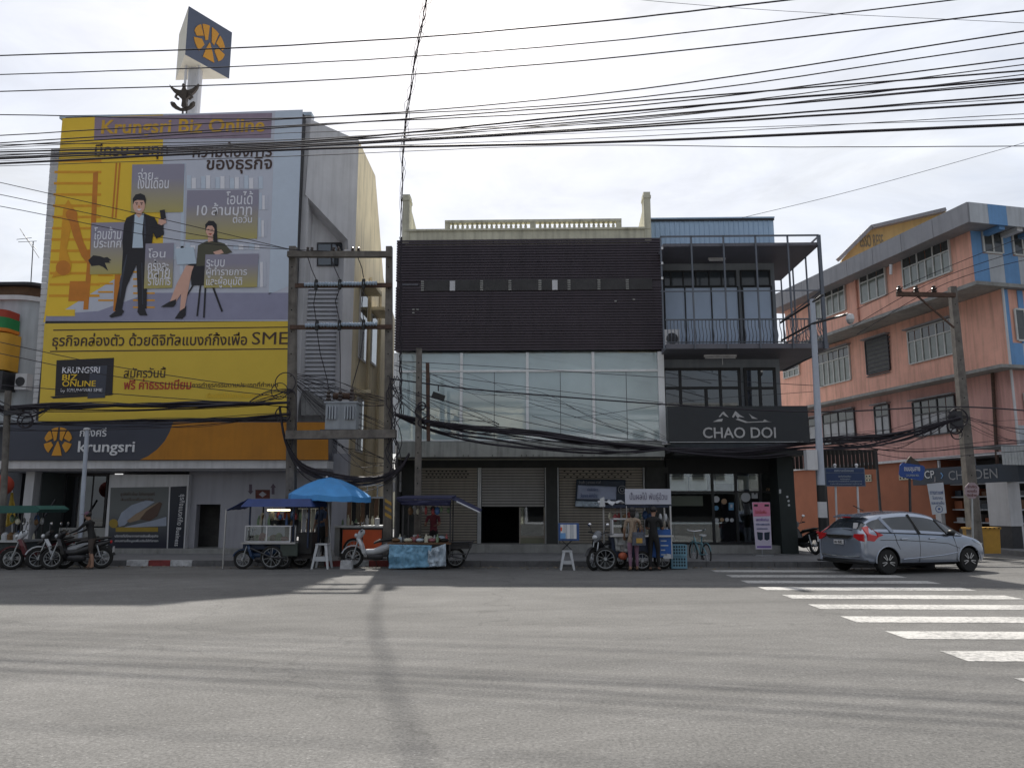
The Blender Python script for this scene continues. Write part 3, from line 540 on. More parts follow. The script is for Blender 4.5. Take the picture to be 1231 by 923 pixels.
lay('eye', M_bk, disc(250.6, 276, 0.7, 8), 6.3); lay('eye', M_bk, disc(255, 276, 0.7, 8), 6.3); lay('mouth', M_bred, [(250.4, 280.8), (255.2, 280.8), (252.8, 282.6)], 6.3)
lay('hand', M_skin, [(256, 303), (266, 300), (269, 304), (260, 307)], 6)
lay('laptop_screen', M_bsh, [(210, 299), (233, 297), (236, 317), (213, 318)], 5.8)
caption(173, 208, 293, 347, [('โอน', 178, 199, 299, 310), ('ครั้งละ', 178, 203, 312, 325), ('หลาย', 178, 204, 324, 335), ('รายการ', 178, 205, 334, 343)], 0, 6.6)
caption(245, 310, 306, 346, [('ระบบ', 248, 270, 312, 321), ('ผู้ทำรายการ', 248, 297, 321, 334), ('และผู้อนุมัติ', 248, 291, 332, 346)], 0, 6.8)
# bottom band
lay('rule', M_bbr, [(64, 396.2), (346, 392.6), (346, 393.8), (64, 397.6)], 1); lay('rule', M_bbr, [(60, 421.8), (346, 418.6), (346, 420), (60, 423.2)], 1)
ptext('ธุรกิจคล่องตัว ด้วยดิจิทัลแบงก์กิ้งเพื่อ', M_bbr, bb, 63, 297, 400, 420, GY - 0.008, bold=0.012)
ptext('SME', M_bbr, bb, 303, 346, 399, 414, GY - 0.008, bold=0.0)
lay('laptop_body', M_bk, [(68, 433), (137, 430), (135, 473), (66, 476)], 2); lay('laptop_base', M_bk, [(60, 476.5), (138, 473), (134, 475), (64, 479)], 2.2)
lay('phone', M_slate, [(109, 440), (129, 439), (126, 478), (105, 479)], 2.6)
ptext('KRUNGSRI', M_bws, bb, 75, 120, 441, 448.5, GY - 0.018, bold=0.01); ptext('BIZ', M_by, bb, 75, 93, 450, 457, GY - 0.018, bold=0.01); ptext('ONLINE', M_by, bb, 75, 115, 457.5, 464.5, GY - 0.018, bold=0.01); ptext('by KRUNGSRI SME', M_bws, bb, 73, 123, 467, 472, GY - 0.018)
ptext('สมัครวันนี้', M_bbr, bb, 149, 199, 441, 454, GY - 0.008, bold=0.006)
ptext('ฟรี ค่าธรรมเนียม', M_bred, bb, 149, 230, 455, 468, GY - 0.008, bold=0.02)
ptext('การทำธุรกรรมตามประเภทที่กำหนด', M_bbr, bb, 231, 334, 459, 467, GY - 0.008, bold=0.004)
ptext('เงื่อนไขเป็นไปตามที่ธนาคารกำหนด', M_by, bb, 248, 330, 472, 478, GY - 0.008)
# ------------------------------------------------------------------ poster box at the bank's front
py_ = 25.25
po = thing('poster_case', 'white framed poster case on the bank front with a picture of a hand', 'poster', tuple(at(175, 668, py_)), world=True)
x0, x1, z0, z1 = fr(127.5, 224, 583, 667, py_)
box('frame', M_white, po, x0, x1, py_, wy + 0.3, z0, z1 + 0.35)
A_ = [(133, 586), (203, 585), (200, 663.5), (129, 664)]
zz0, zz1 = at(160, 664, py_).z, at(160, 586, py_).z
sheet('poster', mat_print('poster_fade', (0.012, 0.014, 0.03), (0.13, 0.14, 0.14), 'Z', zz0 + 0.3, zz0 + (zz1 - zz0) * 0.62), po, A_, py_ - 0.01)
sheet('poster_strip', mat('poster_navy', (0.012, 0.016, 0.03), 0.4), po, [(205, 585), (224.5, 584), (220, 663), (201.5, 663.5)], py_ - 0.01)
pl = lambda m, pts, k: sheet('print_shape', m, po, pts, py_ - 0.011 - 0.004 * k)
M_pm = mat('poster_pale', (0.30, 0.34, 0.42), 0.5); M_pg = mat('poster_gold', (0.32, 0.22, 0.03), 0.5); M_pb = mat('poster_brown', (0.09, 0.05, 0.035), 0.5); M_pt = mat('poster_tan', (0.28, 0.20, 0.13), 0.5)
pl(M_pm, [(141, 627), (146, 616), (158, 607), (176, 601), (186, 603), (160, 620), (150, 631), (143, 633)], 1)
pl(M_pg, disc(136.5, 629, 5.4, 14), 2); pl(M_pt, [(152, 626), (164, 617), (178, 610), (190, 604), (194, 607), (186, 618), (170, 624), (156, 628)], 2)
pl(M_pb, [(168, 624), (176, 614), (192, 603), (195, 605), (189, 620), (180, 626)], 3); pl(M_pm, [(150, 633), (182, 626), (200, 621), (200, 632), (150, 634)], 2)
pl(M_pg, rect(139, 190, 633.5, 639), 3)
ptext('ธุรกิจก้าวไกล ไปกับกรุงศรี', M_pb, po, 145, 186, 591, 597, py_ - 0.016); ptext('สินเชื่อเพื่อธุรกิจ', M_pb, po, 145, 184, 598, 603, py_ - 0.016)
ptext('บริการที่ปรึกษาทางการเงินเพื่อธุรกิจ', M_letter, po, 138, 190, 642, 646.5, py_ - 0.016); ptext('สอบถามข้อมูลเพิ่มเติมได้ที่สาขา', M_letter, po, 138, 190, 648, 652, py_ - 0.016)
ra = Matrix.Translation(Vector((at(216, 625, py_).x, py_ - 0.016, at(216, 625, py_).z))) @ Matrix.Rotation(rad(93), 4, 'Y')
o_ = Vector(ORG[po.name]); ra = Matrix.Translation(-o_) @ ra
hw = (at(216, 590, py_).z - at(216, 652, py_).z) / 2
text('ธุรกิจแบงก์กิ้ง Business', M_letter, po, -hw, hw, -0.12, 0.12, 0, rot=ra)
# arrows and emblem painted on the white wall by the car-park opening
am = thing('wall_emblem', 'faded red emblem with two arrows painted on the white bank wall', 'painted sign', tuple(at(317, 601, wy)), world=True)
M_fade = mat('faded_red_paint', (0.14, 0.045, 0.035), 0.8, var=0.3, scale=8); M_fadeg = mat('faded_violet_paint', (0.13, 0.10, 0.13), 0.8, var=0.2)
def wl(n, m, pts): return sheet(n, m, am, pts, wy - 0.006, 0.004)
wl('arrow', M_fadeg, [(299.5, 582), (303, 582), (303, 590), (304.6, 590), (301.2, 594), (297.8, 590), (299.5, 590)]); wl('arrow', M_fadeg, [(326.5, 594), (330, 594), (330, 586), (331.8, 586), (328.4, 581), (325, 586), (326.5, 586)])
wl('plate', M_fade, rect(307, 324.5, 588.5, 599)); sheet('plate_mark', M_gwall, am, [(311, 594), (315.5, 590.5), (320.5, 594), (315.5, 597.5)], wy - 0.011, 0.004)
# ------------------------------------------------------------------ rooftop pylon sign and the winged emblem
Ya, Yb = 27.0, 28.72
A0, A1 = at(222.5, 66, Ya), at(226, 8, Ya); B0 = at(210.5, 95, Yb); C0 = at(275, 96, Yb); zb_, zt_ = A0.z, A1.z
ry = thing('rooftop_sign', 'three sided rooftop sign box with gold emblem on a white mast', 'sign', (at(232, 130, 27.9).x, 27.9, bzt), world=True)
tri = [Vector((A0.x, Ya, zb_)), Vector((C0.x, Yb, zb_)), Vector((B0.x, Yb + 0.05, zb_))]
MB().prism(tri, (0, 0, zt_ - zb_)).build('sign_box', mat('sign_cream_panel', (0.62, 0.58, 0.48), 0.6, var=0.06), ry)
fa, fc = tri[0], tri[1]; fd = (fc - fa); fn = Vector((fd.y, -fd.x, 0)).normalized()
MB().prism([fa + fn * 0.004, fc + fn * 0.004, fc + fn * 0.004 + Vector((0, 0, zt_ - zb_)), fa + fn * 0.004 + Vector((0, 0, zt_ - zb_))], fn * 0.02).build('face_panel', mat('sign_slate_blue', srgb(84, 92, 112), 0.5, var=0.05), ry)
ctr = (fa + fc) / 2 + Vector((0, 0, (zt_ - zb_) * 0.5)); fdu = fd.normalized(); rr = 0.72
logo(M_logo, ry, lambda u, v, k=0: ctr + fn * (0.026 + 0.02 * k) + fdu * (u * rr) + Vector((0, 0, v * rr)))
MB().tube([(at(232, 130, 28.1).x, 28.1, bzt - 0.5), (at(232, 130, 28.1).x, 28.1, zb_ + 0.02)], 0.27, 16).build('mast', M_white, ry, True)
for s_ in (-0.22, 0.3): MB().tube([(at(232, 130, 28.1).x + s_, 27.75, bzt - 0.4), (at(232, 130, 28.1).x + s_, 27.75, zb_ + 0.01)], 0.05, 6).build('conduit', M_white, ry)
M_gar = mat('bronze_dark', (0.075, 0.058, 0.045), 0.6, metal=0.3, var=0.3, scale=9)
ge = thing('winged_emblem', 'dark bronze winged emblem standing on the roof edge below the pylon', 'emblem', tuple(at(221, 135, 25.6)), world=True)
wing = [(220.5, 120), (216, 117), (212, 113), (208, 110), (205, 106), (203.4, 101.6), (207, 104.6), (211, 107), (216, 108.4), (218.5, 108), (219.4, 104.6), (220.8, 101.4), (222.2, 104.6), (223, 108), (226, 108.4), (231, 106.6), (235, 103.6), (238.6, 100.6), (237, 105.6), (234, 110), (230, 113.5), (225, 117.6)]
MB().prism([at(a, b, 25.6) for a, b in wing], (0, 0.1, 0)).build('wings', M_gar, ge)
MB().prism([at(a, b, 25.56) for a, b in [(218.6, 106.5), (220.8, 103), (223, 106.5), (224.6, 112), (223, 121), (224.4, 127.5), (221, 130), (217.6, 127.5), (218.6, 121), (216.8, 112)]], (0, 0.18, 0)).build('torso', M_gar, ge)
MB().ball(tuple(at(220.8, 103.4, 25.6)), 0.06, 0.08, 0.09).build('head', M_gar, ge, True)
MB().tube([at(213, 113, 25.62), at(211, 117, 25.55), at(214.5, 119.5, 25.5)], 0.045, 6).build('arm', M_gar, ge); MB().tube([at(228.6, 113, 25.62), at(231, 117, 25.55), at(227.5, 119.5, 25.5)], 0.045, 6).build('arm', M_gar, ge)
MB().tube([at(206, 123.5, 25.62), at(208.5, 126, 25.6), at(212, 129.5, 25.6), at(217, 132, 25.6), at(223, 132, 25.6), at(228.5, 129.5, 25.6), at(231.6, 126, 25.6), at(233.4, 123, 25.62)], [0.05, 0.1, 0.075, 0.06, 0.06, 0.075, 0.1, 0.05], 6).build('base_scroll', M_gar, ge)
MB().box(at(219, 135, 25.6).x, at(219.8, 135, 25.6).x, 25.58, 25.63, bzt, at(220, 131, 25.6).z).box(at(224, 135, 25.6).x, at(224.8, 135, 25.6).x, 25.58, 25.63, bzt, at(220, 131, 25.6).z).build('strut', M_gar, ge)
# ------------------------------------------------------------------ far-left rounded building
M_lw = mat('pale_blue_render', (0.48, 0.52, 0.56), 0.7, var=0.1, scale=1, streak=0.2)
lb = thing('corner_building', 'white rounded corner building with dark roof beside the bank', 'building', (at(10, 500, 25.9).x, 25.9, 0), world=True)
LY = 25.9; xr = at(42, 420, LY).x; z0 = at(20, 512, LY).z; z1 = at(20, 361, LY).z
def round_plan(xl, xr, yf, yb, r, n=8): return [(xl, yf)] + [(xr - r + r * math.sin(rad(90 * i / n)), yf + r - r * math.cos(rad(90 * i / n))) for i in range(n + 1)] + [(xr, yb), (xl, yb)]
MB().prism([(a, b, z0) for a, b in round_plan(xr - 9, xr, LY, 33, 0.9)], (0, 0, z1 - z0)).build('wall', M_lw, lb, True)
MB().prism([(a, b, z1) for a, b in round_plan(xr - 9, xr + 0.12, LY - 0.14, 33, 1.0)], (0, 0, 0.16)).build('cornice', M_white, lb, True)
MB().prism([(a, b, z1 + 0.16) for a, b in round_plan(xr - 9, xr - 0.05, LY + 0.05, 33, 0.9)], (0, 0, 0.36)).build('roof_edge', M_wood, lb, True)
MB().prism([(a, b, z1 + 0.52) for a, b in round_plan(xr - 9, xr + 0.1, LY - 0.2, 33, 0.6)], (0, 0, 0.1)).build('roof', M_dsteel, lb)
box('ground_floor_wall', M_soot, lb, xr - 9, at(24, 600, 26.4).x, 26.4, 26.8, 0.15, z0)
MB().tube([(xr + 0.06, LY + 0.5, z0), (xr + 0.06, LY + 0.5, z1)], 0.06, 8).build('drain_pipe', M_dsteel, lb)
ac = thing('air_conditioner', 'white air conditioner hung on the rounded corner building', 'air conditioner', tuple(at(25, 468, 25.55)), world=True)
x0, x1, z0_, z1_ = fr(18, 32, 449, 468, 25.55); box('case', M_white, ac, x0, x1, 25.55, 25.88, z0_, z1_)
MB().lathe([(0.16, 0.0), (0.16, 0.02)], ((x0 + x1) / 2 - 0.02, 25.53, (z0_ + z1_) / 2), 'Y', 18).build('fan_grille', M_dsteel, ac)
M_stripe = [mat('sign_red', srgb(170, 60, 40), 0.5), mat('sign_green', srgb(30, 130, 70), 0.5), mat('sign_orange', srgb(220, 130, 30), 0.5), mat('sign_amber', srgb(214, 160, 50), 0.5)]
vsn = thing('stacked_sign', 'rounded shop sign in red, green and amber bands on the corner building', 'sign', tuple(at(8, 442, 25.2)), world=True)
for a, b, m_ in ((372, 381, 0), (381, 394, 1), (394, 398, 2), (400, 444, 3)):
    x1 = at(8, (a + b) / 2, 25.2).x; MB().prism([(p, q, at(8, b, 25.2).z) for p, q in round_plan(x1 - 1.6, x1, 25.1, 25.87, 0.3, 5)], (0, 0, at(8, a, 25.2).z - at(8, b, 25.2).z)).build('band', M_stripe[m_], vsn, True)
pieces('rib', M_stripe[2], vsn, [(at(8, 420, 25.2).x - 1.5, at(8, 420, 25.2).x - 0.32, 25.085, 25.099, at(8, 404 + i * 5.2, 25.2).z, at(8, 402.6 + i * 5.2, 25.2).z) for i in range(8)])
box('lower_panel', M_dsteel, vsn, at(0, 455, 25.2).x - 0.6, at(4, 455, 25.2).x, 25.15, 25.86, at(8, 468, 25.2).z, at(8, 446, 25.2).z)
# ------------------------------------------------------------------ dark slatted shophouse
DY = 24.85
M_clad = mat('cladding_plum', (0.052, 0.039, 0.052), 0.5, var=0.14, scale=1.1, streak=0.2)
M_clad2 = mat('cladding_pale_patch', (0.10, 0.10, 0.12), 0.6, var=0.3, scale=4)
ds = thing('slatted_shophouse', 'three storey shophouse with dark plum slatted upper front and glass first floor', 'building', (at(640, 655, DY).x, DY, 0), world=True)
sx0, sx1 = at(475.5, 354, DY).x, at(797, 354, DY).x
zt, zb = at(636, 287, DY).z, at(636, 421, DY).z
box('cladding_back', M_clad, ds, sx0 + 0.02, sx1 - 0.02, DY + 0.06, DY + 0.4, zb + 0.02, zt - 0.03)
NS = 42; p_ = (zt - zb) / NS; sl = []
for i in range(NS):
    z = zb + i * p_; j = random.uniform(-0.009, 0.009)
    if 24 <= i <= 25: continue                            # the slot the taken-down sign left
    sl.append((sx0, sx1, DY + j, DY + 0.05 + j, z + 0.016, z + p_ - 0.012))
pieces('slat', M_clad, ds, sl)
zs = zb + 24 * p_; xx = sx0 + 0.15                            # short infill strips in the slot, pale where paint is gone
for k in range(15):
    w_ = random.uniform(0.3, 0.75)
    if xx + w_ > sx1 - 0.9: break
    box('slat_patch', M_clad2 if k % 3 == 0 else M_clad, ds, xx, xx + w_, DY + 0.02, DY + 0.05, zs + 0.05, zs + p_ * 1.2); xx += w_ + random.uniform(0.03, 0.35)
zz = at(636, 349, DY).z; box('slat_band', mat('cladding_worn', (0.045, 0.043, 0.045), 0.7, var=0.3, scale=2), ds, sx0 + 0.9, sx1 - 0.35, DY - 0.012, DY - 0.002, zz, at(636, 336, DY).z)
for px in (508, 544, 579, 613, 649, 667, 684, 720, 754):
    x = at(px, 342, DY).x; hh = random.uniform(0.28, 0.4)
    if px in (544, 667): box('sign_bracket', M_grey, ds, x - 0.09, x + 0.09, DY - 0.03, DY - 0.013, zz, zz + 0.34)
    else:
        for q in range(5): box('sign_bracket', M_conc, ds, x - 0.05, x + 0.05, DY - 0.028, DY - 0.013, zz + q * 0.075, zz + q * 0.075 + 0.05)
for px, py in ((497, 373), (502, 373), (497, 377), (740, 363), (762, 361)): x = at(px, py, DY); box('sign_bracket', M_conc, ds, x.x - 0.04, x.x + 0.04, DY - 0.02, DY - 0.002, x.z, x.z + 0.05)
# parapet: beam, balustrade, side fins
x0, x1 = at(487, 280, DY).x, at(781, 280, DY).x; za, zb2 = at(636, 287.5, DY).z, at(636, 276.5, DY).z
box('parapet_beam', M_creamp, ds, x0, x1, DY + 0.05, DY + 0.45, za - 0.2, zb2)
box('parapet_moulding', M_creamp, ds, x0 - 0.02, x1 + 0.02, DY - 0.0, DY + 0.48, zb2 + 0.002, zb2 + 0.07)
bxa, bxb = at(536, 271, DY).x, at(746, 271, DY).x; zr = at(640, 265.5, DY).z
rail = box('balustrade_rail', M_creamp, ds, bxa - 0.05, bxb + 0.05, DY + 0.1, DY + 0.34, zr, zr + 0.09)
box('balustrade_post', M_creamp, ds, bxa - 0.05, bxa + 0.12, DY + 0.12, DY + 0.32, zb2 + 0.07, zr); box('balustrade_post', M_creamp, ds, bxb - 0.12, bxb + 0.05, DY + 0.12, DY + 0.32, zb2 + 0.07, zr); box('balustrade_post', M_creamp, ds, (bxa + bxb) / 2 - 0.1, (bxa + bxb) / 2 + 0.1, DY + 0.12, DY + 0.32, zb2 + 0.07, zr)
nb_ = 34; hb = zr - zb2 - 0.07
bal = MB().lathe([(0.05, 0), (0.05, hb * 0.12), (0.03, hb * 0.2), (0.055, hb * 0.5), (0.03, hb * 0.8), (0.05, hb * 0.88), (0.05, hb)], n=8).mesh('baluster', smooth=True)
for i in range(nb_):
    if i in (16, 17): continue
    link('baluster', bal, M_creamp, ds, (bxa + 0.22 + (bxb - bxa - 0.44) * i / (nb_ - 1), DY + 0.22, zb2 + 0.07))
for (pa, pb, ptop, slope) in ((483.5, 492, 233.5, 1), (774.5, 782.5, 230.5, -1)):
    fx0, fx1 = at(pa, 260, DY).x, at(pb, 260, DY).x; zt2 = at(pa, ptop, DY).z
    box('parapet_fin', M_creamp, ds, fx0, fx1, DY + 0.02, DY + 0.5, za - 0.1, zt2); box('fin_cap', M_creamp, ds, fx0 - 0.02, fx1 + 0.02, DY, DY + 0.52, zt2 - 0.22, zt2 - 0.12)
    MB().prism([(fx0 + 0.05, DY + 0.5, zb2 - 0.2), (fx0 + 0.05, DY + 4.4, zb2 - 0.2), (fx0 + 0.05, DY + 4.4, zb2 + 0.12), (fx0 + 0.05, DY + 0.5, zt2 - 0.3)], (fx1 - fx0 - 0.08, 0, 0)).build('party_wall', M_creamp, ds)
box('body_wall', M_creamp, ds, sx0 + 0.1, sx1 - 0.1, DY + 0.6, 36, 3.2, za - 0.05)
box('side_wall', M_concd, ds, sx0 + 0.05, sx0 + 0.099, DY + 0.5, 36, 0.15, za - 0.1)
# glazed floor
gz1, gz0 = at(636, 424, 25.0).z, at(636, 530, 25.0).z; GYs = 25.0
M_glz = mat_film('milky_film_glass', (0.72, 0.83, 0.84), 0.58, (0.85, 0.95, 0.97), 0.14)
gx = [at(p, 477, GYs).x for p in (478.5, 554.5, 634, 713.5, 793)]
tz = at(636, 446, GYs).z
M_mul = mat('bright_white_frame', (0.82, 0.83, 0.84), 0.5, var=0.08, streak=0.1)
inn = box('inner_wall', mat('interior_pale', (0.74, 0.80, 0.80), 0.8, var=0.06), ds, gx[0], gx[4], GYs + 0.30, GYs + 0.70, gz0 - 0.05, gz1 + 0.1)
for a, b, m_ in ((656, 675, 'interior_blue'), (531, 556, 'interior_blue'), (558, 640, 'interior_grey'), (745, 792, 'interior_cream')):
    box('curtain', mat(m_, {'interior_blue': (0.66, 0.84, 0.92), 'interior_grey': (0.52, 0.58, 0.60), 'interior_cream': (0.74, 0.72, 0.58)}[m_], 0.8, var=0.08), ds, at(a, 470, GYs + 0.2).x, at(b, 470, GYs + 0.2).x, GYs + 0.2, GYs + 0.26, gz0, gz1 + 0.05)
for i in range(4):
    box('pane', M_glz, ds, gx[i] + 0.045, gx[i + 1] - 0.045, GYs - 0.004, GYs + 0.004, tz + 0.035, gz1 - 0.02)
    mid = (gx[i] + gx[i + 1]) / 2
    for a, b in ((gx[i] + 0.045, mid - 0.008), (mid + 0.008, gx[i + 1] - 0.045)):
        pn = box('pane', M_glz, ds, a, b, GYs - 0.004, GYs + 0.004, gz0 + 0.04, tz - 0.035); pn.rotation_euler = (0, 0, 0)
    box('joint', M_dsteel, ds, mid - 0.008, mid + 0.008, GYs - 0.006, GYs + 0.006, gz0 + 0.04, tz - 0.035)
    box('transom', M_mul, ds, gx[i] + 0.046, gx[i + 1] - 0.046, GYs - 0.05, GYs + 0.03, tz - 0.034, tz + 0.034)
    box('sill', M_mul, ds, gx[i] + 0.046, gx[i + 1] - 0.046, GYs - 0.05, GYs + 0.03, gz0, gz0 + 0.039)
for i, x in enumerate(gx[:4]): box('mullion', M_mul, ds, x - 0.045, x + 0.045, GYs - 0.07, GYs + 0.05, gz0, gz1)
box('mullion', M_mul, ds, gx[4] - 0.044, gx[4] + 0.16, GYs - 0.09, GYs + 0.1, gz0 - 0.05, gz1)
box('mullion', M_mul, ds, gx[0] - 0.16, gx[0] - 0.05, GYs - 0.09, GYs + 0.1, gz0 - 0.4, gz1)
lz1, lz0 = at(636, 530.5, 24.6).z, at(636, 549, 24.6).z
box('concrete_beam', mat('stained_concrete', (0.34, 0.35, 0.33), 0.85, var=0.2, scale=1.3, streak=0.4, bump=0.2), ds, at(478, 540, 24.6).x, at(799, 540, 24.6).x, 24.6, GYs - 0.1, lz0, lz1)
pieces('beam_spike', M_dsteel, ds, [(at(px, 546, 24.59).x - 0.012, at(px, 546, 24.59).x + 0.012, 24.56, 24.598, lz0 + 0.02, lz0 + 0.06) for px in (523, 557, 563, 592, 627, 633, 641, 648, 700, 714)])
box('soffit', M_concd, ds, at(478, 540, 24.6).x, at(799, 540, 24.6).x, 24.62, 27.2, lz0 - 0.002, lz0 + 0.12)
# ground floor: shutters, pillars, window
SYs = 26.3; fz = 0.42
M_shb = mat('shutter_beige', (0.30, 0.27, 0.23), 0.5, metal=0.2, var=0.1, scale=2, streak=0.15)
M_shg = mat('shutter_grey', (0.31, 0.30, 0.29), 0.5, metal=0.2, var=0.08, scale=2, streak=0.1)
M_dirt = mat('dirty_pillar', (0.05, 0.052, 0.05), 0.85, var=0.3, scale=2)
shz = at(636, 562, SYs).z
box('lintel', M_dirt, ds, at(475, 560, SYs).x, at(800, 560, SYs).x, SYs - 0.05, SYs + 0.3, shz, lz0 - 0.005)
def shutter(pa, pb, pbot, m_, vents):
    xa, xb = at(pa, 610, SYs).x, at(pb, 610, SYs).x; zbot = fz + 0.01 if pbot > 650 else at(636, pbot, SYs).z
    sh = box('roller_shutter', M_dirt, ds, xa, xb, SYs + 0.05, SYs + 0.07, zbot, shz)
    n_ = int((shz - zbot) / 0.088); h_ = (shz - zbot) / n_
    pieces('slat', m_, sh, [(xa + 0.02, xb - 0.02, SYs + 0.02, SYs + 0.048, zbot + i * h_ + 0.011, zbot + (i + 1) * h_ - 0.011) for i in range(n_)])
    if vents:
        for r in range(3):
            for c in range(11):
                x = xa + 0.2 + (xb - xa - 0.4) * (c + 0.5 * (r % 2)) / 11.5; z = shz - 0.12 - r * 0.1
                MB().prism([(x - 0.05, SYs + 0.012, z), (x, SYs + 0.012, z - 0.022), (x + 0.05, SYs + 0.012, z), (x, SYs + 0.012, z + 0.022)], (0, 0.007, 0)).build('vent_hole', M_dark, sh)
    pieces('guide_rail', M_steel, ds, [(xa - 0.06, xa - 0.002, SYs - 0.02, SYs + 0.1, fz, shz), (xb + 0.002, xb + 0.06, SYs - 0.02, SYs + 0.1, fz, shz)])
shutter(505, 574, 655, M_shb, True); shutter(578.5, 655, 609, M_shg, False); shutter(672, 774, 651, M_shb, True)
for a, b in ((656.5, 670), (776, 803), (484, 503)): box('pillar', M_dirt, ds, at(a, 610, SYs).x, at(b, 610, SYs).x, SYs - 0.25, SYs + 0.3, 0.15, shz)
box('threshold', M_conc, ds, at(484, 655, SYs).x, at(800, 655, SYs).x, SYs - 0.7, SYs + 0.35, 0.149, fz)
xa, xb = at(577, 610, SYs + 0.2).x, at(657, 610, SYs + 0.2).x
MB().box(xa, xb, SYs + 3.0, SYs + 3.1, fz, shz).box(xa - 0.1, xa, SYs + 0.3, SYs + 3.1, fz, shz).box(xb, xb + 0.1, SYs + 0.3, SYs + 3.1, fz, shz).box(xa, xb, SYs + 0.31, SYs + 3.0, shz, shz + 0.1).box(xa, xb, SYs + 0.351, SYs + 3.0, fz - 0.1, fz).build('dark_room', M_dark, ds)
x0, x1, z0, z1 = fr(624, 655.5, 609.5, 645, SYs)
wn = MB().box(x0, x0 + 0.05, SYs + 0.08, SYs + 0.16, fz, z1).box(x1 - 0.05, x1, SYs + 0.08, SYs + 0.16, fz, z1).box(x0 + 0.05, x1 - 0.05, SYs + 0.08, SYs + 0.16, z0 - 0.04, z0 + 0.03).build('shop_window', M_shb, ds)
box('pane', M_glass, wn, x0 + 0.05, x1 - 0.05, SYs + 0.115, SYs + 0.12, z0 + 0.03, z1)
box('panel', mat('pale_olive_paint', (0.20, 0.20, 0.14), 0.7, var=0.15), wn, x0 + 0.05, x1 - 0.05, SYs + 0.09, SYs + 0.15, fz, z0 - 0.04)
mb_ = thing('meter_box', 'white meter box fixed beside the pole at the slatted shophouse', 'meter box', tuple(at(477, 592, 25.9)), world=True)
x0, x1, z0, z1 = fr(472, 482, 566.5, 591, 25.9); box('upper_case', M_white, mb_, x0, x1, 25.9, 26.02, (z0 + z1) / 2 + 0.02, z1); box('lower_case', M_white, mb_, x0, x1, 25.88, 26.02, z0, (z0 + z1) / 2)
box('side_door', mat('dark_blue_door', (0.02, 0.025, 0.035), 0.6), ds, at(475, 620, SYs).x, at(484, 620, SYs).x, SYs, SYs + 0.1, 0.3, shz)
# ------------------------------------------------------------------ dark grey corner shop building
CY = 25.8
ch = thing('corner_shop_building', 'dark grey three storey corner shophouse with caged balcony and roof canopy', 'building', (at(866, 655, CY).x, CY, 0), world=True)
hx0 = at(797, 400, CY).x; hx1 = at(936, 420, CY).x; CB = 33.0
M_slw = mat('slate_render', (0.24, 0.265, 0.30), 0.75, var=0.1, scale=1, streak=0.15)
czt = at(866, 296, 24.0).z                                  # canopy underside
fz1 = at(866, 413, 24.0).z                                  # balcony floor
MB().box(hx0, hx1, CY, CB, fz1 + 0.0, czt + 0.05).build('upper_wall', M_slw, ch)
pz1, pz0 = at(860, 263.5, CY + 0.1).z, czt + 0.12
box('metal_parapet', mat('blue_metal_sheet', (0.42, 0.56, 0.72), 0.5, metal=0.2, var=0.06, scale=1.2), ch, at(783, 280, CY).x, hx1 + 0.1, CY + 0.1, CB, pz0, pz1)
nx = 25; pxa, pxb = at(783, 280, CY).x, hx1 + 0.1
pieces('seam_rib', MATS['blue_metal_sheet'], ch, [(pxa + (pxb - pxa) * i / nx - 0.012, pxa + (pxb - pxa) * i / nx + 0.012, CY + 0.07, CY + 0.098, pz0, pz1 - 0.08) for i in range(1, nx)])
box('parapet_flashing', MATS['blue_metal_sheet'], ch, pxa - 0.03, pxb + 0.03, CY + 0.04, CB, pz1 + 0.002, pz1 + 0.05); box('parapet_flashing', M_dsteel, ch, pxa, pxb + 0.02, CY + 0.05, CY + 0.098, pz1 - 0.075, pz1 - 0.01)
kx1 = at(985, 296, 24.0).x; kx0 = at(797, 296, 24.0).x
M_can = mat('canopy_grey', (0.14, 0.14, 0.165), 0.7, var=0.12, scale=1.2)
MB().box(kx0, kx1, 24.0, CY - 0.003, czt, czt + 0.1).box(hx1 + 0.003, kx1, CY - 0.002, 27.9, czt, czt + 0.1).build('roof_canopy', M_can, ch)
fl = thing('tube_lamp', 'white fluorescent tube lamp under the roof canopy of the dark corner shophouse', 'lamp', tuple(at(860, 306, 25.2)), world=True)
x0, x1, _, _ = fr(851, 872, 304, 308, 25.2); box('housing', M_white, fl, x0, x1, 25.16, 25.24, czt - 0.06, czt - 0.002); MB().tube([(x0 + 0.03, 25.2, czt - 0.085), (x1 - 0.03, 25.2, czt - 0.085)], 0.018, 8).build('tube', M_letter, fl)
def window_grid(parent, xs, zs, Y, m_frame, m_pane, t=0.045, d=0.08, name='window'):
    """A window frame of real bars on a plane Y with one pane object per opening."""
    mb = MB()
    for x in xs: mb.box(x - t / 2, x + t / 2, Y - d, Y - 0.002, zs[0] - t / 2, zs[-1] + t / 2)
    for i in range(len(xs) - 1):
        for z in zs: mb.box(xs[i] + t / 2, xs[i + 1] - t / 2, Y - d + 0.004, Y - 0.002, z - t / 2, z + t / 2)
    f = mb.build(name, m_frame, parent)
    for i in range(len(xs) - 1):
        for j in range(len(zs) - 1): box('pane', m_pane[j % len(m_pane)] if isinstance(m_pane, list) else m_pane, f, xs[i] + t / 2, xs[i + 1] - t / 2, Y - d * 0.55, Y - d * 0.5, zs[j] + t / 2, zs[j + 1] - t / 2)
    return f
M_fr = mat('black_frame', (0.012, 0.013, 0.016), 0.5, var=0.1)
M_dpane = mat('window_dark', (0.035, 0.045, 0.055), 0.08, var=0.1, spec=0.9)
M_curt = mat('window_blue_blind', (0.42, 0.52, 0.68), 0.35, var=0.05, spec=0.6)
q = lambda px: at(px, 340, CY).x
zq = lambda py: at(866, py, CY).z
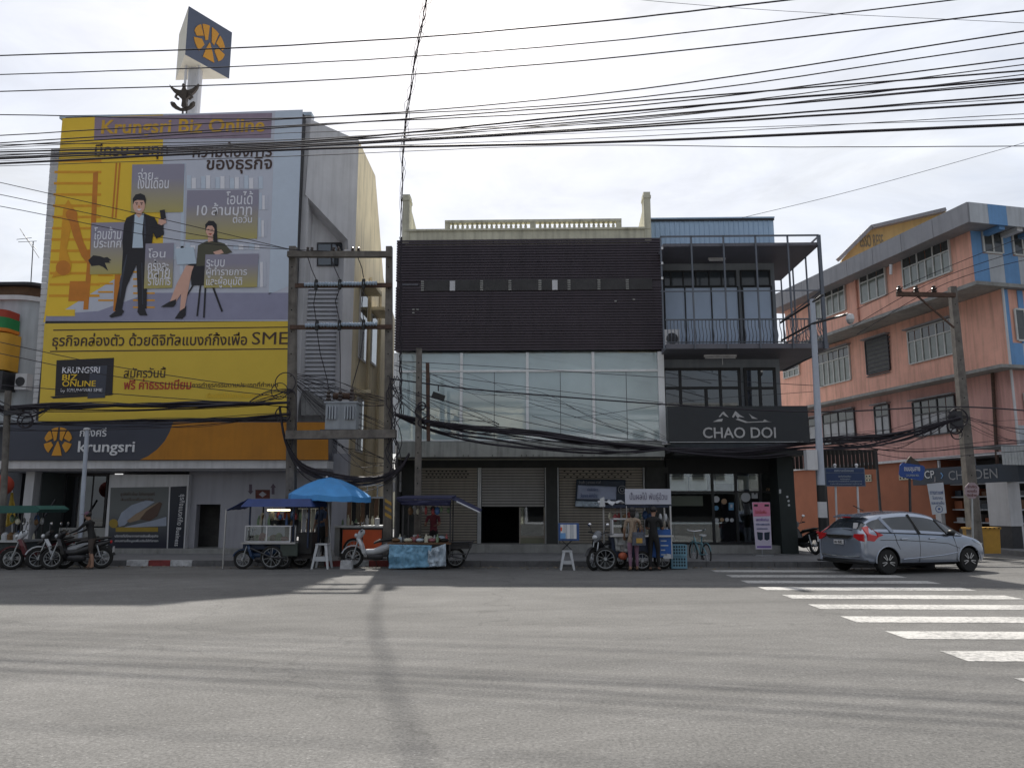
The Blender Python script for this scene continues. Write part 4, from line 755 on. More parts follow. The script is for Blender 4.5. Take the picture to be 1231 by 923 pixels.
window_grid(ch, [q(p) for p in (798, 806, 821, 836, 852, 867, 884)], [zq(344.5), zq(326.5)], CY, M_fr, M_dpane); window_grid(ch, [q(p) for p in (890.5, 908, 925)], [zq(344.5), zq(326.5)], CY, M_fr, M_dpane)
window_grid(ch, [q(p) for p in (798, 822.5, 854, 886)], [fz1 + 0.1, zq(345.6)], CY, M_fr, M_curt, 0.04); window_grid(ch, [q(p) for p in (891.5, 926)], [fz1 + 0.1, zq(345.6)], CY, M_fr, M_curt, 0.05)
# balcony slab, railing, cage
bx1_ = at(1000, 416, 24.0).x
MB().box(kx0, kx1 + 0.1, 24.0, CY - 0.003, fz1 - 0.16, fz1).box(hx1 + 0.003, kx1 + 0.1, CY - 0.002, 28.2, fz1 - 0.16, fz1).build('balcony_slab', M_can, ch)
rzt = at(866, 384, 24.05).z
M_rail = mat('railing_steel', (0.14, 0.155, 0.185), 0.5, metal=0.4, var=0.1)
MB().tube([(kx0, 24.06, rzt), (kx1, 24.06, rzt)], 0.025, 6).tube([(kx0, 24.06, fz1 + 0.06), (kx1, 24.06, fz1 + 0.06)], 0.02, 6).tube([(kx1, 24.06, rzt), (kx1, 28.0, rzt)], 0.025, 6).tube([(kx1, 24.06, fz1 + 0.06), (kx1, 28.0, fz1 + 0.06)], 0.02, 6).build('handrail', M_rail, ch)
hh = rzt - fz1
bm_ = MB().tube([(0, 0, 0), (0, -0.03, hh * 0.12), (0, -0.12, hh * 0.3), (0, -0.07, hh * 0.5), (0, 0.02, hh * 0.7), (0, 0, hh)], 0.014, 5).mesh('baluster', smooth=True)
nbal = 44
for i in range(nbal): link('baluster', bm_, M_rail, ch, (kx0 + 0.06 + (kx1 - kx0 - 0.1) * i / nbal, 24.06, fz1))
for i in range(16):
    o = link('baluster', bm_, M_rail, ch, (kx1, 24.3 + i * 0.23, fz1)); o.rotation_euler = (0, 0, rad(90))
ct = at(866, 284, 23.95).z; cm = at(866, 350, 23.95).z
cage = MB()
cpx = [796, 833, 872, 911, 950, 990]
for px in cpx[:-1]:
    x = at(px, 345, 23.95).x; cage.bar((x, 23.95, fz1 - 0.18), (x, 23.95, ct), 0.05)
xc = at(988, 345, 23.95).x
cage.bar((xc, 23.95, fz1 - 0.2), (xc, 23.95, ct), 0.1)
cage.bar((at(794, 284, 23.95).x, 23.95, ct), (xc, 23.95, ct), 0.05).bar((at(794, 350, 23.95).x, 23.95, cm), (xc, 23.95, cm), 0.035)
for y in (25.2, 26.5, 27.8): cage.bar((xc, y, fz1 - 0.1), (xc, y, ct - 0.02), 0.045)
cage.bar((xc, 23.95, ct - 0.03), (xc, 27.9, ct - 0.03), 0.045).bar((xc, 23.95, cm), (xc, 27.9, cm), 0.035)
cage.build('balcony_cage', M_rail, ch)
for py in (300, 318, 336): x = at(796, py, 23.9); box('cage_clip', M_letter, ch, x.x - 0.03, x.x + 0.03, 23.88, 23.92, x.z, x.z + 0.08)
acu = thing('air_conditioner', 'white air conditioner standing on the caged balcony', 'air conditioner', tuple(at(806, 411, 24.6)), world=True)
x0, x1, z0, z1 = fr(799, 817, 396, 412, 24.6); box('case', M_white, acu, x0, x1, 24.6, 24.95, fz1, z1); MB().lathe([(0.19, 0), (0.19, 0.02)], (x0 + 0.24, 24.58, (fz1 + z1) / 2), 'Y', 18).build('fan_grille', M_dsteel, acu)
# first floor
sgz1 = at(866, 487, 24.2).z
box('first_floor_wall', M_slw, ch, hx0, hx1, CY, CB, at(866, 545, CY).z, fz1 - 0.002)
qq = lambda px: at(px, 464, CY).x
rm = MB().box(hx0 + 0.2, hx1 - 0.2, CY + 0.01, CY + 0.02, 1, 1.01)
window_grid(ch, [qq(p) for p in (798, 817.5, 865.5, 888.5)], [sgz1 - 0.45, zq(466.5), zq(444)], CY, M_fr, M_glassd, 0.09); window_grid(ch, [qq(p) for p in (896, 913, 931)], [sgz1 - 0.45, zq(467), zq(444)], CY, M_fr, M_glassd, 0.09)
box('mullion', M_fr, ch, qq(848) - 0.05, qq(848) + 0.05, CY - 0.082, CY - 0.002, sgz1 - 0.4, zq(468))
fl2 = thing('tube_lamp', 'white fluorescent tube lamp under the caged balcony', 'lamp', tuple(at(866, 424, 25.0)), world=True)
x0, x1, _, _ = fr(846, 885, 420, 424, 25.0); box('housing', M_white, fl2, x0, x1, 24.96, 25.04, fz1 - 0.24, fz1 - 0.163); MB().tube([(x0 + 0.03, 25.0, fz1 - 0.27), (x1 - 0.03, 25.0, fz1 - 0.27)], 0.018, 8).tube([(x0 + 0.6, 25.0, fz1 - 0.24), (x0 + 0.6, 25.0, fz1 - 0.5)], 0.01, 5).build('tube', M_letter, fl2)
# sign
CSY = 24.2
cs = thing('shop_sign', 'black shop sign with mountain outline reading CHAO DOI', 'sign', tuple(at(888, 532, CSY)), world=True)
x0, x1, z0, z1 = fr(803, 972, 488, 532, CSY)
box('sign_box', mat('sign_black', (0.020, 0.024, 0.030), 0.45, var=0.15, scale=1.5), cs, x0, x1, CSY, CSY + 0.35, z0, z1)
box('base_trim', M_steel, cs, x0 + 0.03, x1 - 0.4, CSY - 0.015, CSY - 0.001, z0 + 0.01, z0 + 0.03)
MB().box(x0 + 0.2, x0 + 0.3, CSY + 0.351, CY, z0 + 0.2, z0 + 0.3).box(x1 - 1.5, x1 - 1.4, CSY + 0.351, CY, z0 + 0.2, z0 + 0.3).build('bracket', M_dsteel, cs)
M_sl = mat('sign_letters_steel', (0.42, 0.42, 0.43), 0.4, metal=0.3, var=0.05)
ptext('CHAO DOI', M_sl, cs, 845, 932.5, 513.5, 526.5, CSY - 0.016, bold=0.012, depth=0.015)
for p in ([(864, 501), (868, 496), (870, 494.5), (873, 498), (876, 501.5), (872, 500), (869, 497.5), (866, 501)], [(857, 507), (863, 504), (869, 503.2), (868, 506.5)], [(880, 501), (884, 494), (886, 495.5), (890, 499), (895, 501.8), (889, 501), (887, 503), (884, 498.5), (882, 502)], [(884, 504), (888, 503), (899, 507), (922, 506), (926, 507), (896, 508)], [(900, 497), (905, 500.5), (911, 503.5), (904, 503), (902.5, 500)], [(919, 504), (924, 506.5), (928, 507), (917, 506.4)]): sheet('mountain_stroke', M_sl, cs, p, CSY - 0.012, 0.01)
ptext('shophouse cafe', M_sl, cs, 949, 966, 530.2, 531.6, CSY - 0.005)
box('wall_bracket', M_white, ch, at(796, 531, 24.4).x, at(806, 531, 24.4).x, 24.4, 24.5, at(800, 534, 24.4).z, at(800, 530, 24.4).z)
# ground floor shop
SY2 = 26.1; sfz = 0.40
gzt = at(866, 569, SY2).z; cz = at(866, 545, CY).z
M_blk = mat('matt_black_paint', (0.012, 0.013, 0.014), 0.7, var=0.2)
box('shop_header', M_blk, ch, hx0, hx1 + 0.3, SY2, SY2 + 0.3, gzt, cz - 0.002); box('shop_soffit', M_blk, ch, hx0, hx1 + 0.2, 24.3, SY2 - 0.003, cz - 0.15, cz - 0.004)
px0_, px1_ = at(936, 600, 25.3).x, at(955, 600, 25.3).x
MB().prism([(px0_ + 0.04, 25.3, 0.15), (px1_ + 0.05, 25.3, 0.15), (px1_, 25.3, cz), (px0_, 25.3, cz)], (0, 0.9, 0)).build('pillar', mat('green_black_paint', (0.022, 0.03, 0.03), 0.7, var=0.2), ch)
box('pillar', M_blk, ch, hx0 - 0.02, at(804, 600, SY2).x, SY2 - 0.3, SY2 + 0.3, 0.15, gzt)
box('threshold', M_conc, ch, hx0, hx1 + 0.1, SY2 - 0.6, SY2 + 6, 0.149, sfz)
wx = [at(p, 610, SY2).x for p in (804.5, 858, 886.5, 916, 935.5)]
mbf = MB()
for x in wx: mbf.box(x - 0.04, x + 0.04, SY2 + 0.05, SY2 + 0.15, sfz, gzt)
tz2 = at(866, 591, SY2).z
for i in range(4): mbf.box(wx[i] + 0.04, wx[i + 1] - 0.04, SY2 + 0.06, SY2 + 0.14, tz2 - 0.03, tz2 + 0.03); mbf.box(wx[i] + 0.04, wx[i + 1] - 0.04, SY2 + 0.06, SY2 + 0.14, sfz, sfz + 0.08)
sw = mbf.build('shop_front', M_fr, ch)
for i in range(4):
    box('pane', M_glass, sw, wx[i] + 0.04, wx[i + 1] - 0.04, SY2 + 0.1, SY2 + 0.105, sfz + 0.08, tz2 - 0.03); box('pane', M_glass, sw, wx[i] + 0.04, wx[i + 1] - 0.04, SY2 + 0.1, SY2 + 0.105, tz2 + 0.03, gzt - 0.01)
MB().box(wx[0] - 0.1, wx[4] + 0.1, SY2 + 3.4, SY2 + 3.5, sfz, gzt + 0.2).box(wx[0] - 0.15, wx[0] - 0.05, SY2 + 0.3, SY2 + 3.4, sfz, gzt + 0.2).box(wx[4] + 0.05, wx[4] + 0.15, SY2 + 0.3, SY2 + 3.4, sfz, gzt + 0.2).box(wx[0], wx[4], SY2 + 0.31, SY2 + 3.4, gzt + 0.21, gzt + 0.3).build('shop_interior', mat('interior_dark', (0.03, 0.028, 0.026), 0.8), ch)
M_bl_ = mat('blind_cream', (0.62, 0.56, 0.46), 0.8, var=0.08)
for a, b, y0, y1 in ((805, 827, 573, 590), (829, 850, 573, 588), (861, 882, 572, 581), (887, 901, 572, 588), (902, 913, 572, 587), (806, 845, 596, 608)): x0, x1, z0, z1 = fr(a, b, y0, y1, SY2 + 0.2); box('blind', M_bl_, ch, x0, x1, SY2 + 0.2, SY2 + 0.215, z0, z1)
# counters and stools dimly seen inside
ct_ = thing('shop_counter', 'dim brown wooden counter seen through the corner shop window', 'counter', (at(840, 640, SY2 + 1.2).x, SY2 + 1.2, sfz), world=True)
x0, x1, z0, z1 = fr(812, 842, 629, 648, SY2 + 1.2); box('front', M_wood, ct_, x0, x1, SY2 + 1.2, SY2 + 1.25, sfz, z1); box('worktop', M_conc, ct_, x0 - 0.05, x1 + 0.9, SY2 + 1.1, SY2 + 1.8, z1 + 0.002, z1 + 0.05)
# stickers on the glass
M_stk = [mat('sticker_white', (0.55, 0.57, 0.60), 0.6), mat('sticker_blue', (0.12, 0.30, 0.50), 0.6), mat('sticker_tan', (0.38, 0.25, 0.15), 0.6)]
for cx, cy, r, k in ((861, 600, 4, 0), (861, 610.5, 3, 1), (896.5, 597.5, 5.8, 0), (861.5, 625, 2.6, 0), (868, 624.5, 2.4, 2), (874, 624.5, 2.4, 0), (879.8, 625, 2.4, 0), (870.5, 602.5, 3.4, 2)): sheet('sticker', M_stk[k], sw, disc(cx, cy, r, 14), SY2 + 0.094)
sheet('sticker', M_stk[1], sw, rect(876, 882, 604, 613), SY2 + 0.094); sheet('sticker_print', M_stk[0], sw, rect(878, 880.5, 606, 610), SY2 + 0.09); sheet('sticker', M_stk[0], sw, [(903.5, 592.5), (906, 592.5), (907.5, 595), (909, 592.5), (911, 592.5), (911, 599), (903.5, 599)], SY2 + 0.094)
ptext('OPEN', M_stk[2], sw, 921, 930, 586.5, 591, SY2 + 0.094)
sheet('sticker', M_stk[0], sw, rect(936.5, 939, 588, 593), 25.295); 
for cx, cy in ((946.5, 597), (948, 602), (948.5, 607)): sheet('switch', M_stk[0], ch, disc(cx, cy, 1.4, 10), 25.29)
# ------------------------------------------------------------------ brown corrugated awnings in the side lane
M_cor = mat('brown_corrugated', (0.05, 0.045, 0.042), 0.7, metal=0.2, var=0.25, scale=2, streak=0.3)
for nm, pa, pb, lab in (('corrugated_awning', 951, 984, 'short brown corrugated awning beside the dark corner shophouse pillar'), ('corrugated_awning', 990, 1057, 'longer brown corrugated awning above the blue information board')):
    Yw = 27.2; x0, x1, z0, z1 = fr(pa, pb, 541, 564, Yw)
    aw = thing(nm, lab, 'awning', (x0, Yw, z0), world=True)
    n_ = int((x1 - x0) / 0.14)
    for i in range(n_): MB().prism([(x0 + i * 0.14, Yw, z0), (x0 + i * 0.14 + 0.07, Yw - 0.05, z0), (x0 + i * 0.14 + 0.132, Yw, z0), (x0 + i * 0.14 + 0.07, Yw + 0.02, z0)], (0, 0, z1 - z0)).build('corrugation', M_cor, aw)
    box('roof_sheet', M_cor, aw, x0, x1, Yw + 0.03, Yw + 2.2, z1 - 0.02, z1 + 0.02)
    MB().bar((x1 - 0.05, Yw + 0.1, 0.0), (x1 - 0.05, Yw + 0.1, z1 - 0.03), 0.07).bar((x0 + 0.05, Yw + 0.1, 0.0), (x0 + 0.05, Yw + 0.1, z1 - 0.03), 0.07).build('post', M_dsteel, aw)
# ------------------------------------------------------------------ orange apartment building on the far corner of the side street
OA = rad(14.6); O0 = Vector((at(1209, 400, 28.5).x, 28.5, 0)); OM = Matrix.Translation(O0) @ Matrix.Rotation(OA, 4, 'Z'); OI = OM.inverted()
def ow(px, py, axis, val):
    """A pixel on one of the building's own planes (axis 0: side wall x=val, axis 1: front y=val), in the building's coordinates."""
    o = OI @ CAM; d = (OI.to_3x3() @ ray(px, py)); return o + d * ((val - o[axis]) / d[axis])
ob = thing('apartment_building', 'orange apartment building with white framed windows and blue striped front', 'building', tuple(O0), OA)
M_or = mat('orange_render', (0.86, 0.46, 0.35), 0.8, var=0.14, scale=0.9, streak=0.28)
M_or2 = mat('pink_render', (0.66, 0.37, 0.33), 0.8, var=0.1, scale=0.9, streak=0.25)
M_or3 = mat('deep_orange_paint', (0.32, 0.105, 0.05), 0.7, var=0.12, scale=1.5)
M_oblue = mat('blue_stripe_paint', (0.16, 0.34, 0.62), 0.7, var=0.1, scale=1.5, streak=0.15)
M_owht = mat('white_stripe_paint', (0.50, 0.53, 0.57), 0.7, var=0.12, scale=1.5, streak=0.2)
M_fas = mat('grey_fascia', (0.27, 0.27, 0.29), 0.7, var=0.12, scale=1, streak=0.2)
DP = 12.2; UO = -1.25; WX = 14.0
def oz(px, py, v=0.0): return ow(px, py, 0, v).z
zc1 = oz(1203, 343)                                        # top of the set-back floor, under the jutting one
zc2 = oz(1216, 443)                                        # ledge between second and first floor
zc3 = oz(1160, 549)                                        # ledge above the shops
ztop_ = oz(1166, 272, UO)
def lbox(n, m, x0, x1, y0, y1, z0, z1, par=None): return box(n, m, par or ob, x0, x1, y0, y1, z0, z1)
lbox('middle_wall', M_or, 0, WX, 0, 15.2, zc2, zc1 - 0.145); lbox('first_floor_wall', M_or2, 0.02, WX, 0.02, 16.0, zc3, zc2 - 0.002)
lbox('top_floor_wall', M_or, UO, WX, -0.1, DP, zc1 + 0.002, ztop_)
lbox('floor_slab', M_conc, UO - 0.15, WX, -0.3, DP, zc1 - 0.14, zc1); lbox('floor_slab', M_conc, -0.75, WX, -0.4, 15.2, zc2 - 0.03, zc2 + 0.09); lbox('floor_slab', M_white, -0.12, WX, -0.1, 16.0, zc3 - 0.02, zc3 + 0.08)
# roof overhang with grey fascia panels
rz0, rz1 = ow(1162, 268, 0, UO - 0.9).z, ow(1162, 243, 0, UO - 0.9).z
lbox('roof_slab', M_fas, UO - 0.85, WX, -0.95, DP + 0.5, rz0 + 0.05, rz1 - 0.05)
npan = 8
pieces('fascia_panel', M_fas, ob, [])
for i in range(npan):
    y0 = -1.0 + (DP + 1.45) * i / npan; y1 = -1.0 + (DP + 1.45) * (i + 1) / npan
    lbox('fascia_panel', M_fas, UO - 0.91, UO - 0.855, y0 + 0.01, y1 - 0.01, rz0, rz1)
for i in range(16): lbox('fascia_panel', M_owht if i % 2 == 0 else M_oblue, UO - 0.85 + i * 0.82 + 0.003, UO - 0.85 + i * 0.82 + 0.817, -1.01, -0.955, rz0, rz1)
for i in range(9): lbox('bracket_beam', M_white if i % 2 else M_oblue, UO + 0.5 + i * 0.8, UO + 0.75 + i * 0.8, -0.9, -0.14, rz0 - 0.12, rz0 + 0.04)
pole_ = MB().tube([ow(1071, 318, 0, UO - 1.0), ow(1071, 330, 0, UO - 1.0)], 0.06, 6).build('vent_pipe', M_white, ob)
M_wfr = mat('white_window_frame', (0.58, 0.58, 0.56), 0.6, var=0.1); M_wgl = mat('curtained_glass', (0.17, 0.19, 0.17), 0.12, var=0.25, scale=2.5, spec=0.8); M_wgl2 = mat('grey_glass', (0.055, 0.06, 0.06), 0.1, var=0.2, scale=3, spec=0.9)
def side_window(pl, pr, pt_l, pb_r, xv, cols, split=0.0, fr_m=None, lower=None, upper=None, frame_dark=False):
    """Window on the receding side wall. pl, pr: left and right pixel columns; top row read at the left, bottom at the right."""
    a = ow(pl, pt_l, 0, xv); b = ow(pr, pb_r, 0, xv); y1, y0 = max(a.y, b.y), min(a.y, b.y); z0, z1 = min(a.z, b.z), max(a.z, b.z)
    m_ = fr_m or M_wfr; t = 0.05; mb = MB(); zs = [z0, z1] if not split else [z0, z0 + (z1 - z0) * split, z1]
    for k in range(cols + 1):
        y = y0 + (y1 - y0) * k / cols; mb.box(xv - 0.09, xv - 0.004, y - t / 2, y + t / 2, z0, zs[1] if (split and 0 < k < cols and k % 2) else z1)
    for z in zs: mb.box(xv - 0.085, xv - 0.004, y0 + t / 2, y1 - t / 2, z - t / 2, z + t / 2)
    f = mb.build('window', m_, ob)
    for k in range(cols):
        ya, yb = y0 + (y1 - y0) * k / cols + t / 2, y0 + (y1 - y0) * (k + 1) / cols - t / 2
        box('pane', lower or M_wgl, f, xv - 0.05, xv - 0.045, ya, yb, zs[0] + t / 2, zs[1] - t / 2)
        if split: box('pane', upper or M_wgl2, f, xv - 0.05, xv - 0.045, ya, yb, zs[1] + t / 2, zs[2] - t / 2)
    box('hood', M_fas, f, xv - 0.25, xv - 0.003, y0 - 0.1, y1 + 0.1, z1 + 0.05, z1 + 0.1)
    return f
side_window(1085, 1145, 307, 326, UO, 6, 0.58); side_window(1034, 1067, 327, 354, UO, 3, 0.62); side_window(980, 1018, 350, 372, UO, 5, 0.62)
side_window(1092, 1148, 399, 425, 0, 6, 0.66); side_window(984, 1024, 427, 456, 0, 6, 0.70); side_window(943, 962, 444, 450, 0, 3, 0.7)
side_window(1041, 1071, 411, 444, 0, 1, 0, M_dsteel, mat('louvred_grey', (0.10, 0.10, 0.095), 0.7, var=0.3, scale=6))
M_shw = mat('white_shutter_sheet', (0.42, 0.43, 0.45), 0.7, var=0.15, scale=3)
side_window(1098, 1152, 484, 519, 0.02, 5, 0.62, M_dsteel, M_shw, M_wgl2); side_window(1052, 1072, 489, 524, 0.02, 2, 0.66, M_dsteel, M_shw, M_wgl2); side_window(990, 1030, 499, 530, 0.02, 4, 0.7, M_dsteel, M_shw, M_wgl2); side_window(962, 986, 506, 532, 0.02, 2, 0.7, M_dsteel, M_shw, M_wgl2)
for i in range(9): a = ow(1042, 414 + i * 5, 0, -0.06); b = ow(1070, 408 + i * 5, 0, -0.06); lbox('louvre', M_dsteel, -0.075, -0.052, min(a.y, b.y), max(a.y, b.y), a.z, a.z + 0.05)
MB().tube([ow(1027, 330, 0, UO - 0.06), ow(1032, 388, 0, UO - 0.06)], 0.05, 6).build('drain_pipe', M_or, ob)
MB().tube([ow(1193, 448, 0, -0.07), ow(1199, 560, 0, -0.07)], 0.07, 6).build('drain_pipe', M_rust, ob)
MB().tube([(0.0, -0.06, zc3), (0.0, -0.06, zc1)], 0.05, 6).build('corner_trim', M_white, ob)
# blue and white striped front (facing the main street)
FYu = -0.1
for i in range(18):
    x0 = UO + i * 0.68
    if x0 > WX: break
    lbox('stripe_panel', M_oblue if i % 2 == 0 else M_owht, x0 + 0.003, x0 + 0.677, FYu - 0.03, FYu - 0.002, zc1 + 0.05, zc1 + 1.15)
    if i % 2 == 0: lbox('stripe_panel', M_oblue, x0 + 0.003, x0 + 0.45, FYu - 0.03, FYu - 0.002, zc1 + 1.153, ztop_ - 0.02)
    lbox('stripe_panel', M_oblue if i % 2 == 0 else M_owht, x0 + UO * -1 + 0.003, x0 - UO + 0.677, -0.03, -0.002, zc2 + 0.1, zc2 + 1.0); lbox('stripe_panel', M_oblue, x0 - UO + 0.003, x0 - UO + 0.25, -0.03, -0.002, zc2 + 1.003, zc1 - 0.16)
    lbox('stripe_panel', M_owht if i % 2 == 0 else M_oblue, x0 - UO + 0.003, x0 - UO + 0.677, -0.01, 0.018, zc3 + 0.1, zc3 + 1.0)
def front_window(x0, x1, z0, z1, yv, cols=2):
    mb = MB(); t = 0.07
    for k in range(cols + 1): x = x0 + (x1 - x0) * k / cols; mb.box(x - t / 2, x + t / 2, yv - 0.08, yv - 0.032, z0, z1)
    for z in (z0, z1): mb.box(x0 + t / 2, x1 - t / 2, yv - 0.078, yv - 0.032, z - t / 2, z + t / 2)
    f = mb.build('window', M_wfr, ob)
    for k in range(cols): box('pane', M_wgl2, f, x0 + (x1 - x0) * k / cols + t / 2, x0 + (x1 - x0) * (k + 1) / cols - t / 2, yv - 0.06, yv - 0.055, z0 + t / 2, z1 - t / 2)
for i in range(7):
    x0 = UO + 0.5 + i * 1.36; front_window(x0, x0 + 0.85, zc1 + 1.2, zc1 + 2.35, FYu); front_window(x0 + 1.25 - 0.05, x0 + 1.25 + 0.8, zc2 + 1.1, zc2 + 2.3, 0.0); front_window(x0 + 1.25, x0 + 1.25 + 0.8, zc3 + 1.1, zc3 + 2.2, 0.02)
# ground floor: deep orange wall with breeze-block vents, then the shop
lbox('ground_floor_wall', M_or3, 0.05, WX, 4.0, 16.5, 0.0, zc3 - 0.025); lbox('ground_floor_core', M_dark, 2.2, WX, 0.3, 3.98, 0.0, zc3 - 0.025)
vz0 = oz(1060, 578, 0.05)
for (ya, yb) in ((4.6, 6.2), (8.0, 9.0), (9.4, 11.2)):
    n_ = int((yb - ya) / 0.2)
    for i in range(n_):
        for j in range(2): lbox('breeze_block', M_creamp, 0.0, 0.048, ya + i * 0.2 + 0.01, ya + i * 0.2 + 0.19, vz0 + j * 0.17, vz0 + j * 0.17 + 0.15); 
        for j in range(2): lbox('block_hole', M_dark, -0.004, -0.001, ya + i * 0.2 + 0.05, ya + i * 0.2 + 0.15, vz0 + j * 0.17 + 0.04, vz0 + j * 0.17 + 0.11)
# shop in the corner: fascia, shelves, white column
M_navy = mat('navy_fascia', (0.012, 0.026, 0.05), 0.5, var=0.15)
fz1_, fz0_ = ow(1160, 560, 0, -0.5).z, ow(1160, 581, 0, -0.5).z
fy1 = ow(1097, 575, 0, -0.5).y
sf = thing('shop_sign', 'navy shop sign reading CP CHA DEN below the orange building', 'sign', tuple(OM @ Vector((-0.5, fy1, fz0_))), OA)
off_ = Vector((-0.5, fy1, fz0_))
MB().box(0, 0.25, -fy1 - 0.4, 0, 0, fz1_ - fz0_).build('sign_box', M_navy, sf)
rs = Matrix.Rotation(rad(-90), 4, 'Z')
def side_text(s, m, pa, pb, ya, yb, par, xv=-0.5):
    a = ow(pa, yb, 0, xv); b = ow(pb, ya, 0, xv); L0, L1 = fy1 - a.y, fy1 - b.y
    return text(s, m, par, L0, L1, a.z - fz0_, a.z - fz0_ + (oz(pa, ya, xv) - oz(pa, yb, xv)), -0.008, rot=rs)
M_sgr = mat('sign_grey_letters', (0.30, 0.31, 0.33), 0.6)
side_text('CP', M_letter, 1112, 1123, 566, 575, sf); side_text('›', M_oblue, 1131, 1134, 568, 575, sf); side_text('CHA DEN', M_sgr, 1141, 1199, 566, 577, sf)
# shop interior: shelves seen through the front
lbox('shop_back', mat('shop_dim_wall', (0.10, 0.10, 0.10), 0.8), 1.2, 1.3, 0.3, 3.9, 0.16, zc3 - 0.1)
for j in range(5): lbox('shelf', M_owht, 0.35, 1.15, 0.5, 3.7, 0.5 + j * 0.5, 0.55 + j * 0.5)
for j in range(4):
    for i in range(7): lbox('stock_box', [M_or3, M_navy, M_wood, M_concd, M_owht][(i * 3 + j) % 5], 0.4, 0.9, 0.6 + i * 0.44, 0.6 + i * 0.44 + random.uniform(0.2, 0.38), 0.553 + j * 0.5, 0.553 + j * 0.5 + random.uniform(0.15, 0.36))
for y in (0.15, 2.0, 3.8): lbox('shop_post', M_white, -0.02, 0.06, y, y + 0.08, 0.16, zc3 - 0.05)
c0, c1 = ow(1188, 615, 0, -0.5), ow(1214, 615, 0, -0.5)
lbox('white_column', M_white, -0.5, 0.02, min(c0.y, c1.y), max(c0.y, c1.y), 0.95, fz0_ - 0.003); lbox('column_base', M_dsteel, -0.47, 0.0, min(c0.y, c1.y) + 0.03, max(c0.y, c1.y) - 0.03, 0.05, 0.948)
wh = lbox('white_door_frame', M_white, -0.08, 0.04, 3.85, 4.15, 0.05, zc3 - 0.4)
# tarpaulin shade on the far right
an = thing('tin_shade', 'grey corrugated tin shade over the shop front at the far right', 'awning', tuple(OM @ Vector((-0.3, -1.6, 0))), OA)
a = ow(1203, 535, 1, -1.6); b = ow(1245, 559, 1, -1.6)
for i in range(22): MB().prism([(a.x + 0.3 + i * 0.13, 0, b.z), (a.x + 0.3 + i * 0.13 + 0.065, -0.04, b.z), (a.x + 0.3 + i * 0.13 + 0.125, 0, b.z), (a.x + 0.3 + i * 0.13 + 0.065, 0.02, b.z)], (0, 0, a.z - b.z)).build('corrugation', M_steel, an)
MB().box(a.x + 0.25, a.x + 3.3, 0.03, 1.5, a.z - 0.03, a.z + 0.02).build('roof_sheet', M_steel, an)
# yellow gable of the hall behind
GYY = 47.0
gb = thing('gabled_hall', 'ochre gabled hall rising behind the orange building', 'building', (at(1040, 600, GYY).x, GYY, 0), world=True)
M_och = mat('ochre_render', (0.52, 0.36, 0.15), 0.8, var=0.1, scale=0.7, streak=0.15)
pts = [at(1012, 312, GYY), at(1046, 275, GYY), at(1135, 254, GYY), at(1240, 275, GYY)]
pts = [Vector((pts[0].x, GYY, 0)), Vector((pts[3].x, GYY, 0)), pts[3], pts[2], pts[1], pts[0]]
MB().prism(pts, (2.5, 12, 0)).build('wall', M_och, gb)
e = 0.12
MB().bar(at(1008, 312, GYY - 0.2), at(1046, 274, GYY - 0.2), 0.5, 0.22).bar(at(1046, 274, GYY - 0.2), at(1135, 253, GYY - 0.2), 0.5, 0.22).build('roof_edge', M_fas, gb)
ptext('ESSO RESE', mat('gable_letters', (0.20, 0.17, 0.12), 0.7), gb, 1034, 1062, 282, 297, GYY - 0.02, bold=0.01)
# ------------------------------------------------------------------ the other side of the street (behind the photographer; it shows in the glass)
def opposite(xa, xb, h, m, label):
    t = thing('opposite_shophouse', label, 'building', ((xa + xb) / 2, -24.0, 0), group='shophouses across the street, seen mirrored in the glass', world=True)
    box('wall', m, t, xa, xb, -36, -24.0, 0.0, h); box('parapet', M_conc, t, xa, xb, -24.0, -23.6, h - 0.5, h + 0.3)
    nf = int(h // 3.3)
    for f in range(1, nf):
        for i in range(int((xb - xa) // 2)):
            x = xa + 0.4 + i * 2; wd = box('window', M_wfr, t, x, x + 1.3, -23.995, -23.95, f * 3.3 + 0.9, f * 3.3 + 2.4); box('pane', M_wgl2, wd, x + 0.06, x + 1.24, -23.945, -23.94, f * 3.3 + 0.96, f * 3.3 + 2.34)
    box('awning', M_fas, t, xa, xb, -23.99, -22.2, 3.0, 3.15); box('shop_front', M_dark, t, xa + 0.3, xb - 0.3, -23.99, -23.97, 0.2, 2.9)
for xa, xb, h, m, lab in ((-34, -23, 11, M_creamp, 'cream shophouse across the street'), (-22.9, -12, 10, M_conc, 'grey shophouse across the street'), (-11.9, -1, 12.2, M_creamp, 'tall cream shophouse across the street'), (-0.9, 9, 9.6, M_grey, 'low grey shophouse across the street'), (9.1, 20, 11.4, M_lw, 'pale blue shophouse across the street'), (20.1, 34, 10.2, M_conc, 'concrete shophouse across the street')): opposite(xa, xb, h, m, lab)
# distant blocks that close the views between the buildings
for px0, px1, pt, Y, m, lab in ((358, 480, 570, 62, M_creamp, 'pale house far behind the gap next to the slatted shophouse'),):
    x0, x1, z0, z1 = fr(px0, px1, pt, 612, Y); t = thing('far_house', lab, 'building', ((x0 + x1) / 2, Y, 0), world=True); box('wall', m, t, x0, x1, Y, Y + 8, 0, z1); box('roof', M_fas, t, x0 - 0.4, x1 + 0.4, Y - 0.4, Y + 8.4, z1 + 0.002, z1 + 0.2)
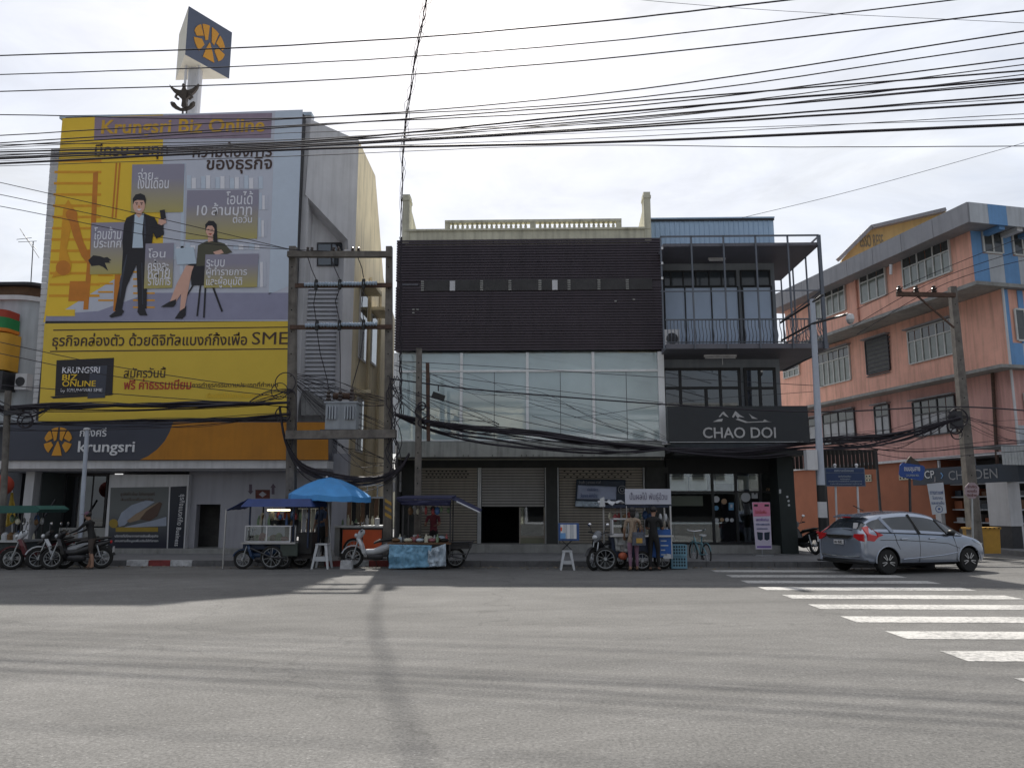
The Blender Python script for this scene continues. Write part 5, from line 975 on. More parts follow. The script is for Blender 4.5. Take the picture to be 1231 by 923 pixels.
# ------------------------------------------------------------------ poles, transformer, street signs
HY = 22.3
hf = thing('transformer_poles', 'concrete twin pole frame with cross arms in front of the bank corner', 'utility pole', (at(410, 660, HY).x, HY, 0.15), world=True)
def conc_pole(px_t, py_t, px_b, Y, w0, w1, parent, z0=0.1, name='pole'):
    t = at(px_t, py_t, Y); b = Vector((at(px_b, 660, Y).x, Y, z0)); a, c = w0 / 2, w1 / 2
    mb = MB(); mb._add([(b.x - c, Y - c, z0), (b.x + c, Y - c, z0), (b.x + c, Y + c, z0), (b.x - c, Y + c, z0), (t.x - a, Y - a, t.z), (t.x + a, Y - a, t.z), (t.x + a, Y + a, t.z), (t.x - a, Y + a, t.z)], [(0, 3, 2, 1), (4, 5, 6, 7), (0, 1, 5, 4), (1, 2, 6, 5), (2, 3, 7, 6), (3, 0, 4, 7)])
    o = mb.build(name, M_pole, parent)
    n_ = 14
    for i in range(3, n_):                                  # climbing holes
        f = i / n_; p = b.lerp(t, f); ww = w1 + (w0 - w1) * f
        MB().lathe([(0.022, 0), (0.022, 0.006)], (p.x, Y - ww / 2 - 0.005, p.z), 'Y', 8).build('pole_hole', M_dark, o)
    return o
conc_pole(352.5, 297, 350, HY, 0.20, 0.27, hf); conc_pole(468, 297, 466.5, HY, 0.18, 0.25, hf)
def arm(pa, ya, pb, yb, Y, w, h, parent, m=M_rust, name='cross_arm'): return MB().bar(at(pa, ya, Y), at(pb, yb, Y), w, h).build(name, m, parent)
arm(346, 306, 471, 306, HY - 0.2, 0.16, 0.17, hf, M_pole); arm(355, 343.5, 471, 343, HY - 0.17, 0.1, 0.12, hf); arm(349, 393.5, 471, 393, HY - 0.17, 0.1, 0.12, hf)
arm(345, 523, 476, 521.5, HY - 0.3, 0.3, 0.24, hf, M_pole, 'platform_beam'); arm(345, 523, 476, 521.5, HY + 0.3, 0.3, 0.24, hf, M_pole, 'platform_beam')
# warning stripes on the right-hand pole
M_yel = mat('warning_yellow', (0.50, 0.30, 0.06), 0.6, var=0.2)
for i in range(3): y = 599 + i * 8.2; MB().prism([at(462.6, y, HY - 0.135), at(470.6, y + 4.6, HY - 0.135), at(470.6, y + 8.6, HY - 0.135), at(462.6, y + 4, HY - 0.135)], (0, 0.004, 0)).build('warning_stripe', M_yel, hf)
M_ins = mat('blue_grey_porcelain', (0.34, 0.42, 0.52), 0.25, var=0.05, spec=0.7); M_brown = mat('brown_porcelain', (0.035, 0.022, 0.018), 0.3, var=0.1, spec=0.7)
def cutout(px, py, parent):
    p = at(px, py, HY - 0.3)
    MB().lathe([(0.03, -0.2), (0.07, -0.18), (0.04, -0.13), (0.07, -0.09), (0.04, -0.04), (0.07, 0.0), (0.04, 0.04), (0.07, 0.09), (0.04, 0.13), (0.07, 0.18), (0.03, 0.2)], tuple(p + Vector((-0.16, 0, 0))), 'X', 10).build('insulator', M_ins, parent, True)
    MB().lathe([(0.03, -0.2), (0.07, -0.18), (0.04, -0.13), (0.07, -0.09), (0.04, -0.04), (0.07, 0.0), (0.04, 0.04), (0.07, 0.09), (0.04, 0.13), (0.07, 0.18), (0.03, 0.2)], tuple(p + Vector((0.2, 0.02, 0.02))), 'X', 10).build('insulator', M_ins, parent, True)
    MB().lathe([(0.05, -0.16), (0.065, 0.0), (0.05, 0.14)], tuple(p), 'Z', 8).build('fuse_holder', M_black, parent, True)
for px, py in ((380, 342), (408.5, 341.5), (437, 341), (381, 391), (408, 390.5), (437, 390)): cutout(px, py, hf)
for px in (370, 375, 401, 407, 424, 431): p = at(px, 302, HY - 0.2); MB().lathe([(0.03, 0), (0.06, 0.03), (0.035, 0.06), (0.05, 0.1), (0.0, 0.14)], (p.x, HY - 0.2, p.z), 'Z', 8).build('pin_insulator', M_brown, hf, True)
for pts in ([(370, 309), (375, 325), (380, 336)], [(397, 309), (403, 324), (408, 335)], [(430, 309), (435, 322), (437, 334)], [(380, 349), (377, 365), (380, 385)], [(408, 348), (403, 362), (406, 376), (408, 385)], [(437, 348), (435, 366), (437, 384)], [(381, 398), (385, 425), (393, 455), (395, 468)], [(408, 398), (409, 430), (409, 468)], [(437, 398), (433, 430), (424, 462), (423, 466)]): MB().tube([at(a, b, HY - 0.36) for a, b in pts], 0.014, 5).build('jumper_wire', M_wire, hf)
tf = thing('transformer', 'grey pole mounted transformer with three black bushings', 'transformer', tuple(at(409, 517, HY)), world=True)
x0, x1, z0, z1 = fr(391, 428, 484.5, 516.5, HY - 0.25)
M_tr = mat('transformer_grey', (0.33, 0.36, 0.40), 0.5, var=0.12, scale=3, streak=0.2)
box('tank', M_tr, tf, x0, x1, HY - 0.25, HY + 0.35, z0, z1); box('lid', M_tr, tf, x0 - 0.04, x1 + 0.04, HY - 0.3, HY + 0.4, z1 + 0.002, z1 + 0.05)
for k in range(2):
    a = x0 + 0.05 + k * (x1 - x0) * 0.58
    for f in range(4): box('cooling_fin', M_tr, tf, a + f * 0.08, a + f * 0.08 + 0.045, HY - 0.36, HY - 0.252, z0 + 0.3, z1 - 0.1)
box('base_channel', M_dsteel, tf, x0 - 0.1, x1 + 0.1, HY - 0.4, HY + 0.4, at(409, 518.2, HY - 0.25).z - 0.02, z0 - 0.002)
MB().lathe([(0.0, -0.32), (0.1, -0.31), (0.1, 0.31), (0.0, 0.32)], ((x0 + x1) / 2, HY + 0.05, z1 + 0.25), 'X', 12).build('conservator', M_rust, tf, True)
for px, py in ((395, 477), (409, 477), (423, 474)):
    p = at(px, py, HY - 0.15); MB().lathe([(0.06, -0.2), (0.075, -0.17), (0.045, -0.12), (0.08, -0.07), (0.045, -0.02), (0.08, 0.03), (0.04, 0.08), (0.06, 0.13), (0.02, 0.2)], tuple(p), 'Z', 10).build('bushing', M_brown, tf, True)
bx_ = thing('splice_box', 'black cable splice box hanging by the slim concrete pole', 'junction box', tuple(at(527, 477, 22.0)), world=True)
MB().bar(at(520, 474, 22.0), at(534, 479, 22.0), 0.14, 0.17).build('case', M_black, bx_); MB().tube([at(527, 470, 22.0), at(527, 464, 22.0)], 0.02, 6).build('hanger', M_wire, bx_)
sp = thing('utility_pole', 'slim concrete pole in front of the slatted shophouse', 'utility pole', (at(503, 660, 22.1).x, 22.1, 0.15), world=True)
conc_pole(504, 419, 502, 22.1, 0.15, 0.19, sp)
for py, r in ((488, 0.05), (495, 0.13), (508, 0.05)): MB().ring(tuple(at(507, py, 21.95)), r + 0.06, 0.02, 'Y', 16, 6).build('cable_coil', M_wire, sp)
MB().bar(at(514, 436, 22.2), at(515, 530, 22.2), 0.1, 0.08).build('steel_post', M_rust, sp)
# right-hand concrete pole with arm and three insulators
rp = thing('utility_pole', 'leaning concrete pole with one sided arm in front of the orange building', 'utility pole', (at(1172, 655, 25.6).x, 25.6, 0.15), world=True)
conc_pole(1144.5, 345, 1173, 25.6, 0.2, 0.34, rp)
arm(1078, 353.5, 1148, 355, 25.4, 0.12, 0.14, rp); MB().bar(at(1103, 356, 25.4), at(1147, 394, 25.4), 0.05).build('brace', M_rust, rp)
for px in (1081, 1101.5, 1123): p = at(px, 352, 25.4); MB().lathe([(0.05, 0), (0.1, 0.04), (0.06, 0.09), (0.1, 0.13), (0.05, 0.18), (0.07, 0.22), (0.0, 0.26)], tuple(p), 'Z', 10).build('pin_insulator', M_brown, rp, True)
MB().ring(tuple(at(1148, 512, 25.35)), 0.25, 0.03, 'Y', 20, 6).ring(tuple(at(1152, 502, 25.3)), 0.3, 0.025, 'Y', 20, 6).ring(tuple(at(1150, 521, 25.3)), 0.18, 0.02, 'Y', 20, 6).build('cable_coil', M_wire, rp)
box('clamp_box', M_dsteel, rp, at(1140, 500, 25.35).x, at(1156, 500, 25.35).x, 25.3, 25.44, at(1150, 515, 25.35).z, at(1150, 494, 25.35).z)
# street-light mast by the crosswalk
lp = thing('traffic_mast', 'pale steel mast with camera arm beside the dark corner shophouse', 'pole', (at(991, 680, 22.3).x, 22.3, 0.15), world=True)
b0, b1 = Vector((at(992, 680, 22.3).x, 22.3, 0.15)), at(976.5, 360, 22.3)
def lpp(py):
    z = at(985, py, 22.3).z; f = (z - b0.z) / (b1.z - b0.z); return b0.lerp(b1, f)
M_gal = mat('pale_mast_paint', (0.42, 0.46, 0.54), 0.5, var=0.08, scale=2)
MB().tube([b0, b1], [0.12, 0.075], 12).build('mast', M_gal, lp, True); MB().lathe([(0.2, 0), (0.2, 0.04)], (b0.x, b0.y, 0.15), 'Z', 12).build('base_plate', M_dsteel, lp)
for py0, py1, m_ in ((583, 603, M_black), (603, 622, M_white), (622, 642, M_black)): a, c = lpp(py0), lpp(py1); MB().tube([a, c], [0.125, 0.128], 12).build('paint_band', m_, lp, True)
MB().tube([at(938, 388, 23.6), at(977, 363, 22.25), at(990, 354, 22.0)], 0.035, 6).build('arm', M_dsteel, lp); MB().tube([at(940, 409, 23.6), at(977, 389, 22.25), at(1019, 377.5, 21.4)], 0.035, 6).build('arm', M_dsteel, lp); MB().tube([at(942, 445, 23.6), at(984, 425, 22.25)], 0.03, 6).build('arm', M_dsteel, lp)
cc = at(1022, 383.5, 21.4)
cm_ = MB().lathe([(0.0, 0.16), (0.09, 0.13), (0.11, 0.05), (0.11, -0.02)], tuple(cc), 'Z', 14).build('camera_housing', M_white, lp, True); MB().lathe([(0.1, -0.02), (0.09, -0.09), (0.05, -0.14), (0.0, -0.155)], tuple(cc), 'Z', 14).build('camera_dome', M_steel, cm_, True)
bxp = lpp(553); box('control_box', M_white, lp, bxp.x - 0.42, bxp.x - 0.12, 22.15, 22.4, lpp(565).z, lpp(541).z)
def slim(name, lab, cat, px_t, py_t, px_b, Y, r, m): 
    t = thing(name, lab, cat, (at(px_b, 678, Y).x, Y, 0.15), world=True); MB().tube([Vector((at(px_b, 678, Y).x, Y, 0.15)), at(px_t, py_t, Y)], r, 10).build('post', m, t, True); return t
t = slim('street_pole', 'slim pale pole in front of the bank entrance', 'pole', 105, 517, 94, 21.95, 0.06, M_gal); MB().ball(tuple(at(104.6, 516, 21.95)), 0.1, 0.1, 0.05).build('cap', M_white, t, True)
MB().tube([at(99.6, 588, 21.95), at(98.5, 604, 21.95)], 0.045, 8).build('dark_band', M_black, t)
t = slim('utility_pole', 'grey pole at the left edge of the pavement', 'utility pole', 10, 470, 0, 21.95, 0.09, M_pole)
MB().ring(tuple(at(30, 505, 21.9)), 0.22, 0.025, 'Y', 18, 6).ring(tuple(at(33, 507, 21.9)), 0.17, 0.02, 'Y', 18, 6).build('cable_coil', M_wire, t)
MB().bar(at(6, 497, 21.9), at(28, 495, 21.9), 0.12, 0.12).build('cable_bracket', M_dsteel, t)
# blue signs
M_sb = mat('sign_blue', (0.012, 0.035, 0.11), 0.45, var=0.06); M_sbf = mat('sign_blue_frame', (0.10, 0.13, 0.18), 0.5); M_st = mat('sign_pale_text', (0.40, 0.45, 0.50), 0.6)
bs = thing('information_board', 'blue information board on two thin posts by the crosswalk', 'sign', (at(1016, 675, 23.0).x, 23.0, 0.15), world=True)
x0, x1, z0, z1 = fr(992, 1040, 562, 584.5, 23.0); fb = box('frame', M_sbf, bs, x0, x1, 23.0, 23.04, z0, z1); box('panel', M_sb, fb, x0 + 0.03, x1 - 0.03, 22.99, 22.998, z0 + 0.03, z1 - 0.16); box('panel', M_sb, fb, x0 + 0.03, x1 - 0.03, 22.99, 22.998, z1 - 0.14, z1 - 0.03)
for s_, a, b, c, d in (('เทศบาลเมืองเลย', 1003, 1026, 563.8, 566.8), ('แหล่งท่องเที่ยว', 1008, 1023, 571, 573.4), ('หอวัฒนธรรม', 1010, 1022, 574.6, 576.4), ('ถนนชุมสาย ศาลหลักเมือง วัดศรีสุทธาวาส', 996, 1036, 577.4, 579.6), ('กรุณาข้ามถนนตรงทางม้าลาย', 998, 1036, 580.4, 582.6)): ptext(s_, M_st, fb, a, b, c, d, 22.985)
for px, pb in ((1003.5, 1006), (1029.5, 1033)): MB().tube([Vector((at(pb, 650, 23.06).x, 23.06, 0.0)), at(px, 559, 23.06)], 0.03, 8).build('post', M_white, bs, True); MB().ball(tuple(at(px, 559, 23.06)), 0.05).build('finial', M_white, bs, True)
ss = thing('street_name_sign', 'blue street name plate on a pole before the navy shop sign', 'sign', (at(1094, 650, 24.6).x, 24.6, 0.0), world=True)
pA = [(1082, 559), (1085, 556), (1110, 559.5), (1112, 562), (1110, 576), (1107, 577.5), (1083, 573), (1081, 570)]
MB().prism([at(a, b, 24.6) for a, b in pA], (0, 0.04, 0)).build('plate', mat('street_plate_blue', (0.015, 0.06, 0.26), 0.4, var=0.06), ss)
ptext('ถนนชุมสาย', M_letter, ss, 1087, 1106, 561, 568, 24.59); ptext('CHUMSAI RD.', M_st, ss, 1089, 1105, 570, 572.5, 24.59)
MB().tube([(at(1094, 650, 24.66).x, 24.68, 0.0), at(1093, 553, 24.68)], 0.04, 8).build('post', M_dsteel, ss, True); MB().prism([at(a, b, 24.66) for a, b in ((1088, 558), (1092, 551), (1095, 548), (1099, 552), (1103, 554), (1107, 559))], (0, 0.06, 0)).build('crest', M_gar, ss)
hb_ = thing('hanging_banner', 'white hanging banner with blue writing beside the navy shop sign', 'banner', tuple(at(1126, 618, 25.6)), world=True)
MB().prism([at(a, b, 25.6) for a, b in ((1114.5, 581.5), (1134, 579.5), (1138, 616.5), (1121, 618.5))], (0, 0.015, 0)).build('cloth', mat('banner_white', (0.50, 0.53, 0.58), 0.7, var=0.08), hb_)
M_ink = mat('banner_blue_ink', (0.05, 0.10, 0.26), 0.6)
for s_, a, b, c, d in (('ขายกาแฟ', 1118, 1134, 589, 594), ('โบราณ', 1121, 1133, 596, 600), ('และชาเย็น', 1120, 1135, 602, 606)): ptext(s_, M_ink, hb_, a, b, c, d, 25.595)
MB().ring(tuple(at(1129, 611.5, 25.595)), 0.11, 0.01, 'Y', 18, 4).build('round_mark', M_ink, hb_); sheet('round_dot', M_ink, hb_, disc(1129, 611.5, 1.5, 8), 25.593)
MB().tube([at(1113, 581, 25.61), at(1135, 578.6, 25.61)], 0.018, 6).build('rod', M_dsteel, hb_); MB().tube([at(1124, 580, 25.63), at(1124, 573, 26.3)], 0.01, 5).build('cord', M_wire, hb_)
oc = thing('octagon_sign', 'faded octagonal traffic sign on a post by the white column', 'sign', (at(1168, 655, 24.9).x, 24.9, 0.0), world=True)
MB().prism([at(1168.5 + 9.2 * math.cos(rad(22.5 + 45 * i)), 589.5 - 10.2 * math.sin(rad(22.5 + 45 * i)), 24.9) for i in range(8)], (0, 0.02, 0)).build('plate', mat('faded_sign_pink', (0.34, 0.26, 0.29), 0.6, var=0.12), oc)
for i, s_ in enumerate(('จำกัด', 'ความเร็ว', 'ชิดซ้าย')): ptext(s_, M_fade, oc, 1163, 1174, 583 + i * 5, 586.5 + i * 5, 24.895)
MB().tube([(at(1168, 650, 24.94).x, 24.94, 0.0), at(1168, 580, 24.94)], 0.03, 8).build('post', M_steel, oc, True)
# ------------------------------------------------------------------ overhead wires
def spline(pts, n=26):
    """Smooth curve through pixel points: (px, py) sampled by Lagrange/quadratic pieces."""
    P = [tuple(map(float, p)) for p in pts]; outp = []; m = len(P) - 1; per = max(4, n // m)
    for i in range(m):
        p0, p1, p2, p3 = P[max(0, i - 1)], P[i], P[i + 1], P[min(m, i + 2)]
        for j in range(per):
            t = j / per; d = p2[0] - p1[0]
            def sl(a, b): return (b[1] - a[1]) / (b[0] - a[0]) if abs(b[0] - a[0]) > 1e-6 else 0
            q = []
            for c in (0, 1):
                l1, l0, l2 = math.dist(p1, p2), math.dist(p0, p1) or math.dist(p1, p2), math.dist(p2, p3) or math.dist(p1, p2)
                m1 = ((p2[c] - p1[c]) / l1 * l0 + (p1[c] - p0[c]) / l0 * l1) / (l0 + l1) * l1 if p0 != p1 else p2[c] - p1[c]; m2 = ((p3[c] - p2[c]) / l2 * l1 + (p2[c] - p1[c]) / l1 * l2) / (l1 + l2) * l1 if p3 != p2 else p2[c] - p1[c]
                q.append((2 * t ** 3 - 3 * t * t + 1) * p1[c] + (t ** 3 - 2 * t * t + t) * m1 + (-2 * t ** 3 + 3 * t * t) * p2[c] + (t ** 3 - t * t) * m2)
            outp.append(tuple(q))
    return outp + [P[-1]]
def sky_wire(pts, r, label, Yl=18.5, Yr=13.2, name='power_line', wob=0.0):
    P = sorted(pts); (a, b), (c, d) = P[0], P[1]; (e, f), (g, h) = P[-2], P[-1]
    P = [(-160, b + (d - b) * (-160 - a) / (c - a))] + [p for p in P if p[0] > -100] + ([(1400, h + (h - f) * (1400 - g) / (g - e))] if g < 1390 else [])
    pp = []
    for px, py in spline(P, 40): Y = Yl + (Yr - Yl) * (px / 1231); pp.append(at(px, py + random.uniform(-wob, wob), Y))
    return tag(MB().tube(pp, r * 0.74, 6).build(name, M_wire, None, True), label, 'cable', 'overhead lines along the street')
ordn = ['topmost', 'second from the top', 'third from the top', 'fourth from the top', 'fifth from the top', 'sixth from the top', 'seventh from the top', 'eighth from the top', 'ninth from the top', 'tenth from the top', 'eleventh from the top', 'twelfth from the top', 'thirteenth from the top', 'fourteenth from the top', 'fifteenth from the top', 'sixteenth from the top', 'seventeenth from the top', 'eighteenth from the top', 'lowest']
WL = [([(0, 67), (350, 54.6), (700, 28), (950, 0)], .020), ([(0, 90), (350, 77), (700, 52.6), (1147, 0)], .020), ([(0, 110), (350, 98.7), (700, 73), (1231, 13)], .020),
      ([(0, 138), (350, 142), (700, 115), (1231, 38)], .017), ([(0, 163), (350, 143), (700, 124), (1231, 52)], .020), ([(0, 172), (350, 151), (700, 133), (1231, 70)], .020),
      ([(0, 176), (350, 153), (700, 127), (1231, 85)], .018), ([(0, 183), (350, 171), (700, 139), (1231, 95)], .026), ([(0, 187), (350, 173), (700, 146), (1231, 100)], .022),
      ([(0, 189), (350, 175), (700, 155), (1231, 114)], .022), ([(0, 191), (350, 177), (700, 157), (1231, 123)], .024), ([(0, 194), (350, 179), (700, 167), (1231, 137)], .010), ([(0, 197), (350, 180), (700, 172), (1231, 149.5)], .034), ([(0, 200), (350, 188), (700, 175), (960, 177), (1231, 176)], .013), ([(0, 181), (350, 170), (700, 150), (1231, 90)], .013), ([(0, 185.5), (350, 176), (700, 148), (1231, 97)], .014), ([(0, 192), (350, 176), (700, 160), (1231, 143)], .009), ([(0, 174), (350, 168), (700, 143), (1231, 78)], .013), ([(0, 178), (350, 160), (700, 150), (1231, 118)], .011)]
WL.sort(key=lambda q_: q_[0][0][1])
for i, (pts, r) in enumerate(WL): sky_wire(pts, r, 'black cable crossing the sky along the street, ' + ordn[i] + ' at the left edge', wob=0.25, Yl=18.5 + ((i * 5) % 7 - 3) * 0.8, Yr=13.2 + ((i * 5) % 7 - 3) * 0.8)
tag(MB().tube([at(px, py, 24) for px, py in spline([(892, 262), (1000, 236), (1231, 172), (1330, 144)], 20)], 0.008, 5).build('service_wire', M_wire), 'thin wire rising right from the roof of the dark corner shophouse', 'cable')
tag(MB().tube([at(px, py, 18) for px, py in spline([(640, -14), (800, 3), (1231, 28), (1330, 33)], 20)], 0.006, 5).build('service_wire', M_wire), 'very thin grey wire sloping down at the top right of the sky', 'cable')
# small clips that hang from the lines
# three feeders from the left to the transformer frame
for i, (a, b) in enumerate((((0, 219.5), (240, 274)), ((0, 234), (240, 283)), ((0, 248), (240, 292)))):
    e = [(349, 300), (372, 303), (430, 304)][i]; pp = []
    for px, py in spline([(-160, a[1] - (b[1] - a[1]) * 0.66), a, b, e], 30): pp.append(at(px, py, 21.2 + (HY - 0.2 - 21.2) * max(0, px) / e[0]))
    tag(MB().tube(pp, 0.011, 5).build('power_line', M_wire, None, True), ('upper', 'middle', 'lower')[i] + ' of the three feeder wires sloping down to the transformer frame', 'cable', 'feeder wires of the transformer frame')
# cable bundle that crosses the street overhead
dc = thing('cable_bundle', 'twisted bundle of black cables dropping over the street to the slatted shophouse', 'cable', tuple(at(481, 300, 23.3)), world=True)
KN = [at(481.5, 288, 23.9), at(483.5, 220, 22.5), at(486, 165, 20.8), at(494, 105, 18.6), at(503, 50, 16.9), at(513, 0, 15.6), gnd(498, 1000) + SUNV * (13.1 / SUNV.z), gnd(502, 1300) + SUNV * (13.3 / SUNV.z), Vector((-1.2, -4.0, 13.5))]
def along(f):
    x = f * (len(KN) - 1); i = min(int(x), len(KN) - 2); t = x - i; p = [KN[max(0, min(len(KN) - 1, i + d))] for d in (-1, 0, 1, 2)]
    return 0.5 * ((2 * p[1]) + (p[2] - p[0]) * t + (2 * p[0] - 5 * p[1] + 4 * p[2] - p[3]) * t * t + (3 * p[1] - p[0] - 3 * p[2] + p[3]) * t ** 3)
for k in range(7):
    r = random.Random(k); ph = r.uniform(0, 6.28); am = (0.02, 0.025, 0.03, 0.03, 0.02, 0.08, 0.10)[k]; fr_ = r.uniform(8, 14); pp = []
    for i in range(91):
        f = i / 90; p = along(f); e_ = min(1, f * 6 + .1); pp.append(p + Vector((math.cos(ph + fr_ * f * 4) * am * e_, 0, math.sin(ph + fr_ * 5.3 * f) * am * e_)))
    MB().tube(pp, 0.0095 if k < 5 else 0.006, 5).build('strand', M_wire, dc, True)
for k in range(5):
    r = random.Random(20 + k); pp = [at(481.5 + r.uniform(-2.0, 2.0), 285 + i * 9.5, 23.75 if i < 16 else 24.2) for i in range(24)]
    MB().tube(pp, 0.012, 5).build('strand', M_wire, dc, True)
def bundle(name, lab, pts, Yf, n, spread, r=0.014, seed=1, sagvar=0.0, fat=0):
    """A hank of loosely tied cables: n strands that wander about one curve."""
    b = thing(name, lab, 'cable', tuple(at(pts[0][0], pts[0][1], Yf(pts[0][0]))), world=True); S = spline(pts, 36); rr = random.Random(seed)
    for k in range(n):
        a0, a1, p0, p1, f0, f1 = [rr.uniform(-1, 1) for _ in range(2)] + [rr.uniform(0, 6.28) for _ in range(2)] + [rr.uniform(0.01, 0.05) for _ in range(2)]; sg_ = rr.uniform(0, sagvar) if k % 3 == 0 else 0; L = S[-1][0] - S[0][0]; pp = []
        for px, py in S:
            f = (px - S[0][0]) / L; e = 4 * f * (1 - f); o_ = spread * (0.35 + 0.65 * e)
            pp.append(at(px, py + o_ * (0.6 * a0 + 0.4 * math.sin(p0 + f0 * px)) + sg_ * e, Yf(px) + 0.06 * math.sin(p1 + f1 * px) + 0.05 * a1))
        MB().tube(pp, (r * 1.9 if k < fat else r * rr.uniform(0.6, 1.1)), 5).build('strand', M_wire, b, True)
    return b
cY = lambda px: 21.95
bundle('cable_bundle', 'thick black cable hank across the foot of the billboard', [(-80, 494), (50, 488), (200, 486), (348, 484)], lambda p: 22.0, 16, 4.2, 0.018, 3, 9, 5)
bundle('cable_bundle', 'thin cables crossing in front of the bank fascia sign', [(-80, 512), (60, 508), (200, 506), (348, 498)], lambda p: 22.0, 10, 6, 0.012, 4, 14)
for i, (a, b, c) in enumerate((((-60, 398), (136, 440), (348, 472)), ((-60, 412), (136, 452), (348, 478)), ((-60, 458), (120, 472), (348, 489)))): tag(MB().tube([at(px, py, 22.0) for px, py in spline([a, b, c], 24)], 0.012, 5).build('telephone_wire', M_wire, None, True), ('highest', 'middle', 'lowest')[i] + ' of three telephone wires slanting across the yellow billboard foot', 'cable', 'telephone wires before the billboard')
bundle('cable_bundle', 'heavy sagging cable tangle slung between the twin transformer poles', [(336, 490), (345, 535), (362, 560), (395, 573), (430, 578), (462, 574), (482, 562), (492, 546)], lambda p: 22.0, 16, 7, 0.018, 5, 10, 3)
bundle('cable_bundle', 'loose telephone wires fanning out behind the transformer', [(356, 452), (410, 468), (467, 482)], lambda p: 22.5, 10, 16, 0.009, 6, 8)
bundle('cable_bundle', 'fan of thin wires below the transformer platform', [(400, 528), (435, 546), (472, 556)], lambda p: 22.3, 7, 22, 0.009, 16, 8)
bundle('cable_bundle', 'cable tangle hanging down the right twin pole', [(469, 458), (473, 500), (477, 540), (479, 575)], lambda p: 22.1, 9, 5, 0.013, 7, 0)
lc = thing('cable_bundle', 'black cable loops dangling by the right twin pole before the glass front', 'cable', tuple(at(474, 560, 22.05)), world=True)
for k in range(6):
    r = random.Random(70 + k); x = 466 + r.uniform(2, 14); MB().tube([at(x + r.uniform(-3, 3) + 5 * math.sin(i * 0.9 + k), 452 + i * 9, 22.05) for i in range(14)], 0.013, 5).build('strand', M_wire, lc, True)
bundle('cable_bundle', 'thick black cable hank drooping across the glass front of the slatted shophouse', [(474, 498), (503, 505), (560, 513), (640, 520), (720, 532), (800, 539)], lambda p: 22.0 + (p - 474) / 330 * 1.6, 20, 4.2, 0.017, 8, 20, 6)
sgl = [([(468, 455), (560, 467), (640, 474), (800, 486), (985, 495), (1160, 489), (1300, 499)], 0.022, 'black cable running from the twin pole across the CHAO DOI sign'),
       ([(478, 434), (600, 441), (720, 449), (990, 464)], 0.009, 'thin wire crossing the upper panes of the glass front'), ([(520, 450), (640, 466), (797, 484)], 0.008, 'thin wire slanting through the middle of the glass front'),
       ([(505, 474), (600, 500), (700, 520), (800, 535)], 0.009, 'thin wire falling across the lower glass panes'), ([(636, 484), (715, 508), (790, 529)], 0.009, 'thin wire falling over the right glass panes'), ([(640, 500), (720, 522), (797, 532)], 0.009, 'thin wire just above the drooping cable hank'),
       ([(690, 502), (750, 494), (797, 486), (985, 470)], 0.007, 'thin wire rising over the right end of the glass front')]
for pts, r, lab in sgl: tag(MB().tube([at(px, py, 22.05 + (px - 468) / 330 * 0.8) for px, py in spline(pts, 30)], r, 5).build('telephone_wire', M_wire, None, True), lab, 'cable')
bundle('cable_bundle', 'cable hank running along the side street towards the leaning pole', [(800, 541), (900, 540), (980, 531), (1060, 526), (1155, 502)], lambda p: 23.6 + (p - 800) / 355 * 1.7, 14, 5, 0.016, 9, 14, 4)
bundle('cable_bundle', 'fan of thin wires across the pink wall of the orange building', [(990, 528), (1075, 526), (1150, 498)], lambda p: 24.4 + (p - 990) / 160 * 0.9, 14, 14, 0.010, 10, 16)
bundle('cable_bundle', 'loose wires to the right of the leaning pole', [(1152, 500), (1200, 516), (1330, 512)], lambda p: 25.4, 7, 16, 0.009, 11, 12)
bundle('cable_bundle', 'cables under the first floor ledge of the orange building', [(1000, 532), (1100, 540), (1200, 534), (1330, 524)], lambda p: 25.2, 5, 5, 0.010, 12, 10)
for i, (a, b, c) in enumerate((((1030, 372), (1081, 347), (1330, 246)), ((1025, 392), (1102, 348), (1330, 270)), ((1030, 402), (1123, 347), (1330, 290)))): tag(MB().tube([at(px, py, 25.4) for px, py in spline([a, b, c], 24)], 0.011, 5).build('power_line', M_wire, None, True), ('upper', 'middle', 'lower')[i] + ' of the three wires on the insulators of the leaning pole', 'cable', 'wires on the leaning pole')
bundle('cable_bundle', 'tangle of thin wires about the slim concrete pole and splice box', [(470, 470), (500, 484), (530, 496), (600, 516)], lambda p: 22.0, 9, 20, 0.009, 31, 14)
bundle('cable_bundle', 'slack wires hung before the pale glass front', [(474, 440), (600, 470), (720, 500), (800, 530)], lambda p: 22.1 + (p - 474) / 330 * 1.4, 6, 22, 0.006, 33, 8)
bundle('cable_bundle', 'cable tangle at the left pole below the corner building', [(-20, 478), (10, 492), (34, 498), (60, 490)], lambda p: 21.9, 10, 12, 0.012, 35, 12)
bundle('cable_bundle', 'snarl of black wires around the left twin pole above the gold sign', [(300, 486), (330, 476), (352, 470), (356, 500), (350, 540)], lambda p: 22.0, 9, 10, 0.011, 41, 6)
bundle('cable_bundle', 'wires strung behind the transformer between the twin poles', [(356, 462), (390, 492), (440, 512), (470, 520)], lambda p: 22.45, 10, 18, 0.009, 43, 10)
MB().ring(tuple(at(343, 460, 22.0)), 0.3, 0.016, 'Y', 20, 5).ring(tuple(at(340, 498, 22.0)), 0.22, 0.02, 'Y', 20, 5).ring(tuple(at(336, 470, 22.0)), 0.24, 0.014, 'Y', 20, 5).build('cable_coil', M_wire, hf)
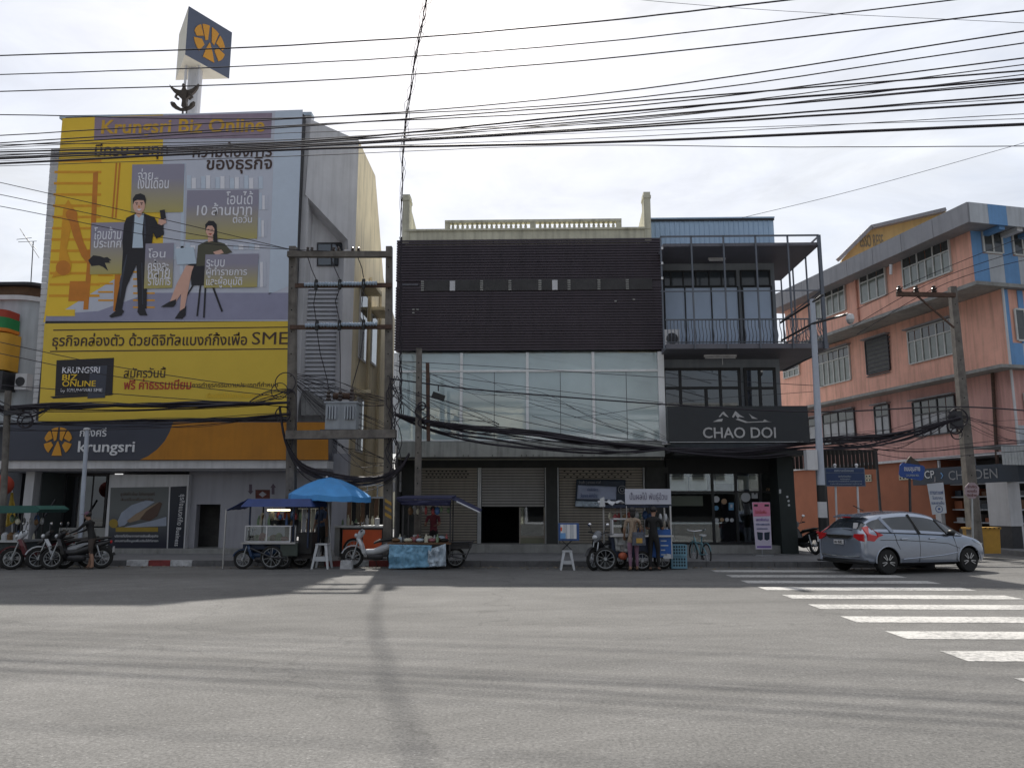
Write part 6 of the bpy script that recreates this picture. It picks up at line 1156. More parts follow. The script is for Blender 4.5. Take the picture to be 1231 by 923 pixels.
# television aerial on the far left
ta = thing('television_aerial', 'thin television aerial on a mast left of the billboard', 'aerial', (at(40, 345, 30).x, 30, at(40, 345, 30).z), world=True)
MB().tube([Vector((at(40, 345, 30).x, 30, 8.0)), at(40, 290, 30)], 0.02, 5).build('mast', M_dsteel, ta)
for a, b, c, d in ((24, 275, 47, 310), (20, 288, 38, 286), (22, 291, 44, 290), (28, 282, 44, 300)): MB().tube([at(a, b, 30), at(c, d, 30)], 0.012, 4).build('element', M_dsteel, ta)
# ------------------------------------------------------------------ silver hatchback
M_sil = mat('car_silver_blue', (0.33, 0.37, 0.45), 0.2, metal=0.6, var=0.03, coat=0.8)
M_cgl = mat('car_glass', (0.03, 0.037, 0.045), 0.03, var=0.0, spec=0.8)
M_trim = mat('car_black_trim', (0.012, 0.012, 0.013), 0.45, var=0.1)
M_tyre = mat('tyre_rubber', (0.014, 0.014, 0.014), 0.8, var=0.2, scale=20)
M_rim = mat('alloy_rim', (0.55, 0.56, 0.58), 0.3, metal=0.8, var=0.05)
M_tail = mat('tail_lamp_red', (0.50, 0.015, 0.02), 0.15, var=0.05, spec=0.8)
M_chrome = mat('chrome', (0.7, 0.7, 0.72), 0.12, metal=1.0, var=0.03)
M_lamp = mat('head_lamp_clear', (0.55, 0.57, 0.6), 0.1, var=0.05, spec=0.9)
def evaluated(o):
    bpy.context.view_layer.update(); dg = bpy.context.evaluated_depsgraph_get(); me = bpy.data.meshes.new_from_object(o.evaluated_get(dg)); return me
def split_by_material(me, specs, parent):
    """One evaluated mesh into one object per material slot."""
    r = {}
    for idx, (name, m) in specs.items():
        bm = bmesh.new(); bm.from_mesh(me); bmesh.ops.delete(bm, geom=[f for f in bm.faces if f.material_index != idx], context='FACES')
        if bm.faces:
            for f in bm.faces: f.material_index = 0; f.smooth = True
            n = bpy.data.meshes.new(name); bm.to_mesh(n); n.set_sharp_from_angle(angle=rad(38)); r[name] = link(name, n, m, parent)
        bm.free()
    return r
def wheel(parent, x, y, r, w, side, spokes=10):
    t = MB().lathe([(r * 0.66, -w / 2), (r * 0.9, -w / 2), (r, -w * 0.32), (r, w * 0.32), (r * 0.9, w / 2), (r * 0.66, w / 2)], (0, 0, 0), 'Y', 28); wo = link('wheel', t.mesh('wheel', smooth=True), M_tyre, parent, None); wo.location = (x, y, r)
    s = side; rm = MB().lathe([(r * 0.67, s * w * 0.1), (r * 0.67, s * w * 0.46), (r * 0.62, s * w * 0.48), (r * 0.60, s * w * 0.3)], (0, 0, 0), 'Y', 28)
    for k in range(spokes):
        a = 2 * math.pi * k / spokes + (0.12 if k % 2 else -0.12); rm.bar((0.05 * math.cos(a), s * w * 0.42, 0.05 * math.sin(a)), (r * 0.62 * math.cos(a), s * w * 0.44, r * 0.62 * math.sin(a)), 0.05, 0.02)
    rm.lathe([(0.06, s * w * 0.36), (0.06, s * w * 0.46), (0.0, s * w * 0.48)], (0, 0, 0), 'Y', 14)
    rim = link('rim', rm.mesh('rim', smooth=True), M_rim, wo); bd = link('brake_disc', MB().lathe([(r * 0.5, s * w * 0.05), (r * 0.5, s * w * 0.12)], (0, 0, 0), 'Y', 20).mesh('brake_disc'), M_dsteel, wo)
    return wo
def hatchback():
    root = thing('parked_car', 'silver blue hatchback car standing on the crosswalk', 'car')
    st = [(-2.00, .66, .44, .74, .80, .60), (-1.96, .78, .32, .88, .95, .64), (-1.88, .835, .26, 1.0, 1.10, .60), (-1.70, .845, .22, 1.05, 1.31, .54), (-1.46, .848, .20, 1.05, 1.425, .55), (-1.1, .85, .18, 1.02, 1.485, .57), (-0.55, .85, .17, .985, 1.54, .585), (0.0, .85, .17, .96, 1.52, .585),
          (0.42, .85, .17, .94, 1.44, .58), (0.80, .85, .17, .925, 1.27, .585), (1.10, .85, .17, .915, 1.085, .62), (1.28, .845, .18, .90, .985, .66), (1.55, .825, .2, .84, .91, .62), (1.80, .77, .23, .73, .80, .56), (1.95, .66, .27, .60, .68, .48), (2.0, .5, .32, .5, .56, .36)]
    vs, fs, mi = [], [], []
    NP = 9
    for (x, w_, zb, zk, zt, wr) in st:
        half = [(0, zb), (w_ * .9, zb), (w_, zb + .12), (w_ * 1.005, (zb + zk) / 2), (w_ * .985, zk - .04), (w_ * .955, zk), (wr + .015, zt - .07), (wr * .82, zt - .012), (0, zt + .015)]
        for y, z in half: vs.append((x, -y, z))
        for y, z in half[1:-1][::-1]: vs.append((x, y, z))
    NR = 2 * NP - 2
    for i in range(len(st) - 1):
        xm = (st[i][0] + st[i + 1][0]) / 2
        for j in range(NR):
            a, b = i * NR + j, i * NR + (j + 1) % NR; fs.append((a, b, b + NR, a + NR))
            jj = j if j < NP - 1 else NR - 1 - j          # band index from bottom (0) to roof (7)
            k = 0
            if jj == 5 and -1.62 < xm < 1.12: k = 1       # side glass
            if jj in (6, 7) and 0.42 < xm < 1.2: k = 2    # windscreen
            if jj in (6, 7) and -1.9 < xm < -1.66: k = 3  # rear window
            if jj in (0,) and xm > -1.92: k = 4
            if jj == 1 : k = 4 if xm < 10 and False else 0
            mi.append(k)
    fs.append(tuple(range(NR - 1, -1, -1))); mi.append(0); n = (len(st) - 1) * NR; fs.append(tuple(range(n, n + NR))); mi.append(0)
    me = bpy.data.meshes.new('car_cage'); me.from_pydata(vs, [], fs)
    for i, p in enumerate(me.polygons): p.material_index = mi[i]
    bm = bmesh.new(); bm.from_mesh(me); bmesh.ops.recalc_face_normals(bm, faces=bm.faces); bm.to_mesh(me); bm.free()
    for _ in range(6): me.materials.append(M_sil)
    o = bpy.data.objects.new('cage', me); COL.objects.link(o); sm = o.modifiers.new('s', 'SUBSURF'); sm.levels = 2; sm.render_levels = 2
    cuts = []
    for x in (-1.30, 1.24):
        c = link('cutter', MB().lathe([(0.355, -1.2), (0.355, 1.2)], (x, 0, 0.31), 'Y', 36).mesh('cutter'), M_trim); cuts.append(c); bo = o.modifiers.new('b', 'BOOLEAN'); bo.operation = 'DIFFERENCE'; bo.object = c; bo.solver = 'EXACT'
    ev = evaluated(o)
    # faces cut by the arches: dark liner
    for p in ev.polygons:
        c = p.center
        for x in (-1.30, 1.24):
            if abs(math.hypot(c.x - x, c.z - 0.31) - 0.355) < 0.012: p.material_index = 4
        if p.material_index == 0 and c.z < 0.27: p.material_index = 4
        if p.material_index == 0 and c.x < -9: p.material_index = 4
    for c in cuts + [o]: bpy.data.objects.remove(c)
    parts = split_by_material(ev, {0: ('body', M_sil), 1: ('side_window', M_cgl), 2: ('windscreen', M_cgl), 3: ('rear_window', M_cgl), 4: ('underbody', M_trim)}, root)
    for x in (-1.30, 1.24):
        for y, s in ((-0.74, -1), (0.74, 1)): wheel(root, x, y, 0.305, 0.19, s)
    for s in (-1, 1):
        # pillars, trims, handles, mirror, lamps on both flanks
        def on(x, z, k=0.0):                                # a point on the flank
            i = max(j for j in range(len(st) - 1) if st[j][0] <= x); f = (x - st[i][0]) / (st[i + 1][0] - st[i][0]); w_, zb, zk, zt, wr = [st[i][q] + (st[i + 1][q] - st[i][q]) * f for q in range(1, 6)]
            if z <= zk: y = w_ * (0.985 + 0.02 * min(1, max(0, (zk - z) / 0.2)))
            else: y = w_ * .955 + (wr + .015 - w_ * .955) * (z - zk) / (zt - .07 - zk)
            return Vector((x, s * (y * 0.992 + k), z))
        MB().tube([on(-0.28, 0.97, .004), on(-0.33, 1.2, .004), on(-0.40, 1.44, -.012)], 0.035, 5).build('pillar', M_trim, root)
        MB().tube([on(-1.12, 1.02, .004), on(-1.2, 1.2, .0), on(-1.26, 1.36, -.012)], 0.05, 5).build('pillar', M_sil, root)
        MB().tube([on(0.62, 0.94, .004), on(0.5, 1.13, .002), on(0.42, 1.3, -.01)], 0.022, 5).build('pillar', M_trim, root)
        MB().tube([on(x, z, .002) for x, z in ((-1.55, 1.01), (-1.1, 0.995), (-0.5, 0.975), (0.2, 0.945), (0.7, 0.925), (1.05, 0.91))], 0.012, 5).build('window_trim', M_trim, root)
        for pts in (((-0.3, 0.95), (-0.3, 0.6), (-0.36, 0.28)), ((0.78, 0.90), (0.86, 0.6), (0.82, 0.3)), ((-1.05, 0.97), (-1.0, 0.75), (-0.92, 0.6))): MB().tube([on(x, z, .002) for x, z in pts], 0.006, 4).build('door_gap', M_trim, root)
        MB().tube([on(x, z, -.004) for x, z in ((-1.5, 0.83), (-0.9, 0.82), (-0.1, 0.78), (0.6, 0.72), (0.95, 0.6))], 0.009, 4).build('crease', M_trim, root)
        MB().tube([on(x, z, .0) for x, z in ((-0.85, 0.36), (-0.2, 0.40), (0.4, 0.44), (0.85, 0.50))], 0.014, 5).build('sill_crease', M_sil, root, True)
        for x in (-0.78, 0.1): MB().tube([on(x - 0.1, 0.845, .012), on(x + 0.1, 0.85, .014)], 0.018, 6).build('door_handle', M_sil, root, True)
        MB().ball(tuple(on(0.66, 0.99, 0.13)), 0.09, 0.1, 0.075, 12, 8).tube([on(0.66, 0.95, 0.0), on(0.66, 0.97, 0.09)], 0.025, 5).build('mirror', M_trim, root, True)
        tl = MB().prism([on(x, z, -.05) for x, z in ((-1.87, 0.82), (-1.87, 0.98), (-1.80, 1.13), (-1.71, 1.16), (-1.60, 1.03), (-1.40, 0.95), (-1.56, 0.90), (-1.70, 0.80))], (0, s * 0.066, 0)).build('tail_light', M_tail, root)
        MB().prism([Vector((-1.935, s * 0.80, 0.80)), Vector((-1.93, s * 0.80, 0.98)), Vector((-1.955, s * 0.52, 0.97)), Vector((-1.965, s * 0.50, 0.90)), Vector((-1.95, s * 0.66, 0.82))], (-0.045, 0, 0)).build('tail_light', M_tail, root)
        MB().prism([on(x, z, -.04) for x, z in ((1.40, 0.80), (1.50, 0.86), (1.72, 0.78), (1.80, 0.70), (1.68, 0.68), (1.50, 0.74))], (0, s * 0.05, 0)).build('headlight', M_lamp, root)
        MB().ring((-1.30, s * 0.848, 0.31), 0.362, 0.014, 'Y', 24, 6, rad(-5), rad(185)).build('arch_lip', M_sil, root, True); MB().ring((1.24, s * 0.848, 0.31), 0.362, 0.014, 'Y', 24, 6, rad(-5), rad(185)).build('arch_lip', M_sil, root, True)
    MB().tube([(-1.84, -0.78, 0.30), (-1.93, -0.60, 0.30), (-1.955, 0, 0.30), (-1.93, 0.60, 0.30), (-1.84, 0.78, 0.30)], 0.06, 8).build('rear_bumper', M_trim, root, True); MB().tube([(-1.99, -0.66, 0.44), (-2.015, -0.3, 0.42), (-2.015, 0.3, 0.42), (-1.99, 0.66, 0.44)], 0.014, 5).build('bumper_trim', M_chrome, root)
    MB().prism([(-1.99, -0.36, 0.86), (-1.99, 0.36, 0.86), (-1.975, 0.50, 0.94), (-1.975, -0.50, 0.94)], (-0.03, 0, 0)).build('chrome_garnish', M_chrome, root)
    pl_ = box('number_plate', M_white, root, -2.035, -2.015, -0.17, 0.17, 0.71, 0.82); rp_ = Matrix.Rotation(rad(-90), 4, 'Z')
    text('กง 4582', M_bk, pl_, -0.14, 0.14, 0.73, 0.80, -2.037, rot=rp_)
    MB().prism([(-1.74, -0.48, 1.36), (-1.74, 0.48, 1.36), (-1.50, 0.52, 1.418), (-1.50, -0.52, 1.418)], (0, 0, 0.028)).build('roof_spoiler', M_sil, root); box('brake_light', M_tail, root, -1.758, -1.742, -0.16, 0.16, 1.36, 1.385)
    MB().tube([(-1.2, 0, 1.53), (-1.5, 0, 1.66)], 0.012, 5).build('antenna', M_trim, root)
    MB().tube([(-1.88, 0.0, 1.08), (-1.90, -0.35, 1.06)], 0.012, 4).build('wiper', M_trim, root)
    sheet_ = MB().prism([(-1.815, -0.46, 1.10), (-1.815, -0.36, 1.10), (-1.79, -0.36, 1.24), (-1.79, -0.46, 1.24)], (-0.06, 0, 0)).build('window_sticker', M_white, root)
    return root
car = hatchback()
ra_, rf_ = gnd(1057, 690.5), gnd(1161, 686)
hd = math.atan2(rf_.y - ra_.y, rf_.x - ra_.x); hd = rad(19)
car.location = Vector((0.22, 0.0, 0)) + ra_ + Vector((1.30 * math.cos(hd) - 0.80 * math.sin(hd), 1.30 * math.sin(hd) + 0.80 * math.cos(hd), 0)); car.rotation_euler = (0, 0, hd)
# ------------------------------------------------------------------ motorcycles
M_mblk = mat('bike_black', (0.012, 0.012, 0.014), 0.35, var=0.1, spec=0.6); M_mred = mat('bike_dark_red', (0.10, 0.012, 0.018), 0.3, var=0.1); M_mwht = mat('bike_white', (0.50, 0.52, 0.55), 0.35, var=0.06); M_seat = mat('seat_vinyl', (0.018, 0.017, 0.017), 0.6, var=0.1); M_mgry = mat('bike_grey', (0.16, 0.17, 0.19), 0.4, var=0.1); M_mblu = mat('bike_blue', (0.02, 0.05, 0.12), 0.35, var=0.1)
def bike_wheel(root, x, R, tr):
    w_ = link('wheel', MB().ring((0, 0, 0), R - tr, tr, 'Y', 26, 8).mesh('wheel', smooth=True), M_tyre, root); w_.location = (x, 0, R)
    rm = MB().ring((0, 0, 0), R - 2 * tr, 0.014, 'Y', 26, 6).lathe([(0.035, -0.05), (0.05, 0), (0.035, 0.05)], (0, 0, 0), 'Y', 10)
    for k in range(10): a = 2 * math.pi * k / 10; rm.tube([(0.03 * math.cos(a), 0.02 if k % 2 else -0.02, 0.03 * math.sin(a)), ((R - 2 * tr) * math.cos(a + 0.25), 0, (R - 2 * tr) * math.sin(a + 0.25))], 0.006, 4)
    link('rim', rm.mesh('rim', smooth=True), M_steel, w_); return w_
def loft(sections, n=10):
    """A closed shell through elliptical sections (x, z, half width, half height)."""
    mb = MB(); vs, fs = [], []
    for x, z, a, b in sections:
        for j in range(n): t = 2 * math.pi * j / n; vs.append((x, a * math.cos(t), z + b * math.sin(t)))
    for i in range(len(sections) - 1):
        for j in range(n): fs.append((i * n + j, i * n + (j + 1) % n, (i + 1) * n + (j + 1) % n, (i + 1) * n + j))
    fs += [tuple(range(n - 1, -1, -1)), tuple(range((len(sections) - 1) * n, len(sections) * n))]; mb._add(vs, fs); return mb
def motorbike(label, body, accent, group, name='motorcycle'):
    r = thing(name, label, 'motorcycle', group=group)
    bike_wheel(r, 0.60, 0.285, 0.045); bike_wheel(r, -0.60, 0.285, 0.05)
    for s in (-1, 1): MB().tube([(0.60, s * 0.075, 0.285), (0.50, s * 0.075, 0.62), (0.44, s * 0.07, 0.82)], 0.02, 6).build('fork', M_steel, r, True)
    MB().prism([(0.60 + 0.33 * math.cos(rad(a)), -0.05, 0.285 + 0.33 * math.sin(rad(a))) for a in range(20, 161, 20)] + [(0.60 + 0.30 * math.cos(rad(a)), -0.05, 0.285 + 0.30 * math.sin(rad(a))) for a in range(160, 19, -20)], (0, 0.1, 0)).build('front_fender', body, r)
    loft([(0.52, 0.78, 0.05, 0.06), (0.46, 0.86, 0.12, 0.13), (0.38, 0.92, 0.14, 0.12), (0.30, 0.95, 0.06, 0.05)]).build('headset', accent, r, True)
    MB().ball((0.53, 0, 0.86), 0.05, 0.085, 0.06).build('headlight', M_lamp, r, True)
    MB()._add([(0.50, -0.10, 0.78), (0.50, 0.10, 0.78), (0.40, 0.20, 0.62), (0.34, 0.19, 0.40), (0.28, 0.10, 0.30), (0.28, -0.10, 0.30), (0.34, -0.19, 0.40), (0.40, -0.20, 0.62), (0.42, -0.10, 0.80), (0.42, 0.10, 0.80), (0.33, 0.19, 0.62), (0.27, 0.18, 0.40), (0.22, 0.1, 0.30), (0.22, -0.1, 0.30), (0.27, -0.18, 0.40), (0.33, -0.19, 0.62)],
        [(0, 1, 2, 3, 4, 5, 6, 7), (15, 14, 13, 12, 11, 10, 9, 8)] + [(i, (i + 1) % 8, 8 + (i + 1) % 8, 8 + i) for i in range(8)]).build('leg_shield', body, r)
    loft([(0.30, 0.42, 0.08, 0.08), (0.05, 0.42, 0.09, 0.09), (-0.2, 0.5, 0.11, 0.13), (-0.45, 0.6, 0.12, 0.12), (-0.78, 0.72, 0.06, 0.05)]).build('rear_body', body, r, True)
    loft([(0.05, 0.66, 0.07, 0.03), (-0.1, 0.72, 0.12, 0.05), (-0.4, 0.76, 0.13, 0.05), (-0.68, 0.81, 0.10, 0.04), (-0.80, 0.82, 0.04, 0.02)]).build('seat', M_seat, r, True)
    loft([(0.22, 0.30, 0.07, 0.08), (0.0, 0.29, 0.11, 0.11), (-0.2, 0.3, 0.1, 0.09)]).build('engine', M_dsteel, r, True)
    MB().tube([(0.05, -0.10, 0.24), (-0.3, -0.14, 0.25), (-0.5, -0.15, 0.30), (-0.85, -0.15, 0.40)], [0.02, 0.025, 0.05, 0.05], 8).build('exhaust', M_steel, r, True)
    MB().tube([(0.36, -0.33, 0.99), (0.40, -0.12, 0.95), (0.40, 0.12, 0.95), (0.36, 0.33, 0.99)], 0.014, 6).build('handlebar', M_dsteel, r, True)
    for s in (-1, 1):
        MB().tube([(0.37, s * 0.34, 0.99), (0.34, s * 0.24, 1.0)], 0.02, 6).build('grip', M_black, r); mr_ = MB().tube([(0.39, s * 0.2, 0.98), (0.38, s * 0.28, 1.15)], 0.008, 5).build('mirror_stem', M_dsteel, r); MB().ball((0.37, s * 0.30, 1.19), 0.02, 0.065, 0.045).build('mirror', M_chrome, mr_, True)
        MB().tube([(-0.60, s * 0.08, 0.285), (-0.15, s * 0.09, 0.34)], 0.018, 6).build('swing_arm', M_dsteel, r); MB().tube([(-0.58, s * 0.10, 0.31), (-0.48, s * 0.11, 0.62)], 0.022, 6).build('shock_absorber', M_steel, r)
    MB().ball((-0.80, 0, 0.70), 0.03, 0.07, 0.045).build('tail_light', M_tail, r, True); box('number_plate', M_white, r, -0.88, -0.87, -0.09, 0.09, 0.42, 0.58)
    MB().tube([(0.0, -0.1, 0.2), (-0.05, -0.24, 0.0)], 0.012, 5).build('side_stand', M_dsteel, r); MB().prism([(-0.45, -0.05, 0.57), (-0.75, -0.05, 0.62), (-0.93, -0.05, 0.36), (-0.88, -0.05, 0.34), (-0.72, -0.05, 0.56), (-0.45, -0.05, 0.52)], (0, 0.1, 0)).build('rear_fender', M_black, r)
    return r
def place(o, p, rz, sc_=1.0): o.location = p; o.rotation_euler = (0, 0, rz); o.scale = (sc_,) * 3; return o
G_b = 'motorcycles parked along the kerb before the bank'
place(motorbike('dark red motorcycle with white leg shield parked before the bank steps', M_mred, M_mwht, G_b), gnd(36, 685) + Vector((0, 0.3, 0)), rad(205))
place(motorbike('black motorcycle with white side panel parked next to the dark red one', M_mwht, M_mblk, G_b), gnd(62, 685) + Vector((0, 0.5, 0)), rad(215))
place(motorbike('black motorcycle beside the person in the dark jacket', M_mblk, M_mblk, G_b), gnd(82, 685) + Vector((0, 0.35, 0)), rad(196))
place(motorbike('white scooter parked before the orange cart', M_mwht, M_mwht, G_b), gnd(449, 683) + Vector((0, 0.2, 0)), rad(187))
place(motorbike('dark motorcycle in the lane beside the corner shop pillar', M_mblk, M_mgry, 'motorcycles in the side lane'), (at(966, 655, 25.4).x, 25.4, 0.15), rad(105))
# ------------------------------------------------------------------ bicycle
bc = thing('bicycle', 'teal bicycle leaning before the corner shop window', 'bicycle'); M_teal = mat('bicycle_teal', (0.10, 0.22, 0.26), 0.4, var=0.1)
for x in (0.5, -0.5):
    w_ = link('wheel', MB().ring((0, 0, 0), 0.30, 0.02, 'Y', 28, 6).mesh('wheel', smooth=True), M_tyre, bc); w_.location = (x, 0, 0.32); sp_ = MB().lathe([(0.02, -0.04), (0.02, 0.04)], (0, 0, 0), 'Y', 8)
    for k in range(14): a = 2 * math.pi * k / 14; sp_.tube([(0, 0.02 if k % 2 else -0.02, 0), (0.29 * math.cos(a), 0, 0.29 * math.sin(a))], 0.003, 3)
    link('spokes', sp_.mesh('spokes'), M_steel, w_)
for a, b in (((0.40, 0, 0.80), (-0.02, 0, 0.30)), ((0.36, 0, 0.66), (-0.16, 0, 0.62)), ((-0.02, 0, 0.30), (-0.20, 0, 0.84)), ((-0.02, 0, 0.30), (-0.5, 0, 0.32)), ((-0.16, 0, 0.66), (-0.5, 0, 0.32))): MB().tube([a, b], 0.022, 6).build('frame_tube', M_teal, bc)
for s in (-0.05, 0.05): MB().tube([(0.5, s, 0.32), (0.42, s, 0.72)], 0.014, 6).build('fork_leg', M_teal, bc)
MB().tube([(0.40, 0, 0.72), (0.36, 0, 0.98)], 0.016, 6).build('stem', M_steel, bc); MB().tube([(0.18, -0.28, 1.04), (0.34, -0.24, 1.0), (0.36, 0, 0.98), (0.34, 0.24, 1.0), (0.18, 0.28, 1.04)], 0.013, 6).build('handlebar', M_chrome, bc, True)
loft([(-0.34, 0.88, 0.09, 0.035), (-0.22, 0.88, 0.08, 0.03), (-0.05, 0.88, 0.025, 0.02)]).build('saddle', M_mwht, bc, True); MB().lathe([(0.09, -0.005), (0.09, 0.005)], (-0.02, -0.05, 0.30), 'Y', 16).build('chain_ring', M_dsteel, bc); MB().tube([(-0.02, -0.06, 0.30), (0.08, -0.07, 0.17)], 0.01, 5).box(0.03, 0.13, -0.16, -0.07, 0.155, 0.18).build('pedal', M_dsteel, bc)
for x in (0.5, -0.5): MB().ring((x, 0, 0.32), 0.345, 0.015, 'Y', 12, 5, rad(20), rad(160)).build('mudguard', M_teal, bc, True)
place(bc, gnd(846, 680) + Vector((0, 0.45, 0.0)), rad(101), 0.95)
# ------------------------------------------------------------------ street-food carts
def cloth(p00, p10, p11, p01, n, m, amp, name, mt, parent, seed=0, depth=Vector((0, -1, 0))):
    """A creased sheet hung between four corners."""
    from mathutils import noise as NN
    p00, p10, p11, p01 = map(Vector, (p00, p10, p11, p01)); vs, fs = [], []
    for j in range(m + 1):
        for i in range(n + 1):
            u, v = i / n, j / m; p = p00.lerp(p10, u).lerp(p01.lerp(p11, u), v); k = NN.noise(Vector((u * 5 + seed, v * 3, seed))) + 0.5 * NN.noise(Vector((u * 14, v * 9 + seed, 2.2))); vs.append(p + Vector(depth) * amp * k)
    for j in range(m):
        for i in range(n): a = j * (n + 1) + i; fs.append((a, a + 1, a + n + 2, a + n + 1))
    mb = MB(); mb._add(vs, fs); o = mb.build(name, mt, parent, True); sd_ = o.modifiers.new('thickness', 'SOLIDIFY'); sd_.thickness = 0.006; return o
M_can1 = mat('canopy_blue', (0.025, 0.05, 0.18), 0.6, var=0.15, scale=4); M_navyc = mat('canopy_navy', (0.02, 0.022, 0.07), 0.6, var=0.15, scale=4); M_grn = mat('canopy_green', (0.02, 0.10, 0.085), 0.6, var=0.15, scale=4)
M_bluec = mat('cart_blue_steel', (0.018, 0.03, 0.065), 0.5, metal=0.2, var=0.25, scale=6); M_alu = mat('aluminium', (0.45, 0.46, 0.48), 0.35, metal=0.7, var=0.08); M_food = mat('food_brown', (0.16, 0.09, 0.04), 0.7, var=0.5, scale=18); M_foodg = mat('food_green', (0.09, 0.14, 0.04), 0.7, var=0.4, scale=18)
M_tube = mat_emit('lit_tube', (1.0, 0.86, 0.62), 2.2)
def cart_wheel(root, x, y, R): w_ = bike_wheel(root, x, R, 0.035); w_.location = (x, y, R); return w_
def posts(root, pts, z0, z1, m, w=0.04): 
    for x, y in pts: MB().bar((x, y, z0), (x, y, z1), w).build('post', m, root)
# blue-roofed cart with glass case (local: x along the street, y away from the viewer)
Y1 = 20.75; u = lambda px, py=650: at(px, py, Y1).x; v_ = lambda py, px=320: at(px, py, Y1).z
c1 = thing('food_cart', 'food cart with blue canvas roof and glass case in front of the bank wall', 'food cart', (u(325), Y1, 0), world=True)
zr0, zr1 = v_(609), v_(599.5)
MB().prism([(u(297), Y1 - 0.1, zr1), (u(372), Y1 - 0.1, zr1), (u(377), Y1 - 0.25, zr0), (u(291), Y1 - 0.25, zr0)], (0, 1.5, 0)).build('canopy', M_can1, c1)
cloth((u(297), Y1 - 0.12, zr1), (u(297), Y1 + 1.2, zr1), (u(272), Y1 + 1.2, v_(612)), (u(272), Y1 - 0.12, v_(613)), 8, 6, 0.03, 'canopy_flap', M_can1, c1, 3, Vector((0, 0, 1)))
posts(c1, [(u(299), Y1), (u(352), Y1), (u(370), Y1), (u(299), Y1 + 1.0), (u(370), Y1 + 1.0)], 0.55, zr0 + 0.02, M_bluec); posts(c1, [(u(268), Y1 + 0.1)], 0.0, v_(612), M_alu, 0.035)
zc0, zc1_ = v_(650.5), v_(632)
gc = MB()
for x in (u(297), u(322.5), u(350.5)): gc.bar((x, Y1 - 0.15, zc0), (x, Y1 - 0.15, zc1_), 0.035)
for z in (zc0, zc1_): gc.bar((u(297), Y1 - 0.15, z), (u(351), Y1 - 0.15, z), 0.03)
for x in (u(297), u(350.5)): gc.bar((x, Y1 + 0.3, zc0), (x, Y1 + 0.3, zc1_), 0.03).bar((x, Y1 - 0.13, zc1_), (x, Y1 + 0.3, zc1_), 0.03)
gcase = gc.build('glass_case', M_white, c1)
for a, b in ((298.5, 321.5), (323.5, 349.5)): box('pane', M_glass, gcase, u(a), u(b), Y1 - 0.155, Y1 - 0.15, zc0 + 0.02, zc1_ - 0.02)
box('counter', M_alu, c1, u(293), u(358), Y1 - 0.22, Y1 + 0.9, zc0 - 0.06, zc0 - 0.016)
for i in range(7): MB().ball((u(301 + i * 6.6), Y1 + 0.08, zc0 + 0.06), 0.12, 0.1, 0.07 + 0.05 * (i % 3), 8, 6).build('food_pile', [M_food, M_foodg, mat('food_red', (0.22, 0.03, 0.03), 0.6, var=0.3, scale=15), M_creamp][i % 4], gcase, True)
box('body', M_bluec, c1, u(294), u(357), Y1 - 0.1, Y1 + 0.85, 0.52, zc0 - 0.062)
box('side_box', mat('cart_green_tin', (0.05, 0.065, 0.055), 0.6, var=0.2, scale=5), c1, u(340), u(360), Y1 - 0.18, Y1 - 0.102, 0.35, 0.68)
for px, dy, R in ((329, -0.16, 0.31), (291, 0.1, 0.27), (352, 0.7, 0.27)): cart_wheel(c1, u(px, 670) - c1.location.x, dy, R)
MB().tube([(u(304, 665), Y1 - 0.2, 0.55), (u(329, 670), Y1 - 0.2, 0.31), (u(345), Y1 - 0.2, 0.30)], 0.025, 6).tube([(u(329), Y1 - 0.2, 0.31), (u(329), Y1 - 0.16, 0.6)], 0.02, 6).tube([(u(291), Y1 + 0.1, 0.27), (u(297), Y1 + 0.1, 0.9)], 0.02, 6).build('chassis', M_dsteel, c1)
box('lower_frame', M_dsteel, c1, u(300), u(372), Y1 + 0.3, Y1 + 0.8, 0.25, 0.515); box('basket', M_black, c1, u(358), u(374), Y1 + 0.05, Y1 + 0.6, 0.4, 0.95)
place(motorbike('dark blue motorcycle built into the blue roofed cart', M_mblu, M_mblk, None), Vector((u(316, 670), Y1 - 0.02, 0)), rad(184), 0.86)
MB().tube([(u(312), Y1 + 0.5, zr0 - 0.09), (u(340), Y1 + 0.5, zr0 - 0.09)], 0.025, 8).build('lit_tube_lamp', M_tube, c1); box('back_menu', M_bl_, c1, u(308), u(316), Y1 + 0.88, Y1 + 0.9, v_(631), v_(616)); box('pot', M_black, c1, u(318), u(347), Y1 + 0.5, Y1 + 0.8, zc1_, v_(625)); MB().lathe([(0.13, 0), (0.16, 0.12), (0.05, 0.2), (0, 0.22)], (u(324), Y1 + 0.35, zc1_ + 0.02), 'Z', 12).build('pot', M_dsteel, c1, True)
for i, m_ in enumerate((M_red, M_owht, M_red, M_or3, M_owht)): box('packet', m_, c1, u(318 + i * 4.5), u(321 + i * 4.5), Y1 + 0.86, Y1 + 0.88, v_(624), v_(616))
